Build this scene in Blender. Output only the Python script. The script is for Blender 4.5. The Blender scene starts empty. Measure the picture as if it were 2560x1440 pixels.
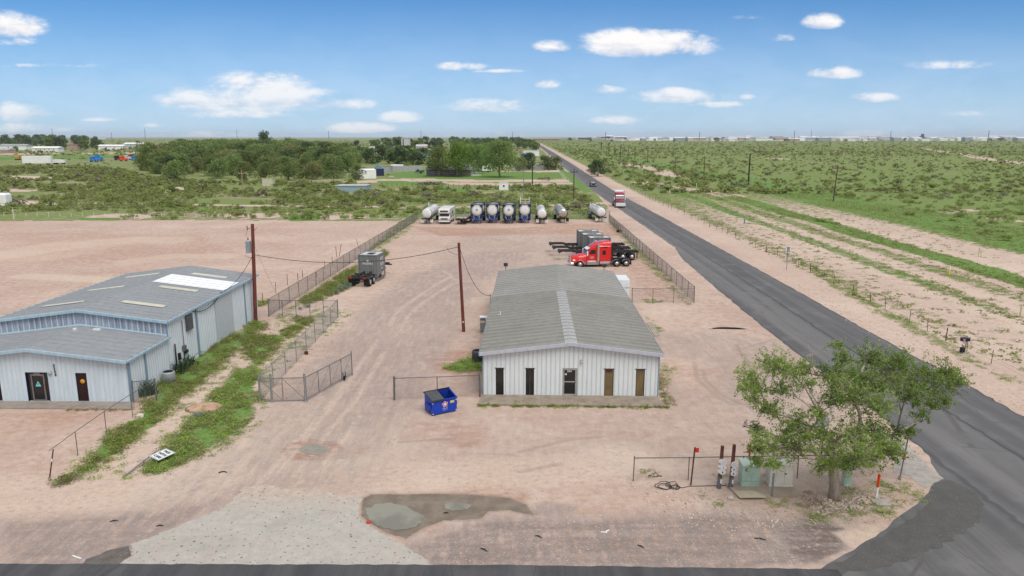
import bpy, bmesh, math, random
import numpy as np
from mathutils import Vector, Matrix
sc = bpy.context.scene
R = math.radians
# ------------------------------------------------------------------ camera, world, sun
FOC, HY, CH = 1850.0, 342.5, 17.2          # focal length in photo pixels, horizon row, camera height
TH = math.atan((720 - HY) / FOC)
CT, ST = math.cos(TH), math.sin(TH)
cd = bpy.data.cameras.new('camera')
cd.sensor_width = 36.0
cd.lens = FOC / 2560 * 36.0
cd.clip_start = 0.5
cd.clip_end = 60000
cam = bpy.data.objects.new('camera', cd)
sc.collection.objects.link(cam)
cam.location = (0, 0, CH)
cam.rotation_euler = (math.pi / 2 - TH, 0, 0)
sc.camera = cam
sc.view_settings.view_transform = 'Standard'
sc.view_settings.look = 'None'
sc.view_settings.gamma = 1
sc.cycles.max_bounces = 6
sc.cycles.diffuse_bounces = 2
sc.cycles.glossy_bounces = 2
sc.cycles.transparent_max_bounces = 6
sc.view_settings.exposure = 0.9
SUN_EL, SUN_AZ = R(60), R(148)             # azimuth clockwise from +Y (north): sun behind-right of the camera
sd = bpy.data.lights.new('sun', 'SUN')
sd.energy = 1.5
sd.angle = R(40)
sd.color = (1.0, 0.96, 0.9)
sun = bpy.data.objects.new('sun', sd)
sc.collection.objects.link(sun)
sv = Vector((math.sin(SUN_AZ) * math.cos(SUN_EL), math.cos(SUN_AZ) * math.cos(SUN_EL), math.sin(SUN_EL)))
sun.rotation_euler = sv.to_track_quat('Z', 'Y').to_euler()
sun.location = (0, 0, 100)


def G(px, py, z=0.0):
    """point of the photo -> point of the world at height z"""
    u = px - 1280; v = py - 720
    fw = CT * FOC - ST * v; dn = ST * FOC + CT * v
    k = (CH - z) / dn
    return Vector((u * k, fw * k, z))


def zat(py, D):
    v = py - 720
    return CH - (ST * FOC + CT * v) * D / (CT * FOC - ST * v)


def direction(px, py):
    u = px - 1280; v = py - 720
    return Vector((u, CT * FOC - ST * v, -(ST * FOC + CT * v))).normalized()


class NT:
    """small node-tree writer"""
    def __init__(s, nt):
        s.nt = nt; s.N = nt.nodes; s.L = nt.links
    def n(s, t, **kw):
        o = s.N.new(t)
        for k, v in kw.items():
            setattr(o, k, v)
        return o
    def set(s, sock, v):
        if isinstance(v, bpy.types.NodeSocket):
            s.L.new(v, sock)
        elif v is not None:
            if isinstance(v, (tuple, list)) and len(v) == 3 and sock.type == 'RGBA':
                v = (*v, 1)
            sock.default_value = v
    def math(s, op, a, b=None, c=None, clamp=False):
        o = s.n('ShaderNodeMath', operation=op, use_clamp=clamp)
        s.set(o.inputs[0], a)
        if b is not None: s.set(o.inputs[1], b)
        if c is not None: s.set(o.inputs[2], c)
        return o.outputs[0]
    def vmath(s, op, a, b=None):
        o = s.n('ShaderNodeVectorMath', operation=op)
        s.set(o.inputs[0], a)
        if b is not None: s.set(o.inputs[1], b)
        return o
    def mix(s, f, a, b, blend='MIX'):
        o = s.n('ShaderNodeMix', data_type='RGBA', blend_type=blend)
        s.set(o.inputs[0], f); s.set(o.inputs[6], a); s.set(o.inputs[7], b)
        return o.outputs[2]
    def noise(s, vec, scale, detail=4, rough=0.55, dist=0.0):
        o = s.n('ShaderNodeTexNoise')
        if vec is not None: s.L.new(vec, o.inputs['Vector'])
        o.inputs['Scale'].default_value = scale; o.inputs['Detail'].default_value = detail
        o.inputs['Roughness'].default_value = rough; o.inputs['Distortion'].default_value = dist
        return o.outputs['Fac']
    def ramp(s, v, lo, hi, a=0.0, b=1.0):
        o = s.n('ShaderNodeMapRange'); o.interpolation_type = 'SMOOTHSTEP'
        s.set(o.inputs[0], v); s.set(o.inputs[1], lo); s.set(o.inputs[2], hi); s.set(o.inputs[3], a); s.set(o.inputs[4], b)
        return o.outputs[0]
    def mapping(s, vec, scale=(1, 1, 1), rot=(0, 0, 0)):
        o = s.n('ShaderNodeMapping'); s.L.new(vec, o.inputs[0])
        o.inputs['Scale'].default_value = scale; o.inputs['Rotation'].default_value = rot
        return o.outputs[0]


# world: Nishita sky with small cumulus clouds laid out by direction
w = bpy.data.worlds.new('World'); sc.world = w; w.use_nodes = True
T = NT(w.node_tree); T.N.clear()
sky = T.n('ShaderNodeTexSky', sky_type='NISHITA')
sky.sun_disc = False; sky.sun_elevation = SUN_EL; sky.sun_rotation = SUN_AZ
sky.air_density = 1.0; sky.dust_density = 0.6; sky.ozone_density = 2.0; sky.altitude = 900
geo = T.n('ShaderNodeTexCoord').outputs['Generated']
SKY_MULT = (0.27, 0.52, 0.75)
skyc = T.mix(1.0, sky.outputs[0], SKY_MULT, 'MULTIPLY')
sep = T.n('ShaderNodeSeparateXYZ'); T.L.new(geo, sep.inputs[0])
invy = T.math('MAXIMUM', sep.outputs[1], 0.05)
cu = T.math('DIVIDE', sep.outputs[0], invy)          # tan of azimuth and elevation
cv = T.math('DIVIDE', sep.outputs[2], invy)
comb = T.n('ShaderNodeCombineXYZ'); T.L.new(cu, comb.inputs[0]); T.L.new(cv, comb.inputs[1])
cvec = comb.outputs[0]
cs = T.mapping(cvec, (1.0, 2.2, 1))
n1 = T.noise(cs, 11, 6, 0.65, 0.4)
n2 = T.noise(cs, 38, 5, 0.7)
# (px, py, half width, half height, strength, wisp)
CLOUDS = [(1615, 115, 190, 44, 1.0), (1560, 100, 70, 26, .9), (1690, 95, 70, 30, .9), (620, 255, 240, 46, .85), (655, 215, 130, 40, .85), (612, 204, 55, 18, 1.0), (740, 245, 120, 30, .85),
          (850, 262, 95, 20, .8), (470, 250, 95, 22, .8), (600, 285, 150, 18, .6), (1700, 245, 135, 22, .85), (1790, 262, 70, 12, .85), (1690, 235, 60, 18, .8), (2048, 58, 60, 26, 1.0), (25, 70, 95, 42, .95),
          (45, 105, 60, 14, .6), (45, 285, 90, 32, .95), (1385, 118, 55, 20, .65), (1150, 168, 75, 14, .7), (1260, 178, 90, 6, .45), (2090, 185, 75, 20, .85),
          (2180, 247, 72, 17, .75), (1370, 213, 38, 16, .75), (1515, 228, 52, 16, .75), (1000, 295, 60, 19, .8), (1215, 268, 110, 24, .75), (1540, 302, 75, 16, .7),
          (130, 165, 130, 8, .5), (2370, 165, 110, 13, .3), (1960, 97, 32, 13, .4), (900, 322, 95, 18, .75), (1262, 332, 28, 14, .5),
          (2150, 335, 60, 12, .4), (70, 322, 120, 18, .7), (380, 314, 25, 8, .5), (1860, 45, 60, 8, .35), (1755, 50, 18, 6, .4), (1870, 243, 25, 9, .4), (520, 338, 120, 10, .4), (250, 300, 60, 6, .3), (2430, 285, 60, 9, .25), (1290, 275, 60, 7, .35),
          (-300, 120, 260, 50, .7), (-700, 260, 200, 40, .8), (2900, 150, 200, 40, .7), (3300, 250, 200, 30, .8)]
acc = None
shade = None
wn = T.math('MULTIPLY_ADD', n1, 2.6, -1.3)
wn2 = T.math('MULTIPLY_ADD', n2, 1.0, -0.5)
wn = T.math('ADD', wn, wn2)
for px, py, hw, hh, st_ in CLOUDS:
    d = direction(px, py); cx, cy = d.x / d.y, d.z / d.y
    ax, ay = hw / FOC * 1.03, hh / FOC * 1.03
    dx = T.math('MULTIPLY_ADD', cu, 1 / ax, -cx / ax)
    dy = T.math('MULTIPLY_ADD', cv, 1 / ay, -cy / ay)
    # flatter underside
    dyn = T.math('MINIMUM', dy, 0.0)
    dy2 = T.math('MULTIPLY_ADD', dyn, 0.6, dy)
    r2 = T.math('ADD', T.math('MULTIPLY', dx, dx), T.math('MULTIPLY', dy2, dy2))
    f = T.math('MULTIPLY_ADD', r2, -st_ * 0.9, st_ * 0.95)      # st at centre, 0 at rim
    f = T.math('MAXIMUM', f, -1.0)
    s_ = T.math('MULTIPLY', T.math('MAXIMUM', f, 0.0), dy)
    acc = f if acc is None else T.math('MAXIMUM', acc, f)
    shade = s_ if shade is None else T.math('ADD', shade, s_)
cl = T.math('ADD', acc, wn)
dens = T.ramp(cl, -0.02, 0.88)
dens = T.math('MULTIPLY', dens, T.ramp(acc, -0.15, 0.35))
front = T.ramp(sep.outputs[1], 0.05, 0.2)
dens = T.math('MULTIPLY', dens, front)
lit = T.ramp(T.math('MULTIPLY_ADD', wn, 0.7, shade), -0.45, 0.30)
CLOUD_A, CLOUD_B = (4.7, 4.95, 5.6), (7.0, 6.8, 6.7)
ccol = T.mix(lit, CLOUD_A, CLOUD_B)
# pale veil near the horizon
veil = T.ramp(cv, 0.0, 0.20, 0.62, 0.0)
skyc = T.mix(T.math('MULTIPLY', veil, T.ramp(n1, 0.3, 0.7, 0.75, 1.0)), skyc, (4.6, 5.35, 6.9))
dens = T.math('MULTIPLY', dens, T.ramp(cv, 0.0, 0.12, 0.6, 0.97))
# broken white cloud cover overhead and behind the camera, added unseen to neutralise the blue fill
n3 = T.noise(geo, 2.2, 4, 0.6)
over = T.math('MAXIMUM', T.ramp(sep.outputs[2], 0.42, 0.62), T.ramp(sep.outputs[1], 0.25, -0.1))
over = T.math('MULTIPLY', over, T.ramp(n3, 0.30, 0.55, 0.35, 0.95))
final = T.mix(over, T.mix(dens, skyc, ccol), (5.6, 5.45, 5.3))
bg = T.n('ShaderNodeBackground'); T.L.new(final, bg.inputs[0]); bg.inputs[1].default_value = 0.08
wo = T.n('ShaderNodeOutputWorld'); T.L.new(bg.outputs[0], wo.inputs[0])


# ------------------------------------------------------------------ object helpers
def srgb(r, g, b):
    f = lambda c: c / 12.92 if c <= .04045 else ((c + .055) / 1.055) ** 2.4
    return (f(r / 255), f(g / 255), f(b / 255))


MATS = {}
def mat(name, col, rough=0.6, metal=0.0, var=0.12, vscale=3.0, bump=0.0, bscale=20.0, col2=None, spot=None, spec=0.3, coat=0.0, stretch=(1, 1, 1)):
    if name in MATS: return MATS[name]
    m = bpy.data.materials.new(name); m.use_nodes = True
    t = NT(m.node_tree); t.N.clear()
    tc = t.n('ShaderNodeTexCoord').outputs['Object']
    vec = t.mapping(tc, stretch)
    nz = t.noise(vec, vscale, 6, 0.65)
    c2 = col2 if col2 else tuple(c * (1 - var * 2) for c in col)
    c1 = tuple(min(1, c * (1 + var * .5)) for c in col)
    c = t.mix(t.ramp(nz, 0.35, 0.7), c1, c2)
    if spot:                                   # (colour, scale, lo, hi)
        sn = t.noise(vec, spot[1], 8, 0.7)
        c = t.mix(t.ramp(sn, spot[2], spot[3]), c, spot[0])
    p = t.n('ShaderNodeBsdfPrincipled')
    t.L.new(c, p.inputs['Base Color'])
    p.inputs['Metallic'].default_value = metal
    t.L.new(t.ramp(nz, 0.3, 0.8, max(0.03, rough - .08), min(1, rough + .1)), p.inputs['Roughness'])
    p.inputs['Specular IOR Level'].default_value = spec
    if coat: p.inputs['Coat Weight'].default_value = coat; p.inputs['Coat Roughness'].default_value = 0.08
    if bump:
        b = t.n('ShaderNodeBump'); b.inputs['Strength'].default_value = bump; b.inputs['Distance'].default_value = 0.02
        t.L.new(t.noise(vec, bscale, 5, 0.6), b.inputs['Height']); t.L.new(b.outputs[0], p.inputs['Normal'])
    o = t.n('ShaderNodeOutputMaterial'); t.L.new(p.outputs[0], o.inputs[0])
    MATS[name] = m
    return m


def leafmat(name, c1, c2, trans=0.25):
    if name in MATS: return MATS[name]
    m = bpy.data.materials.new(name); m.use_nodes = True
    t = NT(m.node_tree); t.N.clear()
    oi = t.n('ShaderNodeObjectInfo').outputs['Random']
    g = t.n('ShaderNodeNewGeometry')
    at = t.n('ShaderNodeAttribute', attribute_name='tint').outputs['Fac']
    c = t.mix(at, c1, c2)
    hs = t.n('ShaderNodeHueSaturation'); t.L.new(c, hs.inputs['Color'])
    t.L.new(t.ramp(oi, 0, 1, 0.486, 0.512), hs.inputs['Hue'])
    t.L.new(t.math('MULTIPLY_ADD', oi, 0.5, 0.75), hs.inputs['Value'])
    hs.inputs['Saturation'].default_value = 1.0
    d = t.n('ShaderNodeBsdfDiffuse'); t.L.new(hs.outputs[0], d.inputs[0])
    tr = t.n('ShaderNodeBsdfTranslucent'); t.L.new(hs.outputs[0], tr.inputs[0])
    mx = t.n('ShaderNodeMixShader'); mx.inputs[0].default_value = trans
    t.L.new(d.outputs[0], mx.inputs[1]); t.L.new(tr.outputs[0], mx.inputs[2])
    o = t.n('ShaderNodeOutputMaterial'); t.L.new(mx.outputs[0], o.inputs[0])
    MATS[name] = m
    return m


def tag(o, label=None, cat=None, group=None, kind=None):
    if label: o['label'] = label
    if cat: o['category'] = cat
    if group: o['group'] = group
    if kind: o['kind'] = kind
    return o


def thing(name, label, cat, loc=(0, 0, 0), rz=0.0, group=None):
    o = bpy.data.objects.new(name, None)
    o.empty_display_size = 0.2
    sc.collection.objects.link(o)
    o.location = loc; o.rotation_euler = (0, 0, rz)
    return tag(o, label, cat, group)


class MB:
    """collects shapes, then links them as one mesh object"""
    def __init__(s): s.v = []; s.f = []; s.m = []; s.ms = []; s.cur = 0; s.sm = []
    def mat(s, m):
        if m not in s.ms: s.ms.append(m)
        s.cur = s.ms.index(m); return s
    def add(s, vs, fs, smooth=False):
        b = len(s.v); s.v += [tuple(v) for v in vs]
        for f in fs:
            s.f.append(tuple(b + i for i in f)); s.m.append(s.cur); s.sm.append(smooth)
        return s
    def box(s, x0, y0, z0, x1, y1, z1, M=None):
        vs = [(x0, y0, z0), (x1, y0, z0), (x1, y1, z0), (x0, y1, z0), (x0, y0, z1), (x1, y0, z1), (x1, y1, z1), (x0, y1, z1)]
        if M is not None: vs = [M @ Vector(v) for v in vs]
        return s.add(vs, [(3, 2, 1, 0), (4, 5, 6, 7), (0, 1, 5, 4), (1, 2, 6, 5), (2, 3, 7, 6), (3, 0, 4, 7)])
    def cbox(s, x0, y0, z0, x1, y1, z1, c=0.05):
        """box with chamfered vertical and top edges"""
        cx = min(c, (x1 - x0) * .45); cy = min(c, (y1 - y0) * .45); cz = min(c, (z1 - z0) * .45)
        def ring(z, i):
            a, b = cx * i, cy * i
            X0, X1, Y0, Y1 = x0 + a, x1 - a, y0 + b, y1 - b
            return [(X0 + cx, Y0, z), (X1 - cx, Y0, z), (X1, Y0 + cy, z), (X1, Y1 - cy, z), (X1 - cx, Y1, z), (X0 + cx, Y1, z), (X0, Y1 - cy, z), (X0, Y0 + cy, z)]
        vs = ring(z0, 0) + ring(z1 - cz, 0) + [(p[0], p[1], z1) for p in ring(z1, .8)]
        fs = [tuple(range(7, -1, -1)), tuple(range(16, 24))]
        for k in (0, 8):
            for i in range(8):
                j = (i + 1) % 8
                fs.append((k + i, k + j, k + 8 + j, k + 8 + i))
        return s.add(vs, fs)
    def quad(s, a, b, c, d): return s.add([a, b, c, d], [(0, 1, 2, 3)])
    def poly(s, pts): return s.add(pts, [tuple(range(len(pts)))])
    def prism(s, prof, a, b, axis='y'):
        """extrude a 2-D profile from a to b along an axis"""
        n = len(prof)
        if axis == 'y': mk = lambda p, t: (p[0], t, p[1])
        elif axis == 'x': mk = lambda p, t: (t, p[0], p[1])
        else: mk = lambda p, t: (p[0], p[1], t)
        vs = [mk(p, a) for p in prof] + [mk(p, b) for p in prof]
        fs = [tuple(range(n)), tuple(range(2 * n - 1, n - 1, -1))]
        for i in range(n):
            j = (i + 1) % n
            fs.append((i, n + i, n + j, j))
        return s.add(vs, fs)
    def tube(s, a, b, r, r2=None, n=8, cap=True, smooth=True):
        a = Vector(a); b = Vector(b); d = b - a
        if d.length < 1e-6: return s
        q = d.to_track_quat('Z', 'Y'); r2 = r if r2 is None else r2
        vs = []
        for p, rr in ((a, r), (b, r2)):
            for i in range(n):
                t = 2 * math.pi * i / n
                vs.append(p + q @ Vector((math.cos(t) * rr, math.sin(t) * rr, 0)))
        fs = [(i, (i + 1) % n, n + (i + 1) % n, n + i) for i in range(n)]
        s.add(vs, fs, smooth)
        if cap: s.add(vs[:n], [tuple(range(n - 1, -1, -1))]); s.add(vs[n:], [tuple(range(n))])
        return s
    def path(s, pts, r, n=5):
        pts = [Vector(p) for p in pts]; rr = r if isinstance(r, (list, tuple)) else [r] * len(pts)
        vs = []; fs = []
        for k, p in enumerate(pts):
            d = (pts[min(k + 1, len(pts) - 1)] - pts[max(k - 1, 0)])
            if d.length < 1e-9: d = Vector((0, 0, 1))
            q = d.to_track_quat('Z', 'Y')
            for i in range(n):
                t = 2 * math.pi * i / n
                vs.append(p + q @ Vector((math.cos(t) * rr[k], math.sin(t) * rr[k], 0)))
        for k in range(len(pts) - 1):
            for i in range(n):
                j = (i + 1) % n
                fs.append((k * n + i, k * n + j, (k + 1) * n + j, (k + 1) * n + i))
        fs.append(tuple(range(n - 1, -1, -1))); fs.append(tuple((len(pts) - 1) * n + i for i in range(n)))
        return s.add(vs, fs, True)
    def lathe(s, prof, n=20, axis='z', c=(0, 0, 0)):
        vs = []; m = len(prof)
        for r, h in prof:
            for i in range(n):
                t = 2 * math.pi * i / n
                x, y = math.cos(t) * r, math.sin(t) * r
                if axis == 'z': p = (x, y, h)
                elif axis == 'y': p = (x, h, y)
                else: p = (h, x, y)
                vs.append((p[0] + c[0], p[1] + c[1], p[2] + c[2]))
        fs = []
        for k in range(m - 1):
            for i in range(n):
                j = (i + 1) % n
                fs.append((k * n + i, k * n + j, (k + 1) * n + j, (k + 1) * n + i))
        fs.append(tuple(range(n - 1, -1, -1))); fs.append(tuple((m - 1) * n + i for i in range(n)))
        return s.add(vs, fs, True)
    def build(s, name, m=None, parent=None, loc=None, rot=None, fix=True):
        me = bpy.data.meshes.new(name)
        me.from_pydata(s.v, [], s.f)
        if s.ms:
            for q in s.ms: me.materials.append(q)
            me.polygons.foreach_set('material_index', s.m)
        elif m: me.materials.append(m)
        if s.sm: me.polygons.foreach_set('use_smooth', s.sm)
        me.update()
        if fix:
            bm = bmesh.new(); bm.from_mesh(me); bmesh.ops.recalc_face_normals(bm, faces=bm.faces); bm.to_mesh(me); bm.free()
        o = bpy.data.objects.new(name, me)
        sc.collection.objects.link(o)
        if parent: o.parent = parent
        if loc is not None: o.location = loc
        if rot is not None: o.rotation_euler = rot
        return o


def add_bevel(o, w=0.03, seg=2):
    b = o.modifiers.new('bevel', 'BEVEL'); b.width = w; b.segments = seg; b.limit_method = 'ANGLE'; b.angle_limit = R(35)
    return o


def npmesh(name, V, F, m=None, tint=None, parent=None, attrs=None, smooth=False):
    """V (n,3), F (m,4) or (m,3) numpy arrays -> one mesh object"""
    me = bpy.data.meshes.new(name)
    k = F.shape[1]
    me.vertices.add(len(V)); me.vertices.foreach_set('co', V.astype(np.float32).ravel())
    me.loops.add(F.size); me.loops.foreach_set('vertex_index', F.astype(np.int32).ravel())
    me.polygons.add(len(F)); me.polygons.foreach_set('loop_start', np.arange(0, F.size, k, dtype=np.int32))
    try: me.polygons.foreach_set('loop_total', np.full(len(F), k, dtype=np.int32))
    except Exception: pass
    if smooth: me.polygons.foreach_set('use_smooth', np.ones(len(F), dtype=bool))
    if tint is not None:
        a = me.attributes.new('tint', 'FLOAT', 'FACE'); a.data.foreach_set('value', tint.astype(np.float32))
    if attrs:
        for an, av in attrs.items():
            a = me.attributes.new(an, 'FLOAT', 'POINT'); a.data.foreach_set('value', av.astype(np.float32))
    me.update(calc_edges=True); me.validate()
    if m: me.materials.append(m)
    o = bpy.data.objects.new(name, me); sc.collection.objects.link(o)
    if parent: o.parent = parent
    return o


def dup(root, loc=None, rz=None, label=None, group=None, scale=None):
    r = root.copy(); sc.collection.objects.link(r)
    if loc is not None: r.location = loc
    if rz is not None: r.rotation_euler = (0, 0, rz)
    if scale is not None: r.scale = (scale,) * 3 if not hasattr(scale, '__len__') else scale
    if label: r['label'] = label
    if group: r['group'] = group
    for ch in list(root.children):
        c = ch.copy(); sc.collection.objects.link(c); c.parent = r
        for g in ch.children:
            d = g.copy(); sc.collection.objects.link(d); d.parent = c
    return r


def text_mesh(body, size, name, m, parent, M, extrude=0.004, spacing=1.0, bold=0.0, align='CENTER'):
    """lettering as a mesh object: M places the text plane (x right, y up)"""
    cu_ = bpy.data.curves.new(name, 'FONT'); cu_.body = body; cu_.size = size; cu_.extrude = extrude
    cu_.align_x = align; cu_.align_y = 'CENTER'; cu_.space_character = spacing; cu_.offset = bold
    cu_.resolution_u = 3
    tmp = bpy.data.objects.new('tmp', cu_); sc.collection.objects.link(tmp)
    dg = bpy.context.evaluated_depsgraph_get()
    me = bpy.data.meshes.new_from_object(tmp.evaluated_get(dg))
    bpy.data.objects.remove(tmp); bpy.data.curves.remove(cu_)
    me.name = name; me.materials.clear(); me.materials.append(m)
    me.transform(M)
    o = bpy.data.objects.new(name, me); sc.collection.objects.link(o)
    if parent: o.parent = parent
    return o


def frame(origin, xdir, up):
    """matrix with x along xdir, y along up (lettering faces the viewer: z = x cross y)"""
    x = Vector(xdir).normalized(); y = Vector(up).normalized(); z = x.cross(y)
    M = Matrix((x, y, z)).transposed().to_4x4(); M.translation = Vector(origin)
    return M


# common materials
M_wood = mat('pole_wood', (0.16, 0.045, 0.03), .85, var=.2, vscale=6, bump=.3, stretch=(1, 1, .15), spot=((0.05, 0.02, 0.015), 9, .55, .7))
M_wood_grey = mat('weathered_wood', (0.11, 0.075, 0.055), .9, var=.2, vscale=5, stretch=(1, 1, .15))
M_wood_dark = mat('dark_creosote_wood', (0.035, 0.025, 0.02), .9, var=.2, vscale=5)
M_galv = mat('galvanised_steel', (0.30, 0.31, 0.32), .5, .5, var=.15, vscale=8)
M_galv_dark = mat('dull_galvanised_steel', (0.17, 0.17, 0.17), .6, .4, var=.15, vscale=8)
M_rust = mat('rusty_steel', (0.12, 0.045, 0.025), .85, .2, var=.25, vscale=12, bump=.2)
M_black = mat('black_paint', (0.012, 0.012, 0.013), .45, var=.2, vscale=6, spec=.4)
M_rubber = mat('tyre_rubber', (0.018, 0.018, 0.018), .85, var=.2, vscale=10, spec=.2)
M_steel = mat('bare_steel', (0.42, 0.42, 0.42), .4, .6, var=.15, vscale=9)
M_chrome = mat('polished_metal', (0.72, 0.72, 0.73), .16, .95, var=.08, vscale=4)
M_white = mat('white_paint', (0.72, 0.73, 0.74), .45, var=.06, vscale=3, spot=((.5, .48, .44), 6, .62, .8))
M_glass = mat('dark_glass', (0.012, 0.014, 0.017), .08, 0, var=.2, vscale=1.5, spec=.6)
M_concrete = mat('concrete', (0.33, 0.29, 0.24), .9, var=.12, vscale=1.4, bump=.25, bscale=60, spot=((.2, .17, .14), 5, .6, .75))
M_cable = mat('black_cable', (0.02, 0.02, 0.02), .6)
M_red = mat('red_marker', (0.62, 0.03, 0.02), .5, var=.1)
M_text_dark = mat('dark_lettering', (0.02, 0.02, 0.022), .6)
M_text_white = mat('white_lettering', (0.78, 0.78, 0.78), .5)
# ------------------------------------------------------------------ ground
def pxpoly(pts, z=0.0):
    return np.array([[*G(x, y, z)[:2]] for x, y in pts])


def sd_poly(X, Y, P):
    """signed distance to polygon (negative inside)"""
    n = len(P); d = np.full(X.shape, 1e18); ins = np.zeros(X.shape, bool)
    j = n - 1
    for i in range(n):
        ax, ay = P[i]; bx, by = P[j]
        ex, ey = bx - ax, by - ay
        wx, wy = X - ax, Y - ay
        t = np.clip((wx * ex + wy * ey) / (ex * ex + ey * ey + 1e-12), 0, 1)
        dx, dy = wx - ex * t, wy - ey * t
        d = np.minimum(d, dx * dx + dy * dy)
        c1 = (ay > Y) != (by > Y)
        xi = (bx - ax) * (Y - ay) / (by - ay + 1e-12) + ax
        ins ^= c1 & (X < xi)
        j = i
    d = np.sqrt(d)
    return np.where(ins, -d, d)


def d_line(X, Y, P):
    d = np.full(X.shape, 1e18)
    for i in range(len(P) - 1):
        ax, ay = P[i]; bx, by = P[i + 1]
        ex, ey = bx - ax, by - ay
        wx, wy = X - ax, Y - ay
        t = np.clip((wx * ex + wy * ey) / (ex * ex + ey * ey + 1e-12), 0, 1)
        d = np.minimum(d, (wx - ex * t) ** 2 + (wy - ey * t) ** 2)
    return np.sqrt(d)


def sstep(x, a, b):
    t = np.clip((x - a) / (b - a), 0, 1)
    return t * t * (3 - 2 * t)


# planting areas shared by the ground colours and the weeds
WEED_PX = [
    [(395, 945), (430, 925), (470, 898), (520, 868), (575, 838), (636, 802), (668, 800), (652, 842), (600, 872), (575, 892), (540, 925), (500, 960), (470, 985), (440, 1015), (395, 1062), (330, 1108), (270, 1150), (215, 1180), (188, 1178), (215, 1135), (270, 1085), (330, 1045), (372, 1005), (385, 965)],
    [(520, 985), (560, 945), (600, 915), (655, 905), (655, 960), (650, 1010), (632, 1050), (590, 1090), (540, 1125), (470, 1160), (420, 1180), (352, 1188), (348, 1172), (400, 1120), (440, 1085), (455, 1060), (500, 1020)],
    [(600, 870), (640, 840), (700, 835), (745, 790), (790, 800), (770, 815), (720, 845), (660, 900), (630, 915)],
    [(745, 752), (790, 728), (830, 700), (868, 676), (892, 665), (897, 700), (870, 722), (835, 738), (800, 752), (760, 764)],
    [(1108, 922), (1150, 905), (1180, 892), (1203, 890), (1203, 928), (1150, 932)],
    [(641, 752), (671, 752), (668, 764), (641, 768)],
    [(935, 645), (962, 625), (972, 635), (950, 655)],
    [(120, 1200), (165, 1188), (200, 1195), (170, 1215), (125, 1218)],
]
WEED_SPARSE = [
    [(1640, 905), (1690, 915), (1700, 940), (1660, 965), (1640, 950)],
    [(1605, 785), (1640, 800), (1655, 830), (1640, 835)],
    [(1605, 748), (1660, 748), (1662, 760), (1610, 760)],
    [(1200, 1005), (1655, 1012), (1657, 1024), (1200, 1018)],
    [(2110, 1220), (2270, 1200), (2320, 1250), (2230, 1290), (2090, 1300), (2050, 1330), (1990, 1310), (2020, 1270)],
    [(1740, 1178), (1980, 1178), (1980, 1200), (1740, 1200)],
    [(1580, 1175), (1640, 1170), (1650, 1192), (1585, 1195)],
    [(1000, 553), (1048, 545), (1020, 580), (930, 635), (900, 655), (890, 650)],
    [(1530, 545), (1550, 570), (1620, 640), (1680, 700), (1730, 762), (1715, 765), (1600, 650), (1525, 565)],
    [(675, 800), (850, 690), (900, 655), (905, 665), (780, 740), (700, 800)],
    [(2000, 655), (2090, 690), (2200, 760), (2330, 830), (2450, 905), (2560, 960), (2560, 975), (2400, 900), (2280, 835), (2150, 760), (2050, 700)],
    [(1760, 1240), (1840, 1260), (1780, 1290)], [(1880, 1250), (2080, 1250), (2080, 1272), (1900, 1272)],
]


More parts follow.
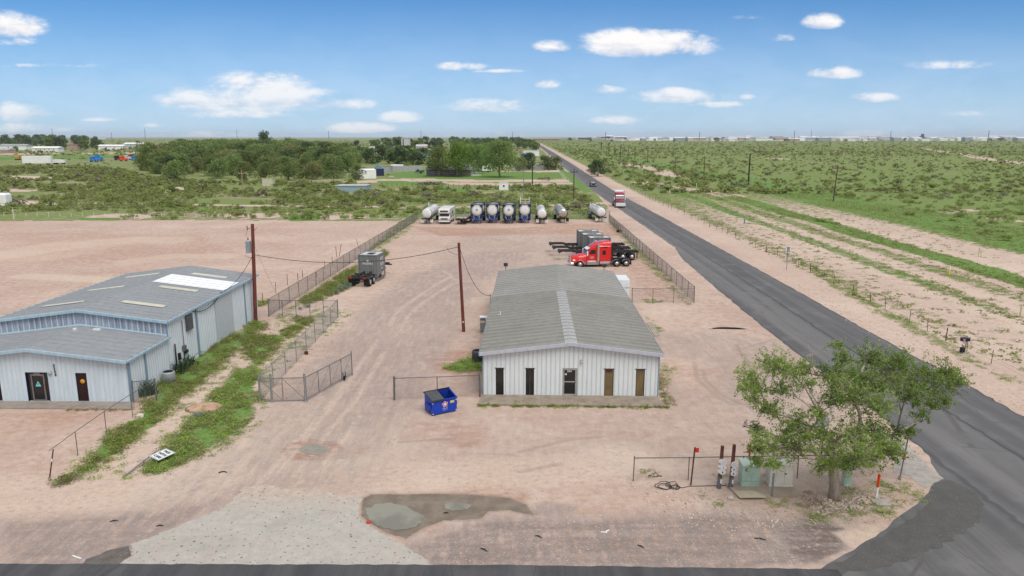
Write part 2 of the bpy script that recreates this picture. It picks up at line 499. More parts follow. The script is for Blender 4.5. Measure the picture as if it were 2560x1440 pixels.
def ground():
    rows = list(np.linspace(-900, 18, 14)); d = 20.0
    while d < 32000:
        rows.append(d); d += max(0.07, 6.5e-5 * d * d) if d < 900 else d * .07
    rows = np.array(rows)
    s = np.linspace(-1, 1, 1250)
    ext = 1 + np.geomspace(.02, 9, 36)
    s = np.concatenate([-ext[::-1], s, ext])
    half = np.maximum(rows, 20) * .74 + 6
    X = s[None, :] * half[:, None]
    Y = np.repeat(rows[:, None], len(s), 1)
    # wobble the zone edges
    rng = np.random.RandomState(3)
    def wob(sc_, amp):
        o = 0
        for k in range(6):
            a, b = rng.randn(2); n = math.hypot(a, b); f = sc_ * (1 + k * .7)
            o = o + np.sin((X * a / n + Y * b / n) * f + rng.rand() * 6.3) / (1 + .5 * k)
        return o * amp / 2
    w1 = wob(.35, .5); w2 = wob(.06, 4)
    Xp = X - .021 * Y                           # across the road direction
    veg = np.zeros_like(X); lush = np.zeros_like(X); gray = np.zeros_like(X); pale = np.zeros_like(X); red = np.zeros_like(X); wet = np.zeros_like(X)
    # --- right of the road: strips parallel to the road
    k = Xp + w1 * .8
    prof = np.interp(k, [31, 35.5, 37, 39, 41, 46, 46.8, 48.6, 49.5, 52, 53, 55, 56, 57.5, 58, 62, 63, 72, 74, 77, 88, 95, 400],
                     [0, 0, .28, .42, .25, .25, .5, .5, .25, .25, .48, .48, .25, .3, .85, .85, .2, .18, .4, .7, .8, .58, .58])
    far = sstep(Y, 110, 260)
    prof = prof + far * (k > 34.5) * .33 * (1 - prof) * 1.6
    near = 1 - sstep(Y, 55, 100)
    prof = prof * (1 - .35 * near)
    right = k > 30
    veg = np.where(right, prof, 0)
    lush = np.where(right, np.interp(k, [45, 46.8, 48.6, 50, 57, 58, 62, 63, 74, 77, 88, 97], [.2, .8, .8, .2, .3, 1, 1, .2, .3, .85, .85, .36]) * (1 - .4 * sstep(Y, 250, 500)), 0)
    pale = np.where(right, np.interp(k, [31, 33, 36, 40, 44, 45.5, 49, 50, 51.5, 53, 62.5, 64, 66, 74, 75.5, 77], [.2, .4, .3, .3, .5, .8, .3, .9, .6, .3, .3, .9, .5, .5, .9, .2]), 0)
    # bare patches in the field
    patch = sstep(wob(.045, 1) + wob(.11, .6), .75, 1.5) * sstep(k, 90, 110)
    veg = veg - patch * .35
    # --- left of the road beyond the yards
    scrub = (Y > 0) & (Xp < 22) & (sd_poly(X, Y + w1 * 1.2, pxpoly([(-1500, 553), (0, 553), (420, 550), (950, 553), (1010, 552), (1060, 546), (1420, 549), (1500, 549), (1521, 520), (1480, 470), (1400, 415), (1322, 343.7), (-9000, 343.7)])) < 0)
    veg = np.where(scrub, .60 + .15 * np.clip(wob(.09, 1), -1, 1), veg)
    lush = np.where(scrub, .25, lush)
    def zone(pts, soft=1.0, amt=1.0):
        return amt * (1 - sstep(sd_poly(X, Y, pxpoly(pts)) + w1 * soft, -soft, soft))
    def line(pts, wd, soft=.3, amt=1.0):
        return amt * (1 - sstep(d_line(X, Y, pxpoly(pts)) + w1 * soft * .3, wd, wd + soft))
    # pale tracks and clearings in the scrub
    for pts, wd, a in [([(1520, 507), (1400, 513), (1250, 517), (1040, 518), (860, 516), (700, 515), (500, 512), (210, 508)], 1.4, 1),
                       ([(0, 503), (60, 507), (110, 510)], 3.5, 1), ([(0, 475), (60, 477)], 3, 1), ([(0, 442), (40, 443), (80, 446)], 7, 1), ([(195, 472), (250, 466), (280, 462)], 2.5, .9),
                       ([(900, 455), (980, 450), (1100, 458), (1300, 462), (1400, 458)], 5, .7), ([(1050, 446), (1200, 452), (1420, 452)], 6, .9), ([(1270, 430), (1400, 428)], 6, 1),
                       ([(2290, 370), (2400, 385), (2480, 400), (2560, 408), (2700, 420)], 5, .9), ([(0, 385), (200, 383), (420, 382)], 22, .9), ([(1560, 410), (1620, 420), (1680, 440)], 5, .6), ([(1600, 455), (1700, 470), (1830, 490)], 3, .8),
                       ([(1000, 440), (1060, 428)], 4, .8), ([(560, 535), (640, 540), (700, 538)], 3.5, .7), ([(820, 545), (880, 541)], 3, .6), ([(280, 540), (330, 543)], 4, .6),
                       ([(2090, 365), (2110, 397)], 4, .3), ([(2480, 545), (2540, 553)], 1.2, .9), ([(2370, 530), (2430, 525)], 1.5, .7), ([(1930, 395), (1960, 398)], 5, .8)]:
        f = line(pts, wd, wd * .6, a)
        veg = veg * (1 - f * .95); pale = np.maximum(pale, f * .6); lush = lush * (1 - f)
    # yard of the gravel works behind the trees
    f = zone([(1060, 393), (1160, 393), (1160, 372), (1060, 372)], 8)
    veg = veg * (1 - f); red = np.maximum(red, f)
    # lawns round the house
    for pts in ([(965, 435), (1050, 425), (1400, 432), (1400, 447), (1220, 450), (1000, 445)], [(940, 452), (1100, 455), (1120, 462), (950, 460)], [(1395, 420), (1440, 440), (1478, 478), (1462, 480), (1420, 450)], [(0, 400), (380, 393), (380, 386), (0, 392)], [(1100, 470), (1180, 476), (1180, 483), (1090, 480)],
                [(720, 540), (806, 536), (800, 552), (730, 553)], [(200, 545), (300, 545), (300, 551), (200, 551)]):
        f = zone(pts, .9)
        veg = np.maximum(veg, f * 1.1); lush = np.maximum(lush, f * 1.2); pale *= (1 - f)
    # --- weeds by the buildings
    for pts in WEED_PX:
        f = 1 - sstep(sd_poly(X, Y, pxpoly(pts)) + w1 * .5, -1.0, .7)
        veg = np.maximum(veg, f * .62); lush = np.maximum(lush, f * .7)
    for pts in WEED_SPARSE:
        f = 1 - sstep(sd_poly(X, Y, pxpoly(pts)) + w1 * .5, -.9, .9)
        veg = np.maximum(veg, f * .42)
    f = zone([(395, 1015), (480, 940), (560, 905), (640, 870), (690, 800), (850, 760), (880, 790), (740, 900), (660, 1010), (640, 1080), (480, 1170), (300, 1200), (120, 1220), (180, 1150)], .8)
    veg = np.maximum(veg, f * .3); pale = np.maximum(pale, f * .55)
    # --- yard tones
    for pts, wd, a in [([(560, 1300), (700, 1180), (800, 1080), (880, 990), (960, 880), (1040, 770), (1130, 690), (1250, 640)], 3.4, .75), ([(1600, 1080), (1300, 1090), (1000, 1080)], 2.5, .35), ([(1250, 640), (1300, 600)], 9, .4),
                       ([(1720, 860), (1900, 880), (1950, 1000)], 2.6, .6), ([(1700, 1000), (1800, 1050), (1900, 1080)], 1.6, .4)]:
        gray = np.maximum(gray, line(pts, wd, 3.5, a))
    # asphalt crumbs near the cross road
    f = zone([(0, 1300), (150, 1290), (500, 1255), (620, 1210), (420, 1340), (240, 1440), (0, 1440)], .8, .95); gray = np.maximum(gray, f)
    f = zone([(1000, 1360), (1200, 1300), (1500, 1290), (1800, 1270), (1980, 1290), (2120, 1300), (2140, 1390), (1900, 1450), (1050, 1450)], .9, 1.05); gray = np.maximum(gray, f)
    f = zone([(1930, 1318), (2060, 1306), (2115, 1318), (2132, 1372), (2060, 1412), (1880, 1422), (1830, 1400), (1960, 1370)], .5, 1.7); gray = np.maximum(gray, f)
    f = zone([(2080, 1330), (2200, 1320), (2240, 1330), (2170, 1370), (2120, 1392), (2060, 1400), (2130, 1372)], .25, 1); gray *= (1 - f); pale = np.maximum(pale, f * .6)
    f = zone([(1380, 1255), (1450, 1262), (1420, 1300), (1330, 1290), (1330, 1262)], .3, .8); gray = np.maximum(gray, f)
    # tyre tracks, pale
    for pts in [[(975, 815), (985, 790), (1010, 765), (1050, 738), (1090, 712), (1130, 690), (1105, 676), (1010, 678)],
                [(1000, 830), (1020, 790), (1060, 755), (1110, 722), (1150, 703), (1120, 692), (1050, 688)], [(700, 1180), (790, 1060), (850, 990), (905, 905), (945, 850)], [(735, 1190), (830, 1070), (890, 1000), (960, 880)], [(660, 1200), (760, 1090), (860, 960)],
                [(790, 1180), (860, 1100), (900, 1040)], [(620, 1240), (700, 1150), (740, 1100)], [(1150, 703), (1240, 702)], [(640, 1290), (760, 1200)], [(700, 1330), (800, 1230), (850, 1150)]]:
        pale = np.maximum(pale, line(pts, .05, .35, .55))
    # darker tyre arcs
    for pts in [[(1757, 925), (1762, 948), (1800, 985), (1850, 1010), (1920, 1012)], [(1840, 860), (1855, 890), (1880, 910), (1910, 930)], [(1735, 905), (1745, 950), (1790, 990), (1830, 1012)], [(1130, 598), (1180, 588), (1260, 586), (1310, 594)], [(1100, 592), (1150, 583), (1250, 580), (1330, 590)], [(1180, 606), (1260, 600)],
                [(1300, 1130), (1420, 1100), (1500, 1092)], [(1000, 1105), (1120, 1098)], [(1300, 1180), (1400, 1160)], [(1860, 870), (1930, 850)]]:
        wet = np.maximum(wet, line(pts, .07, .2, .30))
    # red damp patches
    for pts, a in [([(700, 1125), (760, 1100), (830, 1105), (870, 1125), (930, 1110), (930, 1140), (830, 1150), (760, 1150), (700, 1140)], .9), ([(1020, 565), (1240, 572), (1420, 560), (1560, 560), (1560, 590), (1380, 585), (1100, 590)], .8),
                   ([(1060, 890), (1200, 870), (1200, 935), (1100, 930)], .9), ([(570, 1075), (650, 1050), (790, 1000), (770, 1020), (640, 1080), (580, 1110)], .5), ([(1560, 640), (1620, 620), (1680, 700), (1700, 750), (1600, 740)], .5),
                   ([(0, 1040), (250, 1010), (300, 1030), (120, 1080), (0, 1090)], .45), ([(1680, 940), (1620, 990), (1640, 890)], .5), ([(0, 580), (500, 590), (620, 640), (300, 660), (0, 660)], .4), ([(1030, 1050), (1200, 1060), (1180, 1120), (1000, 1100)], .6), ([(1380, 1100), (1500, 1080), (1640, 1090)], .3),
                   ([(1100, 1235), (1200, 1222), (1290, 1236), (1300, 1250), (1100, 1248)], .9), ([(1625, 722), (1660, 720), (1658, 732), (1630, 732)], 1), ([(1695, 845), (1740, 850), (1735, 858), (1700, 856)], .9), ([(1020, 1050), (1140, 1035), (1160, 1050), (1060, 1062)], .5)]:
        red = np.maximum(red, zone(pts, .8, a))
    red = np.maximum(red, .25 * sstep(wob(.1, 1), .3, 1.2) * (~scrub & ~right))
    pale = np.maximum(pale, np.where(~scrub & ~right, .5 * sstep(wob(.12, 1) , .5, 1.4), 0))
    for pts, wd, a in [([(0, 640), (150, 615), (330, 600), (420, 600)], 3, .7), ([(60, 690), (260, 700)], 1.2, .8), ([(330, 655), (430, 640), (560, 640)], 1.5, .6), ([(1020, 1190), (1400, 1180), (1560, 1140)], 1.2, .5), ([(1240, 730), (1180, 690)], .4, .2), ([(0, 1240), (300, 1230), (520, 1190)], 1.6, .5), ([(380, 1190), (600, 1120), (740, 1020)], 1.3, .4)]:
        pale = np.maximum(pale, line(pts, wd, wd, a))
    # wet mud around the puddles
    f = zone([(903, 1245), (925, 1234), (1000, 1236), (1080, 1234), (1180, 1240), (1270, 1248), (1310, 1262), (1330, 1285), (1270, 1272), (1215, 1276), (1200, 1294), (1110, 1300), (1060, 1320), (1015, 1348), (960, 1335), (915, 1308), (897, 1290), (898, 1262)], .30, 1.0)
    wet = np.maximum(wet, f)
    red = np.maximum(red, line([(735, 1115), (775, 1103), (820, 1106), (838, 1124), (800, 1142), (745, 1142), (722, 1128), (735, 1115)], .28, .4, 1.7))
    f = line([(1775, 822), (1800, 820), (1868, 823)], .09, .12, .95); wet = np.maximum(wet, f)
    V = np.stack([X, Y, np.zeros_like(X)], -1)
    # gentle relief away from the yards
    nr, nc = X.shape
    hgt = np.zeros_like(X)
    bump_ = wob(.5, .06) + wob(.13, .12)
    hgt += bump_ * sstep(k, 39, 44) * (1 - sstep(Y, 260, 900))
    V[..., 2] = hgt
    # puddle basins are shallow
    i = np.arange(nr - 1)[:, None] * nc + np.arange(nc - 1)[None, :]
    F = np.stack([i, i + 1, i + nc + 1, i + nc], -1).reshape(-1, 4)
    return npmesh('ground', V.reshape(-1, 3), F, None, attrs=dict(veg=veg.ravel(), lush=lush.ravel(), gray=gray.ravel(), pale=pale.ravel(), red=red.ravel(), wet=wet.ravel()), smooth=True)


def ground_mat():
    m = bpy.data.materials.new('desert_ground'); m.use_nodes = True
    t = NT(m.node_tree); t.N.clear()
    P = t.n('ShaderNodeNewGeometry').outputs['Position']
    A = lambda n: t.n('ShaderNodeAttribute', attribute_name=n).outputs['Fac']
    nf = t.noise(P, 14.0, 3, .75)            # stones
    nm = t.noise(P, 1.3, 5, .65)
    nl = t.noise(P, .12, 5, .6)
    st = t.noise(t.mapping(P, (1, .18, 1), (0, 0, R(-1.2))), 2.2, 5, .65)      # streaks along the drive
    st2 = t.noise(t.mapping(P, (.16, 1, 1), (0, 0, R(8))), 1.6, 5, .65)     # streaks across
    nv = t.noise(P, .55, 7, .72)
    nvf = t.noise(P, 3.0, 5, .75)
    dirt = t.mix(t.ramp(nl, .3, .7), (0.45, 0.34, 0.29), (0.51, 0.405, 0.35))
    dirt = t.mix(t.ramp(nm, .35, .75), dirt, (0.38, 0.265, 0.205))
    dirt = t.mix(t.math('MULTIPLY', t.ramp(st2, .48, .72), .55), dirt, (0.50, 0.385, 0.30))
    dirt = t.mix(t.math('MULTIPLY', t.ramp(t.noise(P, .5, 5, .7, 1.2), .5, .72), .45), dirt, (0.33, 0.215, 0.165))
    big = t.noise(t.vmath('ADD', P, (311, 77, 0)).outputs[0], .055, 6, .7, .8)
    dirt = t.mix(t.math('MULTIPLY', t.ramp(big, .50, .66), .45), dirt, (0.58, 0.475, 0.40))
    dirt = t.mix(t.math('MULTIPLY', t.ramp(big, .46, .32), .40), dirt, (0.36, 0.25, 0.205))
    redf = t.math('MULTIPLY', A('red'), t.ramp(t.math('ADD', st2, t.math('MULTIPLY', nm, .5)), .5, .95), clamp=True)
    dirt = t.mix(redf, dirt, (0.32, 0.16, 0.105))
    grayf = t.math('MULTIPLY', A('gray'), t.ramp(t.math('ADD', st, nvf), .7, 1.15), clamp=True)
    dirt = t.mix(grayf, dirt, (0.27, 0.225, 0.21))
    gl = t.math('MULTIPLY', t.math('MULTIPLY', A('gray'), t.ramp(A('gray'), .88, .74)), t.ramp(nm, .35, .62))
    st3 = t.noise(t.mapping(P, (1, .10, 1), (0, 0, R(6))), 3.4, 7, .68, .8)
    dirt = t.mix(t.math('MULTIPLY', gl, t.math('MULTIPLY', t.ramp(st3, .52, .68), .38)), dirt, (0.58, 0.50, 0.44))
    dirt = t.mix(t.math('MULTIPLY', gl, t.math('MULTIPLY', t.ramp(st3, .46, .34), .35)), dirt, (0.20, 0.15, 0.13))
    darkg = t.math('MULTIPLY', t.math('MAXIMUM', t.math('SUBTRACT', A('gray'), .78), 0), t.math('MULTIPLY', t.ramp(t.math('ADD', st2, nvf), .78, 1.25), 2.2), clamp=True)
    dirt = t.mix(darkg, dirt, (0.15, 0.12, 0.108))
    palef = t.math('MULTIPLY', A('pale'), t.ramp(t.math('ADD', nvf, nm), .75, 1.15), clamp=True)
    dirt = t.mix(t.math('MULTIPLY', palef, .8), dirt, (0.60, 0.50, 0.40))
    dirt = t.mix(t.math('MULTIPLY', t.ramp(nvf, .54, .70), .55), dirt, (0.60, 0.48, 0.40))
    dirt = t.mix(t.math('MULTIPLY', t.ramp(nvf, .46, .30), .55), dirt, (0.27, 0.185, 0.145))
    # pebbles
    dirt = t.mix(t.math('MULTIPLY', t.ramp(nf, .60, .70), .6), dirt, (0.62, 0.55, 0.47))
    dirt = t.mix(t.math('MULTIPLY', t.ramp(nf, .42, .33), .6), dirt, (0.17, 0.12, 0.09))
    dk = t.noise(t.vmath('ADD', P, (37, 11, 5)).outputs[0], 5.0, 4, .6)
    dirt = t.mix(t.math('MULTIPLY', t.ramp(dk, .69, .73), .75), dirt, (0.07, 0.055, 0.045))
    wa = A('wet'); wetf = t.math('MAXIMUM', t.ramp(t.math('MULTIPLY_ADD', nvf, .9, wa), .82, 1.08), t.math('MINIMUM', wa, .33))
    wetc = t.mix(t.ramp(nm, .35, .7), (0.165, 0.13, 0.10), (0.23, 0.19, 0.15))
    dirt = t.mix(wetf, dirt, wetc)
    # vegetation cover
    thr = t.math('SUBTRACT', t.math('ADD', A('veg'), t.math('MULTIPLY_ADD', nv, 1.5, t.math('MULTIPLY', nvf, .9))), 1.60)
    vf = t.ramp(thr, -.05, .14)
    g1 = t.mix(t.ramp(nvf, .35, .65), (0.12, 0.16, 0.05), (0.225, 0.27, 0.09))
    g2 = t.mix(t.ramp(nvf, .35, .65), (0.085, 0.155, 0.035), (0.165, 0.27, 0.07))
    lf = t.ramp(t.math('ADD', A('lush'), t.math('MULTIPLY', nl, .8)), .55, 1.1)
    gg = t.mix(lf, g1, g2)
    dryf = t.ramp(t.noise(P, .22, 5, .7), .52, .7)
    gg = t.mix(t.math('MULTIPLY', dryf, t.math('SUBTRACT', .75, t.math('MULTIPLY', lf, .5))), gg, (0.20, 0.17, 0.10))
    col = t.mix(vf, dirt, gg)
    p = t.n('ShaderNodeBsdfPrincipled'); t.L.new(col, p.inputs['Base Color'])
    t.L.new(t.math('MULTIPLY_ADD', wetf, -.35, .95), p.inputs['Roughness'])
    p.inputs['Specular IOR Level'].default_value = .15
    b = t.n('ShaderNodeBump'); b.inputs['Distance'].default_value = .08; b.inputs['Strength'].default_value = .6
    h = t.math('ADD', t.math('MULTIPLY', nvf, .7), t.math('MULTIPLY_ADD', nf, .25, t.math('MULTIPLY', t.math('MULTIPLY', vf, nv), 3.0)))
    t.L.new(h, b.inputs['Height']); t.L.new(b.outputs[0], p.inputs['Normal'])
    o = t.n('ShaderNodeOutputMaterial'); t.L.new(p.outputs[0], o.inputs[0])
    return m


gr = ground(); gr.data.materials.append(ground_mat()); tag(gr, 'pink caliche dirt yards and green scrub plain reaching the horizon', kind='structure')


def jitter_edge(P, step=.5, amp=.12, seed=1, closed=True):
    """subdivide a polygon outline and roughen it"""
    rnd = random.Random(seed); out = []
    n = len(P)
    for i in range(n if closed else n - 1):
        a = Vector(P[i]); b = Vector(P[(i + 1) % n]); L = (b - a).length
        st_ = max(step, (a.y + b.y) * .5 * step / 60)
        k = max(1, int(L / st_)); nrm = Vector((-(b - a).y, (b - a).x)).normalized() if L > 0 else Vector((0, 0))
        for j in range(k):
            p = a.lerp(b, j / k) + nrm * rnd.uniform(-amp, amp)
            out.append(p)
    return out


def sheet(name, P, z, m, kind='structure', label=None, step=.5, amp=.12, seed=1, thick=0.0):
    P2 = jitter_edge(P, step, amp, seed)
    bm = bmesh.new(); vs = [bm.verts.new((p[0], p[1], z)) for p in P2]
    es = [bm.edges.new((vs[i], vs[(i + 1) % len(vs)])) for i in range(len(vs))]
    bmesh.ops.triangle_fill(bm, use_beauty=True, use_dissolve=False, edges=es)
    if thick:
        r = bmesh.ops.extrude_face_region(bm, geom=bm.faces[:])
        for v in r['geom']:
            if isinstance(v, bmesh.types.BMVert): v.co.z -= thick
    bmesh.ops.recalc_face_normals(bm, faces=bm.faces)
    me = bpy.data.meshes.new(name); bm.to_mesh(me); bm.free()
    if not thick and len(me.polygons) and me.polygons[0].normal.z < 0: me.flip_normals()
    me.materials.append(m)
    o = bpy.data.objects.new(name, me); sc.collection.objects.link(o)
    return tag(o, label, kind=kind)


def asphalt_mat(name, along_rot, base=(0.095, 0.093, 0.096), light=(0.142, 0.139, 0.140), streakx=.12, tracks=None):
    m = bpy.data.materials.new(name); m.use_nodes = True
    t = NT(m.node_tree); t.N.clear()
    P = t.n('ShaderNodeNewGeometry').outputs['Position']
    n1 = t.noise(P, 25, 5, .8); n2 = t.noise(P, .35, 6, .6)
    stv = t.mapping(P, (1, .035, 1), (0, 0, along_rot))
    n3 = t.noise(stv, .9, 6, .6)
    n4 = t.noise(t.vmath('ADD', P, (91, 3, 0)).outputs[0], 9, 3, .6)
    c = t.mix(t.ramp(n3, .35, .68), base, light)
    c = t.mix(t.math('MULTIPLY', t.ramp(n2, .45, .75), .5), c, tuple(x * 1.35 for x in light))
    c = t.mix(t.math('MULTIPLY', t.ramp(n1, .52, .75), .5), c, (0.17, 0.165, 0.16))
    c = t.mix(t.math('MULTIPLY', t.ramp(n1, .45, .3), .5), c, (0.03, 0.03, 0.032))
    c = t.mix(t.ramp(n4, .74, .78), c, (0.3, 0.29, 0.27))
    if tracks is not None:
        at = t.n('ShaderNodeAttribute', attribute_name='u').outputs['Fac']
        # dusty pale wheel paths and dark seam between lanes
        for pos, wd, colr, amt in tracks:
            d = t.math('ABSOLUTE', t.math('SUBTRACT', at, pos))
            f = t.math('MULTIPLY', t.ramp(d, wd, wd * .25), t.math('MULTIPLY', t.ramp(n3, .25, .7, .4, 1), amt))
            c = t.mix(f, c, colr)
    # cracks
    vo = t.n('ShaderNodeTexVoronoi', feature='DISTANCE_TO_EDGE'); t.L.new(t.mapping(P, (.28, .1, 1), (0, 0, along_rot)), vo.inputs['Vector']); vo.inputs['Scale'].default_value = 1.0
    ck = t.math('MULTIPLY', t.ramp(vo.outputs['Distance'], .012, .002), t.ramp(n2, .45, .6))
    c = t.mix(t.math('MULTIPLY', ck, .35), c, (0.03, 0.02, 0.02))
    p = t.n('ShaderNodeBsdfPrincipled'); t.L.new(c, p.inputs['Base Color']); p.inputs['Roughness'].default_value = .85
    p.inputs['Specular IOR Level'].default_value = .25
    b = t.n('ShaderNodeBump'); b.inputs['Distance'].default_value = .02; b.inputs['Strength'].default_value = .4
    t.L.new(n1, b.inputs['Height']); t.L.new(b.outputs[0], p.inputs['Normal'])
    o = t.n('ShaderNodeOutputMaterial'); t.L.new(p.outputs[0], o.inputs[0])
    return m


def road():
    # county road running to the horizon, with its widening mouth at the junction
    LE = [(16, 14.0), (24, 13.0), (27.3, 12.6), (28.3, 14.0), (29.4, 15.6), (30.8, 17.2), (32.9, 19.7), (35.4, 22.0), (38, 22.9), (41, 23.2), (48, 23.2), (54.6, 23.1), (66, 23.2), (85, 23.7), (105, 24.5), (117, 25.9), (149, 26.0), (186, 26.1), (210, 26.0), (251, 26.4), (328, 27.6), (487, 31.0), (800, 38), (1500, 52), (3200, 88)]
    RE = [(16, 32.0), (43.8, 32.1), (51, 32.3), (66, 32.2), (77, 32.5), (102, 32.7), (162, 33.0), (210, 33.0), (251, 33.4), (328, 35.2), (487, 39.2), (800, 46), (1500, 60), (3200, 97)]
    ly = [a for a, b in LE]; lx = [b for a, b in LE]; ry = [a for a, b in RE]; rx = [b for a, b in RE]
    ys = []; y = 16.0
    while y < 3200: ys.append(y); y += max(.35, y * .012)
    ys.append(3200)
    rnd = random.Random(5); V = []; U = []; K = 13
    for y in ys:
        a = np.interp(y, ly, lx) + rnd.gauss(0, .05); b = np.interp(y, ry, rx) + rnd.gauss(0, .05)
        c0 = np.interp(y, [16, 60], [23.2, 23.2]) if y < 60 else a
        for k in range(K):
            x = a + (b - a) * k / (K - 1)
            V.append((x, y, .004 if y < 200 else .004 + (y - 200) * 2e-5)); U.append((x - b) / 9.0 + 1)
    V = np.array(V); n = len(ys)
    i = np.arange(n - 1)[:, None] * K + np.arange(K - 1)[None, :]
    F = np.stack([i, i + 1, i + K + 1, i + K], -1).reshape(-1, 4)
    m = asphalt_mat('road_asphalt', R(-1.2), tracks=[(.22, .12, (0.17, 0.165, 0.16), .75), (.42, .10, (0.15, 0.148, 0.145), .6), (.53, .02, (0.045, 0.045, 0.05), .9), (.67, .09, (0.075, 0.075, 0.08), .5), (.88, .1, (0.10, 0.10, 0.105), .6), (1.0, .03, (0.04, 0.04, 0.045), .6), (0.0, .03, (0.04, 0.04, 0.045), .6)])
    o = npmesh('county_road', V, F, m, attrs=dict(u=np.array(U)))
    tag(o, 'dark two lane asphalt road running straight to the horizon', kind='structure')
road()
M_cross = asphalt_mat('cross_road_asphalt', R(90), base=(0.052, 0.053, 0.058), light=(0.085, 0.085, 0.09))
sheet('cross_road', [(-60, 14), (13.2, 14), (13.2, 27.15), (8, 27.25), (0, 27.45), (-12, 27.5), (-60, 27.7)], .018, M_cross, label='dark asphalt cross road along the bottom edge', step=.4, amp=.03)
# pale worn apron of the drive
def apron_mat():
    m = bpy.data.materials.new('worn_grey_apron'); m.use_nodes = True
    t = NT(m.node_tree); t.N.clear()
    P = t.n('ShaderNodeNewGeometry').outputs['Position']
    n1 = t.noise(P, 16, 5, .8); n2 = t.noise(P, .5, 6, .65); n4 = t.noise(P, 2.4, 5, .7)
    st = t.noise(t.mapping(P, (1, .15, 1), (0, 0, R(14))), 1.1, 8, .7, 1.5)
    sp = t.noise(t.vmath('ADD', P, (9, 41, 0)).outputs[0], 5.5, 2, .5)
    c = t.mix(t.ramp(n4, .35, .7), (0.37, 0.355, 0.32), (0.44, 0.41, 0.37))
    c = t.mix(t.math('MULTIPLY', t.ramp(n2, .45, .7), .55), c, (0.30, 0.285, 0.26))
    c = t.mix(t.math('MULTIPLY', t.ramp(st, .48, .70), .55), c, (0.42, 0.34, 0.29))
    c = t.mix(t.math('MULTIPLY', t.ramp(n1, .55, .7), .5), c, (0.55, 0.52, 0.48))
    c = t.mix(t.math('MULTIPLY', t.ramp(n1, .45, .3), .5), c, (0.2, 0.18, 0.165))
    sy = t.n('ShaderNodeSeparateXYZ'); t.L.new(P, sy.inputs[0])
    up = t.ramp(t.math('ADD', sy.outputs[1], t.math('MULTIPLY', n4, 3.0)), 33.0, 36.2)      # dirt washed over the upper edge
    c = t.mix(up, c, t.mix(t.ramp(n4, .35, .65), (0.40, 0.31, 0.26), (0.48, 0.39, 0.33)))
    c = t.mix(t.math('MULTIPLY', t.ramp(sp, .65, .69), .8), c, (0.05, 0.047, 0.045))
    p = t.n('ShaderNodeBsdfPrincipled'); t.L.new(c, p.inputs['Base Color']); p.inputs['Roughness'].default_value = .95; p.inputs['Specular IOR Level'].default_value = .15
    b = t.n('ShaderNodeBump'); b.inputs['Distance'].default_value = .03; b.inputs['Strength'].default_value = .5
    t.L.new(t.math('ADD', n1, n4), b.inputs['Height']); t.L.new(b.outputs[0], p.inputs['Normal'])
    o = t.n('ShaderNodeOutputMaterial'); t.L.new(p.outputs[0], o.inputs[0]); return m
M_apron = apron_mat()
AP = [G(x, y)[:2] for x, y in [(610, 1218), (660, 1212), (730, 1222), (790, 1222), (850, 1238), (905, 1240), (899, 1262), (896, 1292), (915, 1310), (960, 1336), (1015, 1365), (1060, 1398), (1098, 1423), (1110, 1440), (700, 1440), (270, 1440), (290, 1421), (330, 1390), (328, 1362), (400, 1335), (470, 1305), (560, 1270), (590, 1240)]]
sheet('drive_apron', AP, .012, M_apron, label='pale grey worn apron flaring from the dirt drive to the cross road', step=.16, amp=.07, seed=4)
M_apron2 = mat('dark_chip_seal', (0.13, 0.115, 0.105), .95, var=.2, vscale=2, bump=.5, bscale=30, spot=((0.3, 0.24, 0.2), 4, .55, .7))
sheet('asphalt_patch', [G(x, y)[:2] for x, y in [(180, 1440), (195, 1420), (215, 1398), (280, 1372), (326, 1364), (327, 1389), (287, 1420), (280, 1440)]], .006, M_apron2, label='dark crumbling asphalt beside the pale apron', step=.25, amp=.06, seed=7)
M_kerbc = mat('pale_gutter_concrete', (0.36, 0.33, 0.30), .9, var=.12, vscale=2, bump=.3, bscale=30, spot=((0.16, 0.15, 0.14), 6, .6, .7))
sheet('corner_gutter', [G(x, y)[:2] for x, y in [(2195, 1075), (2240, 1092), (2275, 1118), (2320, 1165), (2358, 1196), (2335, 1208), (2315, 1222), (2270, 1190), (2230, 1180), (2250, 1140)]], .010, M_kerbc, label='pale concrete gutter pan rounding the road corner', step=.3, amp=.06, seed=9)
M_patch = mat('fresh_dark_asphalt', (0.075, 0.073, 0.070), .85, var=.15, vscale=1.5, bump=.3, bscale=40, col2=(0.10,0.098,0.094), spot=((0.17, 0.165, 0.16), 10, .55, .7))
sheet('dark_asphalt_patch', [G(x, y)[:2] for x, y in [(2338, 1208), (2380, 1200), (2430, 1225), (2460, 1262), (2448, 1305), (2380, 1350), (2280, 1400), (2180, 1425), (2050, 1440), (2045, 1424), (2128, 1391), (2170, 1362), (2232, 1323), (2285, 1290), (2318, 1257)]], .014, M_patch, label='darker asphalt patch inside the curve of the junction', step=.3, amp=.12, seed=12)
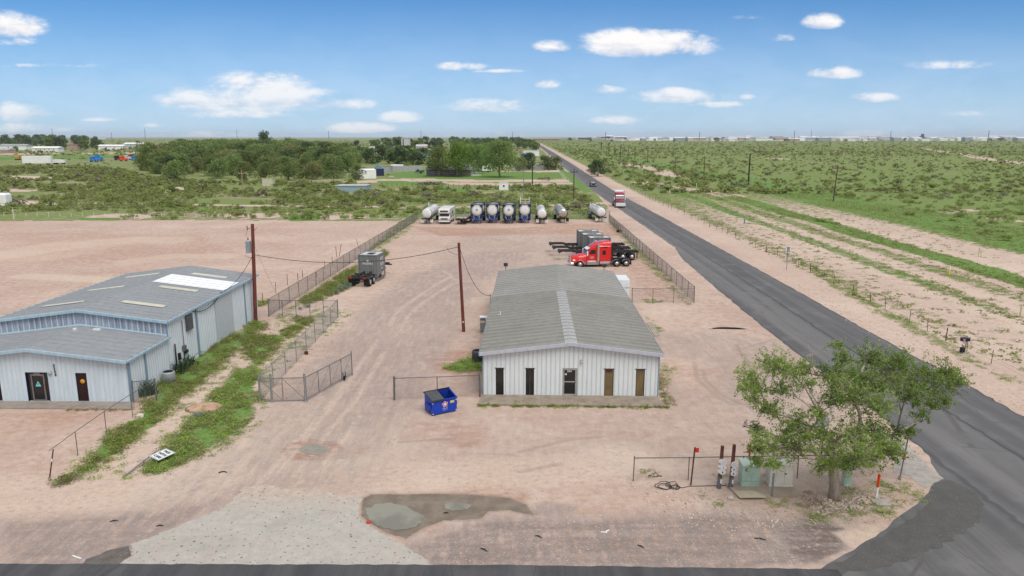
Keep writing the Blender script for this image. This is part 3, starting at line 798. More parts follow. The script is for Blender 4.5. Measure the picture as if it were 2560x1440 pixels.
# puddles
def water_mat():
    m = bpy.data.materials.new('muddy_water'); m.use_nodes = True
    t = NT(m.node_tree); t.N.clear()
    P = t.n('ShaderNodeNewGeometry').outputs['Position']
    c = t.mix(t.ramp(t.noise(P, .7, 3, .5), .4, .6), (0.19, 0.185, 0.15), (0.26, 0.25, 0.20))
    p = t.n('ShaderNodeBsdfPrincipled'); t.L.new(c, p.inputs['Base Color']); p.inputs['Roughness'].default_value = .06
    p.inputs['IOR'].default_value = 1.33; p.inputs['Specular IOR Level'].default_value = .6
    o = t.n('ShaderNodeOutputMaterial'); t.L.new(p.outputs[0], o.inputs[0]); return m
M_water = water_mat()
sheet('puddle', [G(x, y)[:2] for x, y in [(915, 1275), (935, 1262), (975, 1257), (1010, 1265), (1040, 1278), (1062, 1292), (1055, 1308), (1025, 1322), (985, 1325), (945, 1315), (922, 1298)]], .016, M_water, label='larger muddy puddle beside the pale apron', step=.13, amp=.07, seed=2)
sheet('puddle', [G(x, y)[:2] for x, y in [(1108, 1262), (1125, 1256), (1160, 1257), (1178, 1264), (1168, 1274), (1130, 1278), (1110, 1271)]], .016, M_water, label='small blue reflecting puddle right of the larger one', step=.12, amp=.06, seed=3)
sheet('puddle', [G(x, y)[:2] for x, y in [(748, 1122), (765, 1113), (795, 1110), (815, 1117), (822, 1128), (795, 1137), (765, 1137), (752, 1130)]], .008, mat('drying_puddle', (0.29, 0.255, 0.2), .35, var=.12, vscale=2), label='dried grey puddle in the dirt drive', step=.2, amp=.04, seed=5)
# ------------------------------------------------------------------ metal buildings
def metal_mat(name, base, worn, stain, rough=.5, stain_amt=(.60, .72), zfade=None, scale=1.0, metal=0.0):
    """painted sheet metal with drips and scuffs (wear with its own shape)"""
    if name in MATS: return MATS[name]
    m = bpy.data.materials.new(name); m.use_nodes = True
    t = NT(m.node_tree); t.N.clear()
    tc = t.n('ShaderNodeTexCoord').outputs['Object']
    drip = t.noise(t.mapping(tc, (2.2, 2.2, .18)), 2.0 * scale, 6, .7)
    big = t.noise(tc, .5 * scale, 5, .6)
    fine = t.noise(tc, 9 * scale, 6, .75)
    c = t.mix(t.ramp(drip, .35, .72), base, worn)
    c = t.mix(t.math('MULTIPLY', t.ramp(big, .4, .7), .5), c, worn)
    c = t.mix(t.math('MULTIPLY', t.ramp(fine, *stain_amt), t.ramp(big, .42, .62)), c, stain)
    if zfade:                                   # splash dirt / peeling along the foot of a wall
        sz = t.n('ShaderNodeSeparateXYZ'); t.L.new(tc, sz.inputs[0])
        low = t.ramp(sz.outputs[2], zfade, .1)
        c = t.mix(t.math('MULTIPLY', low, t.ramp(fine, .56, .66)), c, stain)
    p = t.n('ShaderNodeBsdfPrincipled'); t.L.new(c, p.inputs['Base Color'])
    p.inputs['Metallic'].default_value = metal; p.inputs['Specular IOR Level'].default_value = .35
    t.L.new(t.ramp(big, .3, .7, rough - .08, rough + .1), p.inputs['Roughness'])
    o = t.n('ShaderNodeOutputMaterial'); t.L.new(p.outputs[0], o.inputs[0])
    MATS[name] = m; return m


M_wall = metal_mat('white_ribbed_wall', (0.70, 0.735, 0.75), (0.60, 0.655, 0.68), (0.30, 0.33, 0.36), zfade=2.0)
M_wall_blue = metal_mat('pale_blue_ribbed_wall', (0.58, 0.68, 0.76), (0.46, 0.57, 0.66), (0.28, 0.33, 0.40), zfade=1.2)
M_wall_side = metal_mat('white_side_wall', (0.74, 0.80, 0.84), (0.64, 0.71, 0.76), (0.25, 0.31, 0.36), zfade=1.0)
M_wall_worn = metal_mat('peeling_blue_wall', (0.36, 0.44, 0.56), (0.14, 0.18, 0.28), (0.55, 0.64, 0.74), stain_amt=(.50, .62), scale=1.5)
M_roof = metal_mat('weathered_zinc_roof', (0.38, 0.38, 0.36), (0.30, 0.30, 0.28), (0.14, 0.13, 0.12), rough=.55, scale=.6, metal=.15)
M_roof2 = metal_mat('bluish_zinc_roof', (0.295, 0.32, 0.345), (0.24, 0.26, 0.285), (0.15, 0.14, 0.14), rough=.5, scale=.6, metal=.15)
M_rib = metal_mat('groove_shaded_roof_rib', (0.28, 0.28, 0.265), (0.22, 0.22, 0.21), (0.15, 0.145, 0.14), rough=.6, scale=.6)  # darker than the sheet: groove shade put into the rib colour
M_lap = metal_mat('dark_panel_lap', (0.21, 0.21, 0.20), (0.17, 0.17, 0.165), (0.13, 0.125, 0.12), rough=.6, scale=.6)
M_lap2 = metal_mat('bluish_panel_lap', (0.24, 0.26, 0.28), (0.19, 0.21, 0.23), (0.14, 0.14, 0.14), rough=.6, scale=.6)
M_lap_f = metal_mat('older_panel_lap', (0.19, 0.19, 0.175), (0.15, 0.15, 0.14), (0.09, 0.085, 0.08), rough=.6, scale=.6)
M_rib2 = metal_mat('groove_shaded_bluish_rib', (0.27, 0.285, 0.30), (0.21, 0.225, 0.24), (0.15, 0.145, 0.14), rough=.6, scale=.6)  # bluish rib colour darkened to carry the shade of the grooves
M_roof_f = metal_mat('older_zinc_roof', (0.33, 0.325, 0.295), (0.26, 0.26, 0.235), (0.19, 0.175, 0.15), rough=.55, scale=.6, metal=.15)
M_rib_f = metal_mat('older_roof_rib', (0.22, 0.22, 0.20), (0.17, 0.17, 0.155), (0.12, 0.115, 0.10), rough=.6, scale=.6)  # rib of the older sheet, groove shading painted into its colour
M_ridge = metal_mat('pale_ridge_cap', (0.45, 0.45, 0.45), (0.36, 0.36, 0.36), (0.2, 0.19, 0.18), rough=.5)
M_fascia = metal_mat('pale_lilac_trim', (0.47, 0.49, 0.56), (0.37, 0.39, 0.46), (0.28, 0.29, 0.34), rough=.5)
M_fascia_b = metal_mat('pale_blue_trim', (0.36, 0.50, 0.60), (0.27, 0.39, 0.48), (0.20, 0.27, 0.34), rough=.5)
M_trim_b = metal_mat('slate_blue_trim', (0.21, 0.31, 0.40), (0.16, 0.24, 0.32), (0.12, 0.17, 0.22), rough=.5)
M_lite = mat('cream_skylight', (0.50, 0.50, 0.42), .5, var=.08, vscale=2)
M_whitepanel = mat('new_white_roof_panel', (0.72, 0.75, 0.78), .4, var=.03)
M_brownpane = mat('brown_tinted_pane', (0.17, 0.12, 0.06), .3, var=.12, vscale=1.2, spec=.5)
M_bronze = mat('dark_bronze_frame', (0.035, 0.022, 0.018), .5, var=.1)
M_alu = mat('aluminium_frame', (0.50, 0.50, 0.49), .4, .3, var=.08)


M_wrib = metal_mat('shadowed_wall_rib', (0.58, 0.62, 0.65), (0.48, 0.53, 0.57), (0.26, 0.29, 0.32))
M_panel = [None]
def ribbed_panel(mb, P0, ux, uz, u0, u1, z0, ztop, out, pitch=.305, rib=.045, dep=.028):
    """vertical ribbed sheet. u along ux, height to ztop(u); out = outward normal"""
    P0 = Vector(P0); ux = Vector(ux); out = Vector(out); up = Vector((0, 0, 1))
    cuts = [u0]
    k = math.ceil((u0 + .001) / pitch)
    while k * pitch < u1 - .001:
        cuts.append(k * pitch); k += 1
    cuts.append(u1)
    def pt(u, z, o=0.0): return P0 + ux * u + up * z + out * o
    prev = cuts[0]
    for c in cuts[1:]:
        a, b = prev, c
        mb.add([pt(a, z0), pt(b, z0), pt(b, ztop(b)), pt(a, ztop(a))], [(0, 1, 2, 3)])
        if c != cuts[-1]:
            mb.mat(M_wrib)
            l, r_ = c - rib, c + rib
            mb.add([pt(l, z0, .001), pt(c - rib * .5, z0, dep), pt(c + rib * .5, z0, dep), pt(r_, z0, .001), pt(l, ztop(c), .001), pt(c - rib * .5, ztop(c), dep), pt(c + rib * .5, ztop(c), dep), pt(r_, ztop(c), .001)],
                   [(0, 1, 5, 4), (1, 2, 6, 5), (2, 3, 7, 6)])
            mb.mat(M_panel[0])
        prev = c


def wall_run(mb, P0, ux, out, L, ztop, openings=(), pitch=.305, rib=.045, u_start=0.0, dep=.028, reveal=.14):
    """wall with rectangular openings [(u0,u1,z0,z1)] and their reveals"""
    ops = sorted(openings); u = u_start
    P0 = Vector(P0); ux = Vector(ux); out = Vector(out); up = Vector((0, 0, 1))
    for (a, b, za, zb) in ops:
        ribbed_panel(mb, P0, ux, None, u, a, 0, ztop, out, pitch, rib, dep)
        ribbed_panel(mb, P0, ux, None, a, b, zb, ztop, out, pitch, rib, dep)
        if za > .02: ribbed_panel(mb, P0, ux, None, a, b, 0, lambda q: za, out, pitch, rib, dep)
        c = [P0 + ux * p + up * z for p, z in ((a, za), (b, za), (b, zb), (a, zb))]
        c2 = [q - out * reveal for q in c]
        for i in range(4):
            j = (i + 1) % 4
            mb.quad(c[i], c[j], c2[j], c2[i])
        u = b
    ribbed_panel(mb, P0, ux, None, u, L, 0, ztop, out, pitch, rib, dep)


def ribbed_roof(mb, y0, y1, xa, za, xb, zb, pitch=.305, rib=.045, h=.05, mats=None):
    """roof slope between (xa,za) and (xb,zb), ribs running down the slope"""
    n = int((y1 - y0) / pitch)
    mb.mat(mats[0])
    mb.quad((xa, y0, za), (xb, y0, zb), (xb, y1, zb), (xa, y1, za))
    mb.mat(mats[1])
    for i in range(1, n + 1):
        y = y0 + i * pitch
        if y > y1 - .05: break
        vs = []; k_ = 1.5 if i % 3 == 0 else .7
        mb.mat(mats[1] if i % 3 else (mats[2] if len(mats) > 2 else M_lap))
        for x, z in ((xa, za), (xb, zb)):
            vs += [(x, y - rib * 1.6 * k_, z + .001), (x, y - rib * .6 * k_, z + h * k_), (x, y + rib * .6 * k_, z + h * k_), (x, y + rib * 1.6 * k_, z + .001)]
        mb.add(vs, [(0, 1, 5, 4), (1, 2, 6, 5), (2, 3, 7, 6)])


def window(parent, u0, u1, z0, z1, y, pane_m, frame_m, name='window', w=.035, mull=False):
    """window in the y=const plane of the parent, pane recessed"""
    f = MB()
    for a, b, c, d in ((u0, u0 + w, z0, z1), (u1 - w, u1, z0, z1), (u0 + w, u1 - w, z0, z0 + w), (u0 + w, u1 - w, z1 - w, z1)):
        f.box(a, y + .045, c, b, y + .10, d)
    if mull:
        um = (u0 + u1) / 2; f.box(um - .02, y + .05, z0 + w, um + .02, y + .095, z1 - w)
    o = f.build(name, frame_m, parent)
    p = MB(); p.quad((u0 + w, y + .075, z0 + w), (u1 - w, y + .075, z0 + w), (u1 - w, y + .075, z1 - w), (u0 + w, y + .075, z1 - w))
    p.build('pane', pane_m, o)
    return o


def ac_unit(name, loc, label, s=.40, h=.75, m=None, round_=True):
    t = thing(name, label, 'air conditioner', loc)
    m = m or mat('grey_condenser_case', (0.22, 0.25, 0.26), .5, .2, var=.1)
    b = MB()
    if round_:
        b.lathe([(s, 0.03), (s, h - .06), (s * .93, h)], 24)
        for i in range(30):
            a = 2 * math.pi * i / 30
            b.box(-.006, s - .004, .06, .006, s + .012, h - .1, Matrix.Rotation(a, 4, 'Z'))
    else:
        b.cbox(-s, -s, .03, s, s, h, .04)
        for k in range(9):
            b.box(-s * .9, -s - .01, .1 + k * (h - .25) / 9, s * .9, -s + .002, .125 + k * (h - .25) / 9)
    b.build('casing', m, t)
    g = MB()
    for xk in (-.7, 0, .7): g.box(-s * .8, xk * s * .5 - .006, h + .004, s * .8, xk * s * .5 + .006, h + .012)
    for r_ in (.30, .22, .14, .07):
        for i in range(20):
            a0 = 2 * math.pi * i / 20; a1 = 2 * math.pi * (i + 1) / 20
            k = r_ * s / .4
            g.tube((math.cos(a0) * k, math.sin(a0) * k, h + .012), (math.cos(a1) * k, math.sin(a1) * k, h + .012), .006, n=4, cap=False)
    g.build('fan_grille', M_black, t)
    d = MB(); d.lathe([(s * .8, h + .001), (s * .8, h + .004)], 20); d.build('fan_opening', M_black, t)
    p = MB(); p.box(-s - .1, -s - .1, 0, s + .1, s + .1, .028); p.build('pad', M_concrete, t)
    return t


# ---- right-hand office building
W, L1, EZ, RZ = 11.77, 30.6, 3.12, 3.82
A0 = Vector((-1.95, 47.72, 0))
office = thing('office_building', 'white metal office building with grey ribbed gable roof behind the blue dumpster', 'building', A0, R(-1.4))
OT = lambda p: office_M.inverted() @ Vector(p)
office_M = Matrix.Translation(A0) @ Matrix.Rotation(R(-1.4), 4, 'Z')
def u_of(px, base_py=993):                     # along the front wall
    return (office_M.inverted() @ G(px, base_py)).x
front_ops = []
for x0, x1, zt in ((1239, 1259, 1.96), (1314, 1335, 1.96), (1510, 1533, 1.96), (1588, 1610, 1.96)):
    front_ops.append((u_of(x0), u_of(x1), .06, zt))
door_u = (u_of(1405), u_of(1443))
ftop = lambda u: EZ + (RZ - EZ) * (1 - abs(u - W / 2) / (W / 2)) - .03
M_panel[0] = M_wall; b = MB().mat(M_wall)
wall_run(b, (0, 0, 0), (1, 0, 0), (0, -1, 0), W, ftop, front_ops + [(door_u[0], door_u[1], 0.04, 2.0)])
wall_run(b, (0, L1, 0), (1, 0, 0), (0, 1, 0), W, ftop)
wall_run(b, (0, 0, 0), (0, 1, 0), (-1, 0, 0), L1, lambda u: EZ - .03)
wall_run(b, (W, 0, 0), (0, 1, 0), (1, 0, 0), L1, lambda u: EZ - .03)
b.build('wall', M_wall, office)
OV, OF = .22, .30
b = MB()
ez2 = EZ - (RZ - EZ) * OV / (W / 2)
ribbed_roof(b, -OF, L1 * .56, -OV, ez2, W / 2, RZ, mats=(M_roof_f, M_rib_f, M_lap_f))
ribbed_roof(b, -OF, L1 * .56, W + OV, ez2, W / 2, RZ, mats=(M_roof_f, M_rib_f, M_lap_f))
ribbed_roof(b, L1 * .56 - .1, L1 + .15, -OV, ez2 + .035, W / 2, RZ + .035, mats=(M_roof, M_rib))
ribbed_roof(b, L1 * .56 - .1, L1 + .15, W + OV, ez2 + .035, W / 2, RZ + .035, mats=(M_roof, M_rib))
roof = b.build('roof', M_roof, office)
b = MB()
n = int(L1 * .56 / .305)
for i in range(n):
    y = -OF + i * .305
    for sg in (-1, 1):
        dz = (RZ - EZ) * .42 / (W / 2)
        b.quad((W / 2, y + .02, RZ + .045), (W / 2 + sg * .42, y + .02, RZ + .04 - dz), (W / 2 + sg * .42, y + .285, RZ + .04 - dz), (W / 2, y + .285, RZ + .045))
b.build('ridge_cap', M_ridge, roof)
b = MB()
for sg in (-1, 1):
    xa, xb = W / 2, (W + OV + .03 if sg > 0 else -OV - .03)
    zb = ez2
    b.add([(xa, -OF - .06, RZ + .05), (xb, -OF - .06, zb + .04), (xb, -OF - .06, zb - .19), (xa, -OF - .06, RZ - .18),
           (xa, -OF + .02, RZ + .05), (xb, -OF + .02, zb + .04), (xb, -OF + .02, zb - .19), (xa, -OF + .02, RZ - .18)],
          [(0, 1, 2, 3), (4, 5, 6, 7), (0, 1, 5, 4), (2, 3, 7, 6), (1, 2, 6, 5)])
b.build('gable_fascia', M_fascia, office)
b = MB()
b.box(-OV - .05, -OF + .02, ez2 - .12, -OV, L1 + .15, ez2 + .025); b.box(W + OV, -OF + .02, ez2 - .12, W + OV + .05, L1 + .15, ez2 + .025)
b.build('gutter', M_galv, office)
b = MB()
for x in (-.035, W - .03):
    b = MB(); b.box(x, -.045, .02, x + .07, .03, EZ - .02); b.build('corner_trim', M_trim_b, office)
b = MB()                                       # dark soffit under the front overhang
b.quad((-.1, -OF + .02, ez2 - .1), (W / 2, -OF + .02, RZ - .1), (W / 2, 0, RZ - .1), (-.1, 0, ez2 - .1))
b.quad((W + .1, -OF + .02, ez2 - .1), (W / 2, -OF + .02, RZ - .1), (W / 2, 0, RZ - .1), (W + .1, 0, ez2 - .1))
b.build('soffit', M_fascia, office)
for i, (u0, u1, z0, z1) in enumerate(front_ops):
    wdw = window(office, u0, u1, z0, z1, 0, M_glass if i < 2 else M_brownpane, M_bronze, mull=(i == 1), w=.03)
    if i == 1:
        b = MB(); b.box((u0 + u1) / 2 - .022, .052, z0 + .03, (u0 + u1) / 2 + .022, .06, z1 - .03)
        b.build('window_stop', mat('cream_trim', (0.55, 0.47, 0.36), .6), wdw)
    if i == 2:
        b = MB(); b.box(u0 + .12, .06, z1 - .26, u1 - .12, .068, z1 - .10); b.build('sticker', mat('maroon_sticker', (0.12, 0.03, 0.025), .5), wdw)
    h = MB(); h.box(u0 - .06, -.035, z1, u1 + .06, .01, z1 + .035); h.build('window_head', M_bronze, wdw)
dr = MB(); u0, u1 = door_u; z1 = 2.0; y = 0.03
for a, bb, c, d in ((u0, u0 + .07, .04, z1), (u1 - .07, u1, .04, z1), (u0 + .07, u1 - .07, z1 - .07, z1)):
    dr.box(a, y, c, bb, y + .08, d)
dro = dr.build('door', M_alu, office)
d2 = MB(); a0, a1 = u0 + .09, u1 - .09
for a, bb, c, d in ((a0, a0 + .05, .06, 1.91), (a1 - .05, a1, .06, 1.91), (a0 + .05, a1 - .05, .06, .16), (a0 + .05, a1 - .05, 1.86, 1.91), (a0 + .05, a1 - .05, 1.0, 1.05)):
    d2.box(a, y + .02, c, bb, y + .06, d)
d2.build('door_leaf', M_alu, dro)
g = MB(); g.quad((a0 + .05, y + .045, .16), (a1 - .05, y + .045, .16), (a1 - .05, y + .045, 1.86), (a0 + .05, y + .045, 1.86)); g.build('door_glass', M_glass, dro)
h = MB(); h.box(a1 - .05, y - .02, .92, a1 - .02, y + .02, 1.12); h.build('door_handle', M_galv, dro)
b = MB(); b.box(a0 + .10, y + .035, 1.50, a0 + .22, y + .042, 1.60); b.build('notice', M_white, dro)
text_mesh('3301', .17, 'door_number', M_text_white, dro, frame((a0 + .40, y + .035, 1.76), (1, 0, 0), (0, 0, 1)), bold=.004)
lu = u_of(1452, 993)
b = MB(); b.cbox(lu - .09, -.05, 2.42, lu + .09, 0, 2.60, .02); b.build('lamp_base', mat('cream_fixture', (0.45, 0.42, 0.34), .5), office)
b = MB(); b.lathe([(.02, 0), (.07, -.03), (.09, -.13), (.05, -.16)], 12, c=(lu, -.12, 2.55)); b.build('wall_lamp', mat('cream_fixture', (0.45, 0.42, 0.34), .5), office)
# roof vent
v = OT(G(1251, 783, 3.4)); vz = EZ + (RZ - EZ) * (v.x / (W / 2))
b = MB(); b.box(v.x - .18, v.y - .09, vz + .012, v.x + .18, v.y + .09, vz + .06); b.tube((v.x, v.y, vz + .05), (v.x, v.y, vz + .32), .04)
b.build('roof_vent', M_white, office)
# floodlights standing above the rear gable
for px, zt in ((1263, 3.62), (1514, 3.56)):
    q = OT(G(px, 672, 3.6)); x = q.x
    b = MB(); b.tube((x, L1 + .2, 2.6), (x, L1 + .2, zt), .035); pst = b.build('floodlight_bracket', M_black, office)
    b = MB(); b.cbox(x - .22, L1 + .1, zt - .05, x + .22, L1 + .32, zt + .32, .03); b.build('floodlight', mat('dark_flood_case', (0.05, 0.045, 0.05), .4), pst)
# service riser where the cable lands
b = MB(); q = OT(G(1218, 755, 3.2))
b.tube((-.28, q.y, 1.2), (-.28, q.y, 3.75), .035); b.lathe([(.03, 3.75), (.09, 3.78), (.06, 3.9), (.01, 3.95)], 10, c=(-.28, q.y, 0)); b.box(-.33, q.y - .2, 1.0, -.03, q.y + .2, 1.7)
b.build('meter_riser', M_galv, office)
for k, v_ in enumerate(((-.95, 4.3),)):
    pass
sheet('office_walk', [(office_M @ Vector((*p, 0)))[:2] for p in [(-.13, -.02), (-.22, -1.85), (W + .05, -1.95), (W + .02, -.02)]], .10, mat('walk_concrete_tan', (0.27, 0.225, 0.18), .9, var=.12, vscale=1.4, bump=.25, bscale=60, spot=((.17, .14, .11), 4, .55, .7)), label='tan concrete walk along the office front', step=1.0, amp=.015, seed=4, thick=.11)
b = MB()
for x in (3.9, 6.1, 9.2): b.box(x, -1.84, .1005, x + .015, -.03, .1035, office_M)
b.build('walk_joint', mat('walk_joint_dark', (.12, .1, .085), .9), None); tag(bpy.data.objects['walk_joint'], kind='structure')
# concrete slab at the right side
sheet('side_slab', [G(x, y)[:2] for x, y in [(1615, 808), (1630, 806), (1650, 840), (1637, 842)]], .06, M_concrete, label='small concrete slab at the right side of the office', step=1, amp=.01, thick=.06)
# condensers on the left side of the office
ac_unit('condenser_unit', (*G(1194, 905)[:2], 0), 'dark round condenser at the front left corner of the office', .42, .95, mat('dark_condenser_case', (0.08, 0.095, 0.11), .5, .2, var=.1))
q = G(1207, 831); t = thing('swamp_cooler', 'grey boxy cooler with white lid on the left side of the office', 'cooler', (q.x, q.y, 0), R(-2))
b = MB(); b.cbox(-.22, -.25, .10, .24, .3, 1.25, .02)
b.build('cooler_case', mat('cooler_grey', (0.20, 0.21, 0.20), .6, .2, var=.15), t)
b = MB(); b.box(-.2, -.262, .95, .22, -.252, 1.15); b.build('cream_plate', mat('cream_plate', (.5, .46, .34), .6), t)
b = MB(); b.box(-.26, -.35, 1.42, .5, .3, 1.48); b.build('lid', M_white, t)
for x, y in ((-.18, -.2), (.2, -.2)):
    b = MB(); b.tube((x, y, 1.25), (x, y, 1.42), .02); b.build('leg', M_galv, t)
b = MB(); b.box(-.25, -.3, 0, .27, .34, .098); b.build('base', M_concrete, t)

# white curved shed behind the office
q = G(1564, 745)
t = thing('white_tank_shed', 'white box with rounded roof standing against the rear right side of the office', 'shed', (11.0, 78.6, 0), R(-1.2))
prof = [(-1.5, .15), (1.55, .15), (1.55, 2.1), (1.45, 2.35), (1.2, 2.55), (-1.5, 2.7)]
b = MB(); b.prism([(-1.0, .15), (3.6, .15), (3.6, 2.0), (3.45, 2.35), (3.1, 2.5), (-1.0, 2.55)], 0, 2.2, 'x')
b.build('shed_body', mat('white_panel', (0.68, 0.72, 0.75), .5, var=.06, vscale=1), t)
b = MB(); b.box(-.02, -1.02, 1.55, 2.22, -1.0, 1.60); b.box(-.03, -1.03, .0, 2.23, 3.62, .16); b.build('shed_seam', M_galv_dark, t)
t.scale = (.74, .8, .86)

# ---- left-hand warehouse: low front block and taller main block
B0 = Vector((-25.2, 46.44, 0)); BR = R(-0.9)
wh_M = Matrix.Translation(B0) @ Matrix.Rotation(BR, 4, 'Z')
WI = wh_M.inverted()
wh = thing('warehouse_building', 'pale blue metal warehouse with skylights and a lower front office block', 'building', B0, BR)
HWD = 6.3                                       # half width; x runs to -12.6
LE_, LR_, LL = 2.95, 3.72, 5.7                  # low block eave, ridge, length
ME_, MR_, ML = 4.15, 4.95, 24.0                 # main block, ends at y = ML
def gtop(e, r_): return lambda u: e + (r_ - e) * (1 - abs(u - HWD) / HWD) - .02
def wu(px, py=1003): return (WI @ G(px, py)).x
ops = []
for x0, x1 in ((200, 228), (-40, 10)):
    ops.append((wu(x0) + 2 * HWD, wu(x1) + 2 * HWD, .06, 2.02))
dops = (wu(75) + 2 * HWD, wu(131) + 2 * HWD, .05, 2.05)
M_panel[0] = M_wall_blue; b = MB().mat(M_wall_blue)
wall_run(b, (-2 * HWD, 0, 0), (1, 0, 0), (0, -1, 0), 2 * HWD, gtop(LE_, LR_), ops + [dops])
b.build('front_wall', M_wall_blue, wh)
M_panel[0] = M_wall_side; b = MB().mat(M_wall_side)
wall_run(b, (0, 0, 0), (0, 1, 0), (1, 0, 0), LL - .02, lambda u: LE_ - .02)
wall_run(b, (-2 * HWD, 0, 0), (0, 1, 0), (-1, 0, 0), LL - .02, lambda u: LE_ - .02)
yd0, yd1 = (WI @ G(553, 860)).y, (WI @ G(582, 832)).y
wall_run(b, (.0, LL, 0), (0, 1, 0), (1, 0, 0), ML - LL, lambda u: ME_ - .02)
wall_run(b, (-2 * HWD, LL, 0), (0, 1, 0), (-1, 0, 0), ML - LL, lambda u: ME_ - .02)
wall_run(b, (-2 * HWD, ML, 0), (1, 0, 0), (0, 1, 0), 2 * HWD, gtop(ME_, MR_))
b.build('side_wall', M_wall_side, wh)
M_panel[0] = M_wall_worn; b = MB().mat(M_wall_worn)
P0 = (-2 * HWD, LL, 0)
mt = gtop(ME_, MR_)
ribbed_panel(b, P0, (1, 0, 0), None, 0, HWD, 2.9, mt, (0, -1, 0), .42, .05, .03)
ribbed_panel(b, P0, (1, 0, 0), None, HWD, 2 * HWD, 2.9, mt, (0, -1, 0), .42, .05, .03)
b.build('upper_front_wall', M_wall_worn, wh)
o_ = .15
def slope_x(e, r_, x): return e + (r_ - e) * (1 - abs(-x - HWD) / HWD)
b = MB()
for sg in (0, 1):
    xe = o_ if sg else -2 * HWD - o_; ze = LE_ - (LR_ - LE_) * o_ / HWD
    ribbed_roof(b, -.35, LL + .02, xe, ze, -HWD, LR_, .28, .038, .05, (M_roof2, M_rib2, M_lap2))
b.build('lower_roof', M_roof2, wh)
b = MB()
for sg in (0, 1):
    xe = o_ if sg else -2 * HWD - o_; ze = ME_ - (MR_ - ME_) * o_ / HWD
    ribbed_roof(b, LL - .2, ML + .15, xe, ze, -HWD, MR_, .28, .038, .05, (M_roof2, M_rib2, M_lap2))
roof2 = b.build('upper_roof', M_roof2, wh)
def on_roof(cx, cy, lx, ly, name, m, lift=.06):
    """panel lying on the main roof"""
    q = MB(); x0, x1 = cx - lx / 2, cx + lx / 2; z0, z1 = slope_x(ME_, MR_, x0) + lift, slope_x(ME_, MR_, x1) + lift
    q.quad((x0, cy - ly / 2, z0), (x1, cy - ly / 2, z1), (x1, cy + ly / 2, z1), (x0, cy + ly / 2, z0))
    n = int(ly / .28)
    for i in range(n):
        y = cy - ly / 2 + .14 + i * .28
        q.add([(x0, y - .04, z0), (x1, y - .04, z1), (x1, y, z1 + .03), (x0, y, z0 + .03), (x1, y + .04, z1), (x0, y + .04, z0)], [(0, 1, 2, 3), (3, 2, 4, 5)])
    return q.build(name, m, roof2)
for px, py in ((358, 688), (266, 720.5), (160, 759), (524, 689), (447.5, 722), (360, 760)):
    q = WI @ G(px, py, 4.6); on_roof(q.x, q.y, 3.2, .78, 'skylight', M_lite)
qa, qb, qc, qd = [WI @ G(x, y, z) for x, y, z in ((422, 694, 4.75), (576, 707, 4.2), (534, 725.7, 4.2), (377, 712, 4.75))]
on_roof((qa.x + .1) / 2 - .0, (qa.y + qc.y) / 2 + .2, abs(qa.x) - .0, 3.6, 'white_roof_panel', M_whitepanel, .07)
def rake(e, r_, y, name, parent, th=.08, hh=.24):
    q = MB()
    for sg in (0, 1):
        xe = (o_ + .04) if sg else -2 * HWD - o_ - .04; ze = e - (r_ - e) * o_ / HWD
        q.add([(-HWD, y - th, r_ + .06), (xe, y - th, ze + .05), (xe, y - th, ze - hh + .05), (-HWD, y - th, r_ - hh + .06),
               (-HWD, y, r_ + .06), (xe, y, ze + .05), (xe, y, ze - hh + .05), (-HWD, y, r_ - hh + .06)],
              [(0, 1, 2, 3), (4, 5, 6, 7), (0, 1, 5, 4), (2, 3, 7, 6), (1, 2, 6, 5)])
    return add_bevel(q.build(name, M_fascia_b, parent), .03, 2)
rake(LE_, LR_, -.35, 'lower_fascia', wh)
rake(ME_, MR_, LL - .2, 'upper_fascia', wh)
b = MB()
zl = LE_ - (LR_ - LE_) * o_ / HWD; zm = ME_ - (MR_ - ME_) * o_ / HWD
b.box(o_, -.33, zl - .12, o_ + .11, LL + .02, zl + .02); b.box(o_, LL - .18, zm - .14, o_ + .12, ML + .15, zm + .02)
b.box(-2 * HWD - o_ - .11, -.33, zl - .12, -2 * HWD - o_, LL + .02, zl + .02); b.box(-2 * HWD - o_ - .12, LL - .18, zm - .14, -2 * HWD - o_, ML + .15, zm + .02)
for xx, zz in ((0, 0),):
    b.box(-2 * HWD, LL - .05, 2.86, -HWD, LL - .036, 2.9)
b.build('gutter', M_fascia_b, wh)
q = MB()                                        # flashing where the low roof meets the upper wall
for x0, x1 in ((-2 * HWD, -HWD), (-HWD, 0)):
    q.add([(x0, LL - .09, slope_x(LE_, LR_, x0) + .07), (x1, LL - .09, slope_x(LE_, LR_, x1) + .07), (x1, LL - .031, slope_x(LE_, LR_, x1) + .17), (x0, LL - .031, slope_x(LE_, LR_, x0) + .17)], [(0, 1, 2, 3)])
q.build('flashing', M_fascia_b, wh)
for y, zt, wd in ((.35, LE_ - .1, .12), (2.1, LE_ - .1, .14), (10.4, ME_ - .1, .15), (20.6, ME_ - .1, .15)):
    b = MB(); yy = y if y != .35 else .02
    b.cbox(.03, yy, .12, .13, yy + wd, zt, .015); b.build('downspout', M_trim_b, wh)
b = MB(); b.box(-.02, -.035, .02, .05, .02, LE_ - .05); b.build('corner_trim', M_trim_b, wh)
b = MB(); b.box(-.02, LL - .05, LE_, .05, LL + .02, ME_ - .05); b.build('corner_trim', M_trim_b, wh)
b = MB(); b.box(.03, yd0, .1, .06, yd1, ME_ - .25); b.build('side_door', mat('plain_grey_door', (0.50, 0.54, 0.56), .6, var=.03), wh)
q = WI @ G(425, 816, 2.9)
b = MB(); yv = 8.6
b.box(.03, yv, 2.55, .12, yv + 1.1, 3.75); vent = b.build('wall_vent', mat('dark_louvre', (0.10, 0.10, 0.10), .7), wh)
b = MB()
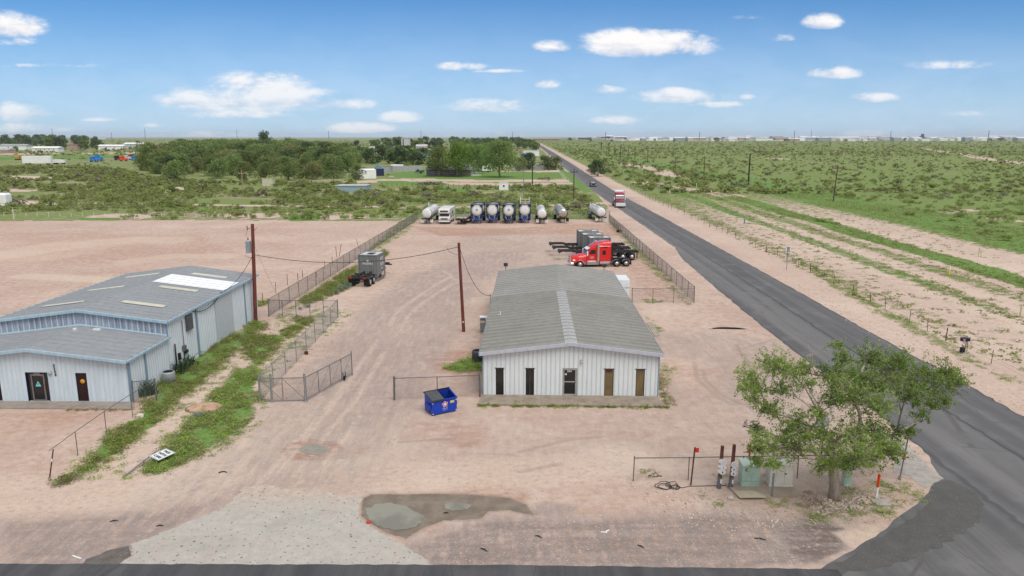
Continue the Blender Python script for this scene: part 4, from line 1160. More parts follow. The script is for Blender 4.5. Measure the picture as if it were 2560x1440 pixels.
for k in range(8): b.add([(.12, yv + .06, 2.62 + k * .14), (.12, yv + 1.04, 2.62 + k * .14), (.19, yv + 1.04, 2.57 + k * .14), (.19, yv + .06, 2.57 + k * .14)], [(0, 1, 2, 3)])
b.build('slat', M_galv_dark, vent)
b = MB(); b.path([(.1, 7.9, 3.6), (.1, 7.9, 1.4), (.1, 7.8, .6)], .035); b.box(.04, 7.7, 1.25, .2, 8.1, 1.65); b.build('conduit', M_galv_dark, wh)
b = MB(); b.path([(.14, 6.4, 2.2), (.14, 6.4, .05)], .06); b.box(.04, 6.9, .8, .18, 7.15, 1.3); b.build('black_pipe', M_black, wh)
b = MB(); b.box(.05, 8.0, .98, .16, 8.45, 1.2); b.build('meter_box', M_black, wh)
for (u0, u1, z0, z1) in ops:
    wd = window(wh, u0 - 2 * HWD, u1 - 2 * HWD, z0, z1, 0, mat('maroon_tinted_pane', (0.028, 0.013, 0.012), .25), mat('navy_frame', (0.012, 0.014, 0.05), .5), w=.05)
    if u1 - 2 * HWD > -10:
        cx = (u0 + u1) / 2 - 2 * HWD + .03
        b = MB(); b.lathe([(.075, -.004), (.155, -.004), (.155, .004), (.075, .004)], 24, 'y', (cx, .058, 1.42)); b.build('round_sticker', mat('orange_sticker', (0.70, 0.33, 0.03), .5), wd)
        b = MB(); b.poly([(cx - .045, .055, 1.36), (cx + .045, .055, 1.36), (cx, .055, 1.47)]); b.build('sticker_mark', mat('orange_sticker', (0.70, 0.33, 0.03), .5), wd)
u0, u1, z0, z1 = dops; u0 -= 2 * HWD; u1 -= 2 * HWD
dr = MB(); navy = mat('navy_frame', (0.012, 0.014, 0.05), .5)
for a, bb, c, d in ((u0, u0 + .05, .05, z1), (u1 - .05, u1, .05, z1), (u0 + .05, u1 - .05, z1 - .05, z1)): dr.box(a, .0, c, bb, .12, d)
dro = dr.build('entrance', navy, wh)
g = MB(); g.quad((u0 + .05, .11, .05), (u1 - .05, .11, .05), (u1 - .05, .11, z1 - .05), (u0 + .05, .11, z1 - .05)); g.build('entrance_glass', M_glass, dro)
lf = MB(); a0, a1 = u0 + .30, u1 - .28
for a, bb, c, d in ((a0, a0 + .09, .06, 1.9), (a1 - .09, a1, .06, 1.9), (a0 + .09, a1 - .09, 1.78, 1.9), (a0 + .09, a1 - .09, .06, .14)): lf.box(a, .05, c, bb, .1, d)
lf.build('door_leaf', mat('mauve_grey_frame', (0.17, 0.15, 0.16), .5), dro)
cx = (a0 + a1) / 2 - .02
b = MB(); b.poly([(cx - .2, .085, 1.05), (cx + .2, .085, 1.05), (cx, .085, 1.42)]); st_o = b.build('triangle_sticker', mat('aqua_sticker', (0.20, 0.62, 0.66), .5), dro)
b = MB(); b.poly([(cx - .07, .08, 1.18), (cx + .07, .08, 1.18), (cx, .08, 1.31)]); b.build('sticker_centre', mat('dark_teal', (.02, .09, .1), .5), dro)
b = MB(); b.box(a1 - .07, .02, .85, a1 - .02, .06, 1.1); b.build('door_handle', mat('brass', (0.45, 0.22, 0.08), .4, .5), dro)
b = MB(); b.box(a0 + .22, .03, 1.88, a1 - .25, .05, 1.98); b.build('notice', mat('brown_notice', (0.25, 0.2, 0.17), .6), dro)
for i, ch in enumerate('5508'):
    text_mesh(ch, .24, 'house_number', M_text_dark, wh, frame((wu(150.5) + i * .012, -.034, 2.52 - i * .21), (1, 0, 0), (0, 0, 1)), bold=.008)
lx = wu(140)
b = MB(); b.lathe([(.02, 0), (.1, -.02), (.12, -.1), (.03, -.14)], 12, 'y', (lx, -.03, 2.02)); b.build('wall_lamp', mat('grey_lamp', (0.38, 0.38, 0.36), .5), wh)
b = MB(); b.box(-6.15, LL - 1.2, LR_ - .05, -5.95, LL - 1.0, LR_ + .12); b.build('roof_vent', M_white, wh)
b = MB(); b.box(-5.1, LL - .6, LR_ - .2, -4.6, LL - .35, LR_ - .08); b.build('roof_vent', M_white, wh)
sheet('warehouse_walk', [(wh_M @ Vector((*p, 0)))[:2] for p in [(-22, -.02), (-22, -1.25), (.9, -1.35), (.2, -.02)]], .06, mat('walk_concrete_grey', (0.27, 0.23, 0.20), .9, var=.12, vscale=1.2, bump=.3, bscale=40), label='worn concrete walk along the warehouse front', step=1.0, amp=.03, seed=6, thick=.07)
ac_unit('condenser_unit', (*G(423, 956)[:2], 0), 'light grey round condenser in the weeds beside the warehouse wall', .43, .82, mat('light_condenser_case', (0.36, 0.39, 0.40), .5, .2, var=.1))
# ------------------------------------------------------------------ fences
def chain_mesh(mb, a, b, z0, z1, pitch=.12, r=.004):
    """real diagonal wires of a chain-link panel between two points on the ground plane"""
    a = Vector((a[0], a[1], 0)); b = Vector((b[0], b[1], 0)); L = (b - a).length; u = (b - a) / L; n = Vector((-u.y, u.x, 0)) * r
    up = Vector((0, 0, 1)); H = z1 - z0
    s = -H
    while s < L:
        for sg in (1, -1):
            # wire from (s, z0) rising to (s+H, z1), mirrored for sg=-1
            t0, t1 = max(s, 0), min(s + H, L)
            if t1 - t0 < .02: continue
            if sg == 1: p = (t0, z0 + (t0 - s)), (t1, z0 + (t1 - s))
            else: p = (t0, z1 - (t0 - s)), (t1, z1 - (t1 - s))
            A = a + u * p[0][0] + up * p[0][1]; B = a + u * p[1][0] + up * p[1][1]
            d = (B - A).normalized(); w_ = d.cross(n.normalized()) * r
            mb.add([A - w_, B - w_, B + n, A + n, B + w_, A + w_], [(0, 1, 2, 3), (3, 2, 4, 5)])
        s += pitch


def fence(name, label, a, b, h, n, rail=True, r_post=.03, pitch=.12, wr=.004, end_r=.045, m=None, mesh=True, group=None, lean=0.02, skip=(), seed=1, cat='fence', mh=None, ends=True, bottom=False):
    a = Vector((a[0], a[1], 0)); b = Vector((b[0], b[1], 0)); m = m or M_galv_dark; rnd = random.Random(seed)
    t = thing(name, label, cat, a, 0, group); u = b - a; L = u.length
    for i in range(n + 1):
        if i in skip: continue
        p = u * (i / n); rr = end_r if ends and i in (0, n) else r_post
        q = MB(); dx, dy = rnd.gauss(0, lean), rnd.gauss(0, lean)
        q.tube((p.x, p.y, 0), (p.x + dx, p.y + dy, h + (.08 if rr == end_r and ends else 0)), rr, n=6)
        q.build('post', m, t)
    if rail:
        q = MB(); q.path([Vector((u.x * i / n, u.y * i / n, h - .02)) + Vector((0, 0, rnd.gauss(0, .012))) for i in range(n + 1)], .025, 6); q.build('top_rail', m, t)
    if bottom:
        q = MB(); q.tube((0, 0, .08), (u.x, u.y, .08), .018, n=5); q.build('bottom_rail', m, t)
    if mesh:
        q = MB(); chain_mesh(q, (0, 0), (u.x, u.y), .04, mh or h - .03, pitch, wr); q.build('chain_link', m, t, fix=False)
    return t


g_ = lambda x, y: G(x, y)[:2]
FL0, FL1 = g_(672, 792), g_(1043, 551)
fence('chain_link_fence', 'long chain link fence dividing the two dirt yards on the left', FL0, FL1, 1.75, 28, pitch=.13, wr=.007, rail=True)
fence('chain_link_fence', 'short chain link cross fence closing the weedy strip behind the diagonal fence', FL0, g_(845, 794), 1.7, 5, pitch=.14, wr=.005, skip=(0,))
fence('chain_link_fence', 'diagonal chain link fence with pipe rail beside the drive, ending at the open gate', g_(845, 794), g_(651, 1004), 1.75, 8, pitch=.10, wr=.004, m=M_galv)
fence('chain_link_fence', 'short chain link fence behind the blue dumpster', g_(986, 1000), g_(1200, 992), 1.55, 2, pitch=.10, wr=.0025, end_r=.07, m=M_galv_dark)
fence('chain_link_fence', 'chain link fence along the right edge of the truck yard beside the road', g_(1522, 556), g_(1735, 757), 1.75, 25, pitch=.13, wr=.006)
fence('chain_link_fence', 'chain link cross fence between the office and the right yard fence', g_(1735, 757), g_(1580, 757), 1.55, 3, pitch=.13, wr=.003, skip=(0,))
fence('chain_link_fence', 'chain link fence across the far end of the truck yard behind the tank trailers', g_(1043, 549), g_(1524, 548), 1.75, 13, pitch=.22, wr=.008, rail=True)
fence('chain_link_fence', 'low chain link fence behind the utility cabinets at the road corner', g_(1583, 1203), g_(2262, 1192), 1.28, 5, pitch=.12, wr=.0015, r_post=.026, end_r=.032, skip=(5,))
# fence panel and falling rail by the warehouse corner
t = fence('chain_link_fence', 'small leaning chain link panel at the warehouse corner', g_(334, 1008), g_(392, 1002), 1.5, 1, pitch=.10, wr=.004)
t = thing('sagging_pipe_fence', 'bare sagging pipe rail on thin posts leading to the fallen sign', 'fence', G(387, 1000))
pts = [(392, 1001, 1.35), (332, 1043, 1.5), (267, 1087, 1.45), (195, 1139, 1.4), (128, 1172, 1.0)]
W3 = [G(x, y) + Vector((0, 0, z)) - Vector(t.location) for x, y, z in pts]
q = MB(); q.path(W3, .02, 6); q.build('top_rail', M_galv_dark, t)
for p in W3[1:4]:
    q = MB(); q.tube((p.x, p.y, 0), p, .026, n=6); q.build('post', M_galv_dark, t)
q = MB(); a = G(124, 1195); tt = thing('rusty_stake', 'leaning rusty stake at the end of the sagging pipe rail', 'post', a)
q.tube((0, 0, 0), (.35, .05, 1.55), .035, .03, n=6); q.build('stake', M_rust, tt)
q = MB(); q.tube((.2, .03, .9), (.235, .035, 1.05), .04, n=6); q.build('white_band', M_white, tt)
# drive gate: fixed braced frame and a swung-open leaf on a wheel
GM = mat('gate_steel', (0.20, 0.21, 0.22), .5, .4, var=.15, vscale=7)
a, b_ = G(651, 1005), G(765, 1002)
t = thing('pipe_gate', 'fixed braced pipe gate panel between two thick gate posts', 'gate', a)
u = b_ - a; L = u.length; ud = u / L
def braced(t, u, L, h, bays, parent, z0=.06, r_=.03, flip=False, mesh=True):
    ud = u.normalized()
    q = MB(); q.tube(ud * .0 + Vector((0, 0, h)), ud * L + Vector((0, 0, h)), r_, n=6); q.tube(Vector((0, 0, z0)), ud * L + Vector((0, 0, z0)), r_, n=6)
    for i in range(bays + 1): q.tube(ud * (L * i / bays) + Vector((0, 0, z0)), ud * (L * i / bays) + Vector((0, 0, h)), r_ * .9, n=6)
    q.build('gate_frame', GM, t)
    for i in range(bays):
        q = MB(); A, B = ud * (L * i / bays), ud * (L * (i + 1) / bays)
        if flip: A, B = B, A
        q.tube(A + Vector((0, 0, z0)), B + Vector((0, 0, h)), r_ * .7, n=5); q.build('brace', GM, t)
    if mesh:
        q = MB(); chain_mesh(q, (0, 0), (ud.x * L, ud.y * L), z0, h, .10, .003); q.build('chain_link', M_galv_dark, t, fix=False)
braced(t, u, L, 1.62, 2, t, flip=True)
for nm, px, py, lb in (('gate_post', 651, 1005, 'slim pipe post at the left end of the gate panel'), ('gate_post', 681, 1004, 'second pipe post from the left carrying the braced gate panel'), ('gate_post', 765, 1003, 'thick pipe post where the open gate leaf hinges')):
    p = G(px, py); q = MB(); rr = .05 if px == 651 else .075
    q.tube((0, 0, 0), (0, 0, 1.9), rr, n=10); q.lathe([(rr, 1.9), (rr * .7, 1.95), (.01, 1.97)], 10)
    q.lathe([(rr * 2, 0), (rr * 1.8, .04), (rr, .06)], 10)
    o = q.build(nm, M_galv, None, p - Vector((0, .06, 0))); tag(o, lb, 'post', 'gate posts')
a, b_ = G(767, 1003), G(881, 938)
t = thing('swing_gate', 'open chain link gate leaf swung into the yard on a small wheel', 'gate', a)
u = b_ - a; L = u.length; ud = u / L
braced(t, u, L, 1.66, 4, t, z0=.16)
q = MB(); q.tube(ud * (L - .02), ud * (L - .02) + Vector((0, 0, 1.85)), .035, n=6); q.build('end_stile', GM, t)
w_ = ud * (L * .80)
q = MB(); q.tube(w_ + Vector((-.05, -.08, .22)), w_ + Vector((-.05, -.08, .62)), .03, n=6); q.tube(w_ + Vector((.14, -.08, .22)), w_ + Vector((.14, -.08, .62)), .03, n=6); q.build('wheel_fork', M_black, t)
q = MB(); q.lathe([(.06, -.04), (.16, -.05), (.18, 0), (.16, .05), (.06, .04)], 16, 'x', (w_.x + .05, w_.y - .08, .18)); q.build('gate_wheel', M_rubber, t)
# rusty fence posts left of the long fence
for i, (x, y, hh, dx) in enumerate([(658, 762, 1.25, 0), (690, 733, 1.3, 0), (719, 713, 1.35, 0), (745, 701, .9, .0), (757, 694, .9, 0), (792, 693, .7, 0), (812, 672, 1.1, .0), (831, 664, 1.3, 0), (842, 643, 1.6, .1), (848, 641, 1.9, -.25), (1032, 547, 1.6, 0), (897, 622, 1.6, .2)]):
    q = MB(); q.box(-.025, -.025, 0, .025, .025, hh); o = q.build('steel_fence_post', M_rust, None, G(x, y), (0, dx, .3 * i)); tag(o, 'rusty loose fence post left of the long yard fence', 'post', 'rusty posts along the left yard fence')
# barbed-wire fence right of the road
def fx(y): return np.interp(y, [30, 52, 64, 77, 107, 180, 300, 420], [36.3, 36.8, 37.5, 38.1, 38.8, 38.4, 40.6, 43.2])
rnd = random.Random(8)
t = thing('barbed_wire_fence', 'barbed wire fence on thin rusty posts along the right side of the road', 'fence', (36, 30, 0))
ys = []; y = 31.0
while y < 410: ys.append(y); y += rnd.choice([3.3, 4.4, 5.2]) + (y > 150) * 1.5
for i, y in enumerate(ys):
    hh = rnd.uniform(1.0, 1.25); x = fx(y) + rnd.gauss(0, .1)
    q = MB(); lx, ly = rnd.gauss(0, .05), rnd.gauss(0, .04)
    rr = .045 if i % 4 == 0 else .028
    q.tube((x - 36, y - 30, 0), (x - 36 + lx, y - 30 + ly, hh), rr, n=5); q.build('post', M_rust if i % 3 else M_wood_grey, t)
q = MB()
for hh in (.35, .65, .95): q.path([(fx(y) - 36, y - 30, hh + rnd.gauss(0, .02)) for y in ys], .006, 4)
q.build('wire', M_galv_dark, t)
q = MB(); q.tube((36.35 - 36, 47.3 - 30, 0.0), (36.9 - 36, 45.2 - 30, 1.1), .05, n=6); q.build('brace_pole', M_rust, t)
# far pipe rail fences round the paddock
fence('pipe_fence', 'white pipe rail fence beside the road in front of the far house', g_(1425, 462), g_(1388, 422), 1.6, 12, mesh=False, m=M_white, r_post=.07, end_r=.08)
fence('wire_fence', 'thin wire fence across the paddock beyond the scrub', g_(955, 466), g_(1240, 470), 1.3, 22, mesh=False, rail=False, m=M_wood_grey, r_post=.07, end_r=.1)
fence('wire_fence', 'row of small stakes along the near edge of the scrub', g_(10, 541), g_(980, 545), .8, 34, mesh=False, rail=False, m=M_white, r_post=.04, end_r=.04)

# ------------------------------------------------------------------ poles and cables
def tilt_pole(name, label, base, top_px, top_y, r=.16, m=M_wood, group=None, dy=0.0):
    """wood pole standing at base, top seen at the given photo point"""
    D = base.y + dy; z = zat(top_y, D)
    u = top_px - 1280; v = top_y - 720
    x = u * D / (CT * FOC - ST * v)
    t = thing(name, label, 'utility pole', base, 0, group)
    q = MB(); q.tube((0, 0, -.2), (x - base.x, dy, z), r, r * .78, n=12); q.build('pole', m, t)
    return t, Vector((x, D, z))
P1, T1 = tilt_pole('utility_pole', 'brown utility pole with grey transformer at the rear corner of the warehouse', G(639, 802), 631, 560, .19)
d = T1 - Vector(P1.location)
def on1(z): return d * (z / d.z)
q = MB(); p = on1(d.z - 2.1); c = Vector((p.x - .42, p.y - .05, 0))
q.lathe([(.05, p.z - .62), (.22, p.z - .6), (.235, p.z - .55), (.235, p.z + .45), (.25, p.z + .47), (.25, p.z + .53), (.12, p.z + .58), (.02, p.z + .6)], 18, c=(c.x, c.y, 0))
for i in range(8):
    a = 2 * math.pi * i / 8; q.box(.23, -.015, p.z - .45, .27, .015, p.z + .35, Matrix.Translation(c) @ Matrix.Rotation(a, 4, 'Z'))
can = q.build('transformer', mat('transformer_grey', (0.36, 0.40, 0.43), .4, .2, var=.1), P1)
q = MB(); q.lathe([(.05, p.z + .58), (.07, p.z + .63), (.04, p.z + .68), (.07, p.z + .73), (.03, p.z + .85)], 10, c=(c.x, c.y, 0)); q.build('bushing', mat('brown_ceramic', (.2, .08, .04), .2), can)
q = MB(); pp = on1(d.z - .35)
q.tube(pp + Vector((-.2, 0, 0)), pp + Vector((-.55, 0, -.15)), .03, n=6); q.lathe([(.03, pp.z - .2), (.06, pp.z - .1), (.04, pp.z), (.06, pp.z + .1), (.02, pp.z + .2)], 8, c=(pp.x - .5, pp.y, 0))
pp = on1(d.z - .6); q.tube(pp + Vector((.15, 0, 0)), pp + Vector((.4, 0, .25)), .025, n=5)
q.build('cutout_fuse', M_galv_dark, P1)
q = MB(); q.path([c + Vector((0, 0, p.z + .8)), c + Vector((-.15, -.1, p.z + 1.0)), on1(d.z - .5) + Vector((-.45, 0, 0))], .012, 4); q.path([c + Vector((-.2, -.15, p.z - .5)), c + Vector((-.28, -.15, p.z - .9)), on1(d.z - 3.2) + Vector((-.1, -.1, 0))], .015, 4); q.build('lead', M_cable, P1)
P2, T2 = tilt_pole('utility_pole', 'leaning bare brown pole in the drive left of the office', G(1159.5, 829), 1147, 607, .15)
q = MB(); d2 = T2 - Vector(P2.location); p = d2 * .115; q.box(p.x - .05, p.y - .17, p.z - .06, p.x + .05, p.y - .14, p.z + .06); q.build('tag_plate', M_white, P2)
def sag(a, b, s, n=16):
    return [a.lerp(b, i / n) - Vector((0, 0, s * 4 * (i / n) * (1 - i / n))) for i in range(n + 1)]
def cable(label, a, b, s, r=.02, name='overhead_cable', extra=None, group='service cables'):
    q = MB(); pts = sag(a, b, s); q.path(pts, r, 5)
    if extra: extra(q)
    o = q.build(name, M_cable); return tag(o, label, 'cable', group)
at1 = Vector(P1.location) + on1(d.z - 2.9); at2 = T2 - Vector((0, 0, .35))
cable('long black cable sagging from the transformer pole to the leaning pole', at1 + Vector((.1, 0, 0)), at2, 1.05, .026, extra=lambda q: q.path([at2 + Vector((-1.0, .1, -.1)), at2 + Vector((-.95, .1, -.4)), at2 + Vector((-.5, 0, -.6)), at2 + Vector((-.1, 0, -.75))], .016, 4))
cable('black cable dropping from the leaning pole to the office eave', at2 + Vector((.12, 0, -.25)), office_M @ Vector((-.28, OT(G(1218, 755, 3.2)).y, 3.8)), 1.2, .022)
cable('black cable from the transformer pole down to the warehouse eave', at1 + Vector((-.1, 0, -.1)), wh_M @ Vector((.2, 15.2, 4.2)), .5, .022)
cable('black cable looping along the warehouse side wall from the eave to the vent', wh_M @ Vector((.2, 15.0, 4.1)), wh_M @ Vector((.08, 9.6, 3.95)), .55, .028)
q = MB(); q.lathe([(.02, 0), (.06, .05), (.05, .2), (.01, .25)], 8); o = q.build('weatherhead', M_galv, None, wh_M @ Vector((.2, 15.1, 4.2))); tag(o, 'small galvanised cable weatherhead on the warehouse eave', 'weatherhead')
q = MB(); q.path(sag(Vector(P1.location) + on1(7.6), G(690, 733), .15), .009, 4); o = q.build('guy_wire', M_cable); tag(o, 'thin guy wire from the transformer pole to the ground', 'guy wire')
# thin service line crossing the warehouse front
q = MB(); q.path(sag(wh_M @ Vector((-13.5, -2.4, 2.3)), wh_M @ Vector((-8.0, -.6, 2.25)), .12), .012, 4); o = q.build('service_wire', M_galv); tag(o, 'pale wire slanting across the warehouse entrance', 'cable')

def far_pole(x, yt, yb, label='dark wooden utility pole standing in the scrub', r=.17, arm=0, m=M_wood_dark, name='utility_pole', group='distant utility poles', tx=None, rmin=1.0):
    b = G(x, yb); D = b.y; z = zat(yt, D)
    r = max(r, D * .00042 * rmin)
    tx = x if tx is None else tx
    xt = (tx - x) / FOC * D
    t = thing(name, label, 'utility pole', b, 0, group)
    q = MB(); q.tube((0, 0, 0), (xt, 0, z), r, r * .75, n=6); q.build('pole', m, t)
    if arm:
        q = MB(); q.box(xt - arm / 2, -.08, z - 1.0, xt + arm / 2, .08, z - .75); 
        for k in (-.45, 0, .45): q.tube((xt + arm * k, 0, z - .75), (xt + arm * k, 0, z - .3), r * .5, n=5)
        q.build('crossarm', m, t)
    return t
far_pole(1331, 402, 464, 'dark pole with a lamp left of the road by the paddock', .2, 0)
far_pole(1434, 422, 500, 'tall brown pole with short crossarm beside the road before the pickup', .17, 2.0, M_wood_grey)
far_pole(1309, 422, 490, 'pale thin pole in the scrub left of the lamp pole', .14, 0, M_galv)
far_pole(1372, 382, 427, 'brown pole behind the paddock beside the white pipe fence', .2, 0, M_wood_grey)
far_pole(608, 426, 487, 'pale weathered pole with crossarm in front of the dark woods', .17, 2.2, mat('pale_pole_wood', (0.36, 0.28, 0.19), .9))
far_pole(2083, 412, 504, 'brown pole with wide crossarm alone in the green plain', .18, 3.2, M_wood_grey, tx=2087)
far_pole(1870.5, 384, 464, 'tallest black pole in the middle of the green plain', .30, 0, M_wood_dark)
far_pole(1759.5, 390, 444, 'slender brown pole left of the tallest black pole', .2, 1.6, M_wood_grey)
far_pole(1687, 391, 422, 'slender brown pole, second left of the tallest black pole', .2, 1.2, M_wood_grey, tx=1688)
far_pole(2200 / 4 + 1280, 400, 437, 'faint grey steel pole between two dark poles in the plain', .14, 0, M_galv)
for x, yt, yb in ((1503, 354, 374), (1522, 356, 386), (1537, 361, 384), (1551, 366, 392), (1570, 369, 395), (1587, 369, 399), (1619, 367, 407)):
    far_pole(x, yt, yb, 'dark pole in the receding line right of the road', .22, 1.5 if x in (1522, 1619) else 0)
for x, yt, yb in ((1984.5, 327, 358), (2225.5, 328, 353), (2469, 326, 359), (1513, 330, 354), (1748, 329, 352)):
    far_pole(x, yt, yb, 'tall grey steel pylon pole rising above the horizon', .45, 0, mat('far_steel', (0.16, 0.17, 0.18), .7), name='transmission_pole', group='tall poles on the right horizon', rmin=1.2)
for x, yt, yb in ((364, 321, 353), (593, 324, 350), (133, 320, 350), (822, 326, 350), (1281, 329, 352), (1053, 327, 350), (280, 331, 350), (2027, 325, 350)):
    far_pole(x, yt, yb, 'hair-thin mast on the horizon', .4, 0, mat('far_steel', (0.16, 0.17, 0.18), .7), name='radio_mast', group='thin masts on the horizon', rmin=.9)
for (xa, ya, xb, yb_) in ((608, 427, 430, 437), (608, 427, 760, 424)):
    pa = G(608, 487); Dp = pa.y; a = Vector((pa.x, Dp, zat(428, Dp))); Db = Dp * 1.02
    b2 = Vector(((xb - 1280) / FOC * Db, Db, zat(yb_, Db)))
    cable('thin pale line strung from the weathered pole along the woods', a, b2, .8, .03, 'overhead_line', group='lines by the weathered pole')
# ------------------------------------------------------------------ vehicles
M_redp = mat('red_cab_paint', (0.60, 0.004, 0.006), .28, var=.05, vscale=1, coat=.6, spec=.5)
M_wind = mat('windscreen_glass', (0.06, 0.08, 0.085), .12, var=.3, vscale=1.3, spec=.45)
M_rim = mat('aluminium_rim', (0.55, 0.55, 0.55), .3, .8, var=.1)
M_lens = mat('clear_lens', (0.75, 0.76, 0.74), .15, 0, var=.05, spec=.6)
M_redlens = mat('red_lens', (0.55, 0.01, 0.01), .2)


def strokes(name, n, size, m, parent, M, seed=1):
    """a line of lettering too small to read in the photo: n separate letter-like marks"""
    rnd = random.Random(seed + n); q = MB(); x = -n * size * .36
    for i in range(n):
        w_ = size * rnd.uniform(.45, .62); t_ = size * .16
        for (a, b, c, d) in rnd.sample([(0, 0, t_, size), (w_ - t_, 0, w_, size), (0, size - t_, w_, size), (0, 0, w_, t_), (0, size * .45, w_, size * .45 + t_)], 3):
            q.add([M @ Vector((x + a, b - size / 2, 0)), M @ Vector((x + c, b - size / 2, 0)), M @ Vector((x + c, d - size / 2, 0)), M @ Vector((x + a, d - size / 2, 0))], [(0, 1, 2, 3)])
        x += size * .74
    return q.build(name, m, parent, fix=False)


def wheel(parent, x, y, r=.51, w=.28, dual=False, rim=M_rim, name='wheel'):
    """wheel on an axle along y; outer side decided by the sign of y"""
    s = 1 if y > 0 else -1
    q = MB(); W_ = w * (2.1 if dual else 1)
    q.lathe([(r * .58, -W_ / 2), (r * .93, -W_ / 2), (r, -W_ / 2 + .05), (r, W_ / 2 - .05), (r * .93, W_ / 2), (r * .58, W_ / 2)], 22, 'y', (x, y - s * W_ / 2, r))
    tyre = q.build(name, M_rubber, parent)
    q = MB(); yo = y
    if dual: pf = [(r * .60, .012), (r * .56, -.06), (r * .40, -.15), (r * .28, -.13), (r * .2, -.02), (.02, -.01)]
    else: pf = [(r * .60, .012), (r * .54, -.02), (r * .40, .0), (r * .25, .03), (r * .18, .09), (.02, .1)]
    vs = [(a, s * b) for a, b in pf]
    q.lathe(vs, 20, 'y', (x, yo, r)); q.build('rim', rim, tyre)
    q = MB()
    for i in range(10):
        a = 2 * math.pi * i / 10; ax, az = math.cos(a) * r * .47, math.sin(a) * r * .47
        q.lathe([(.035, 0), (.035, .004)], 8, 'y', (x + ax, yo + s * (-.105 if dual else -.005), r + az))
    q.build('hand_hole', M_black, tyre)
    return tyre


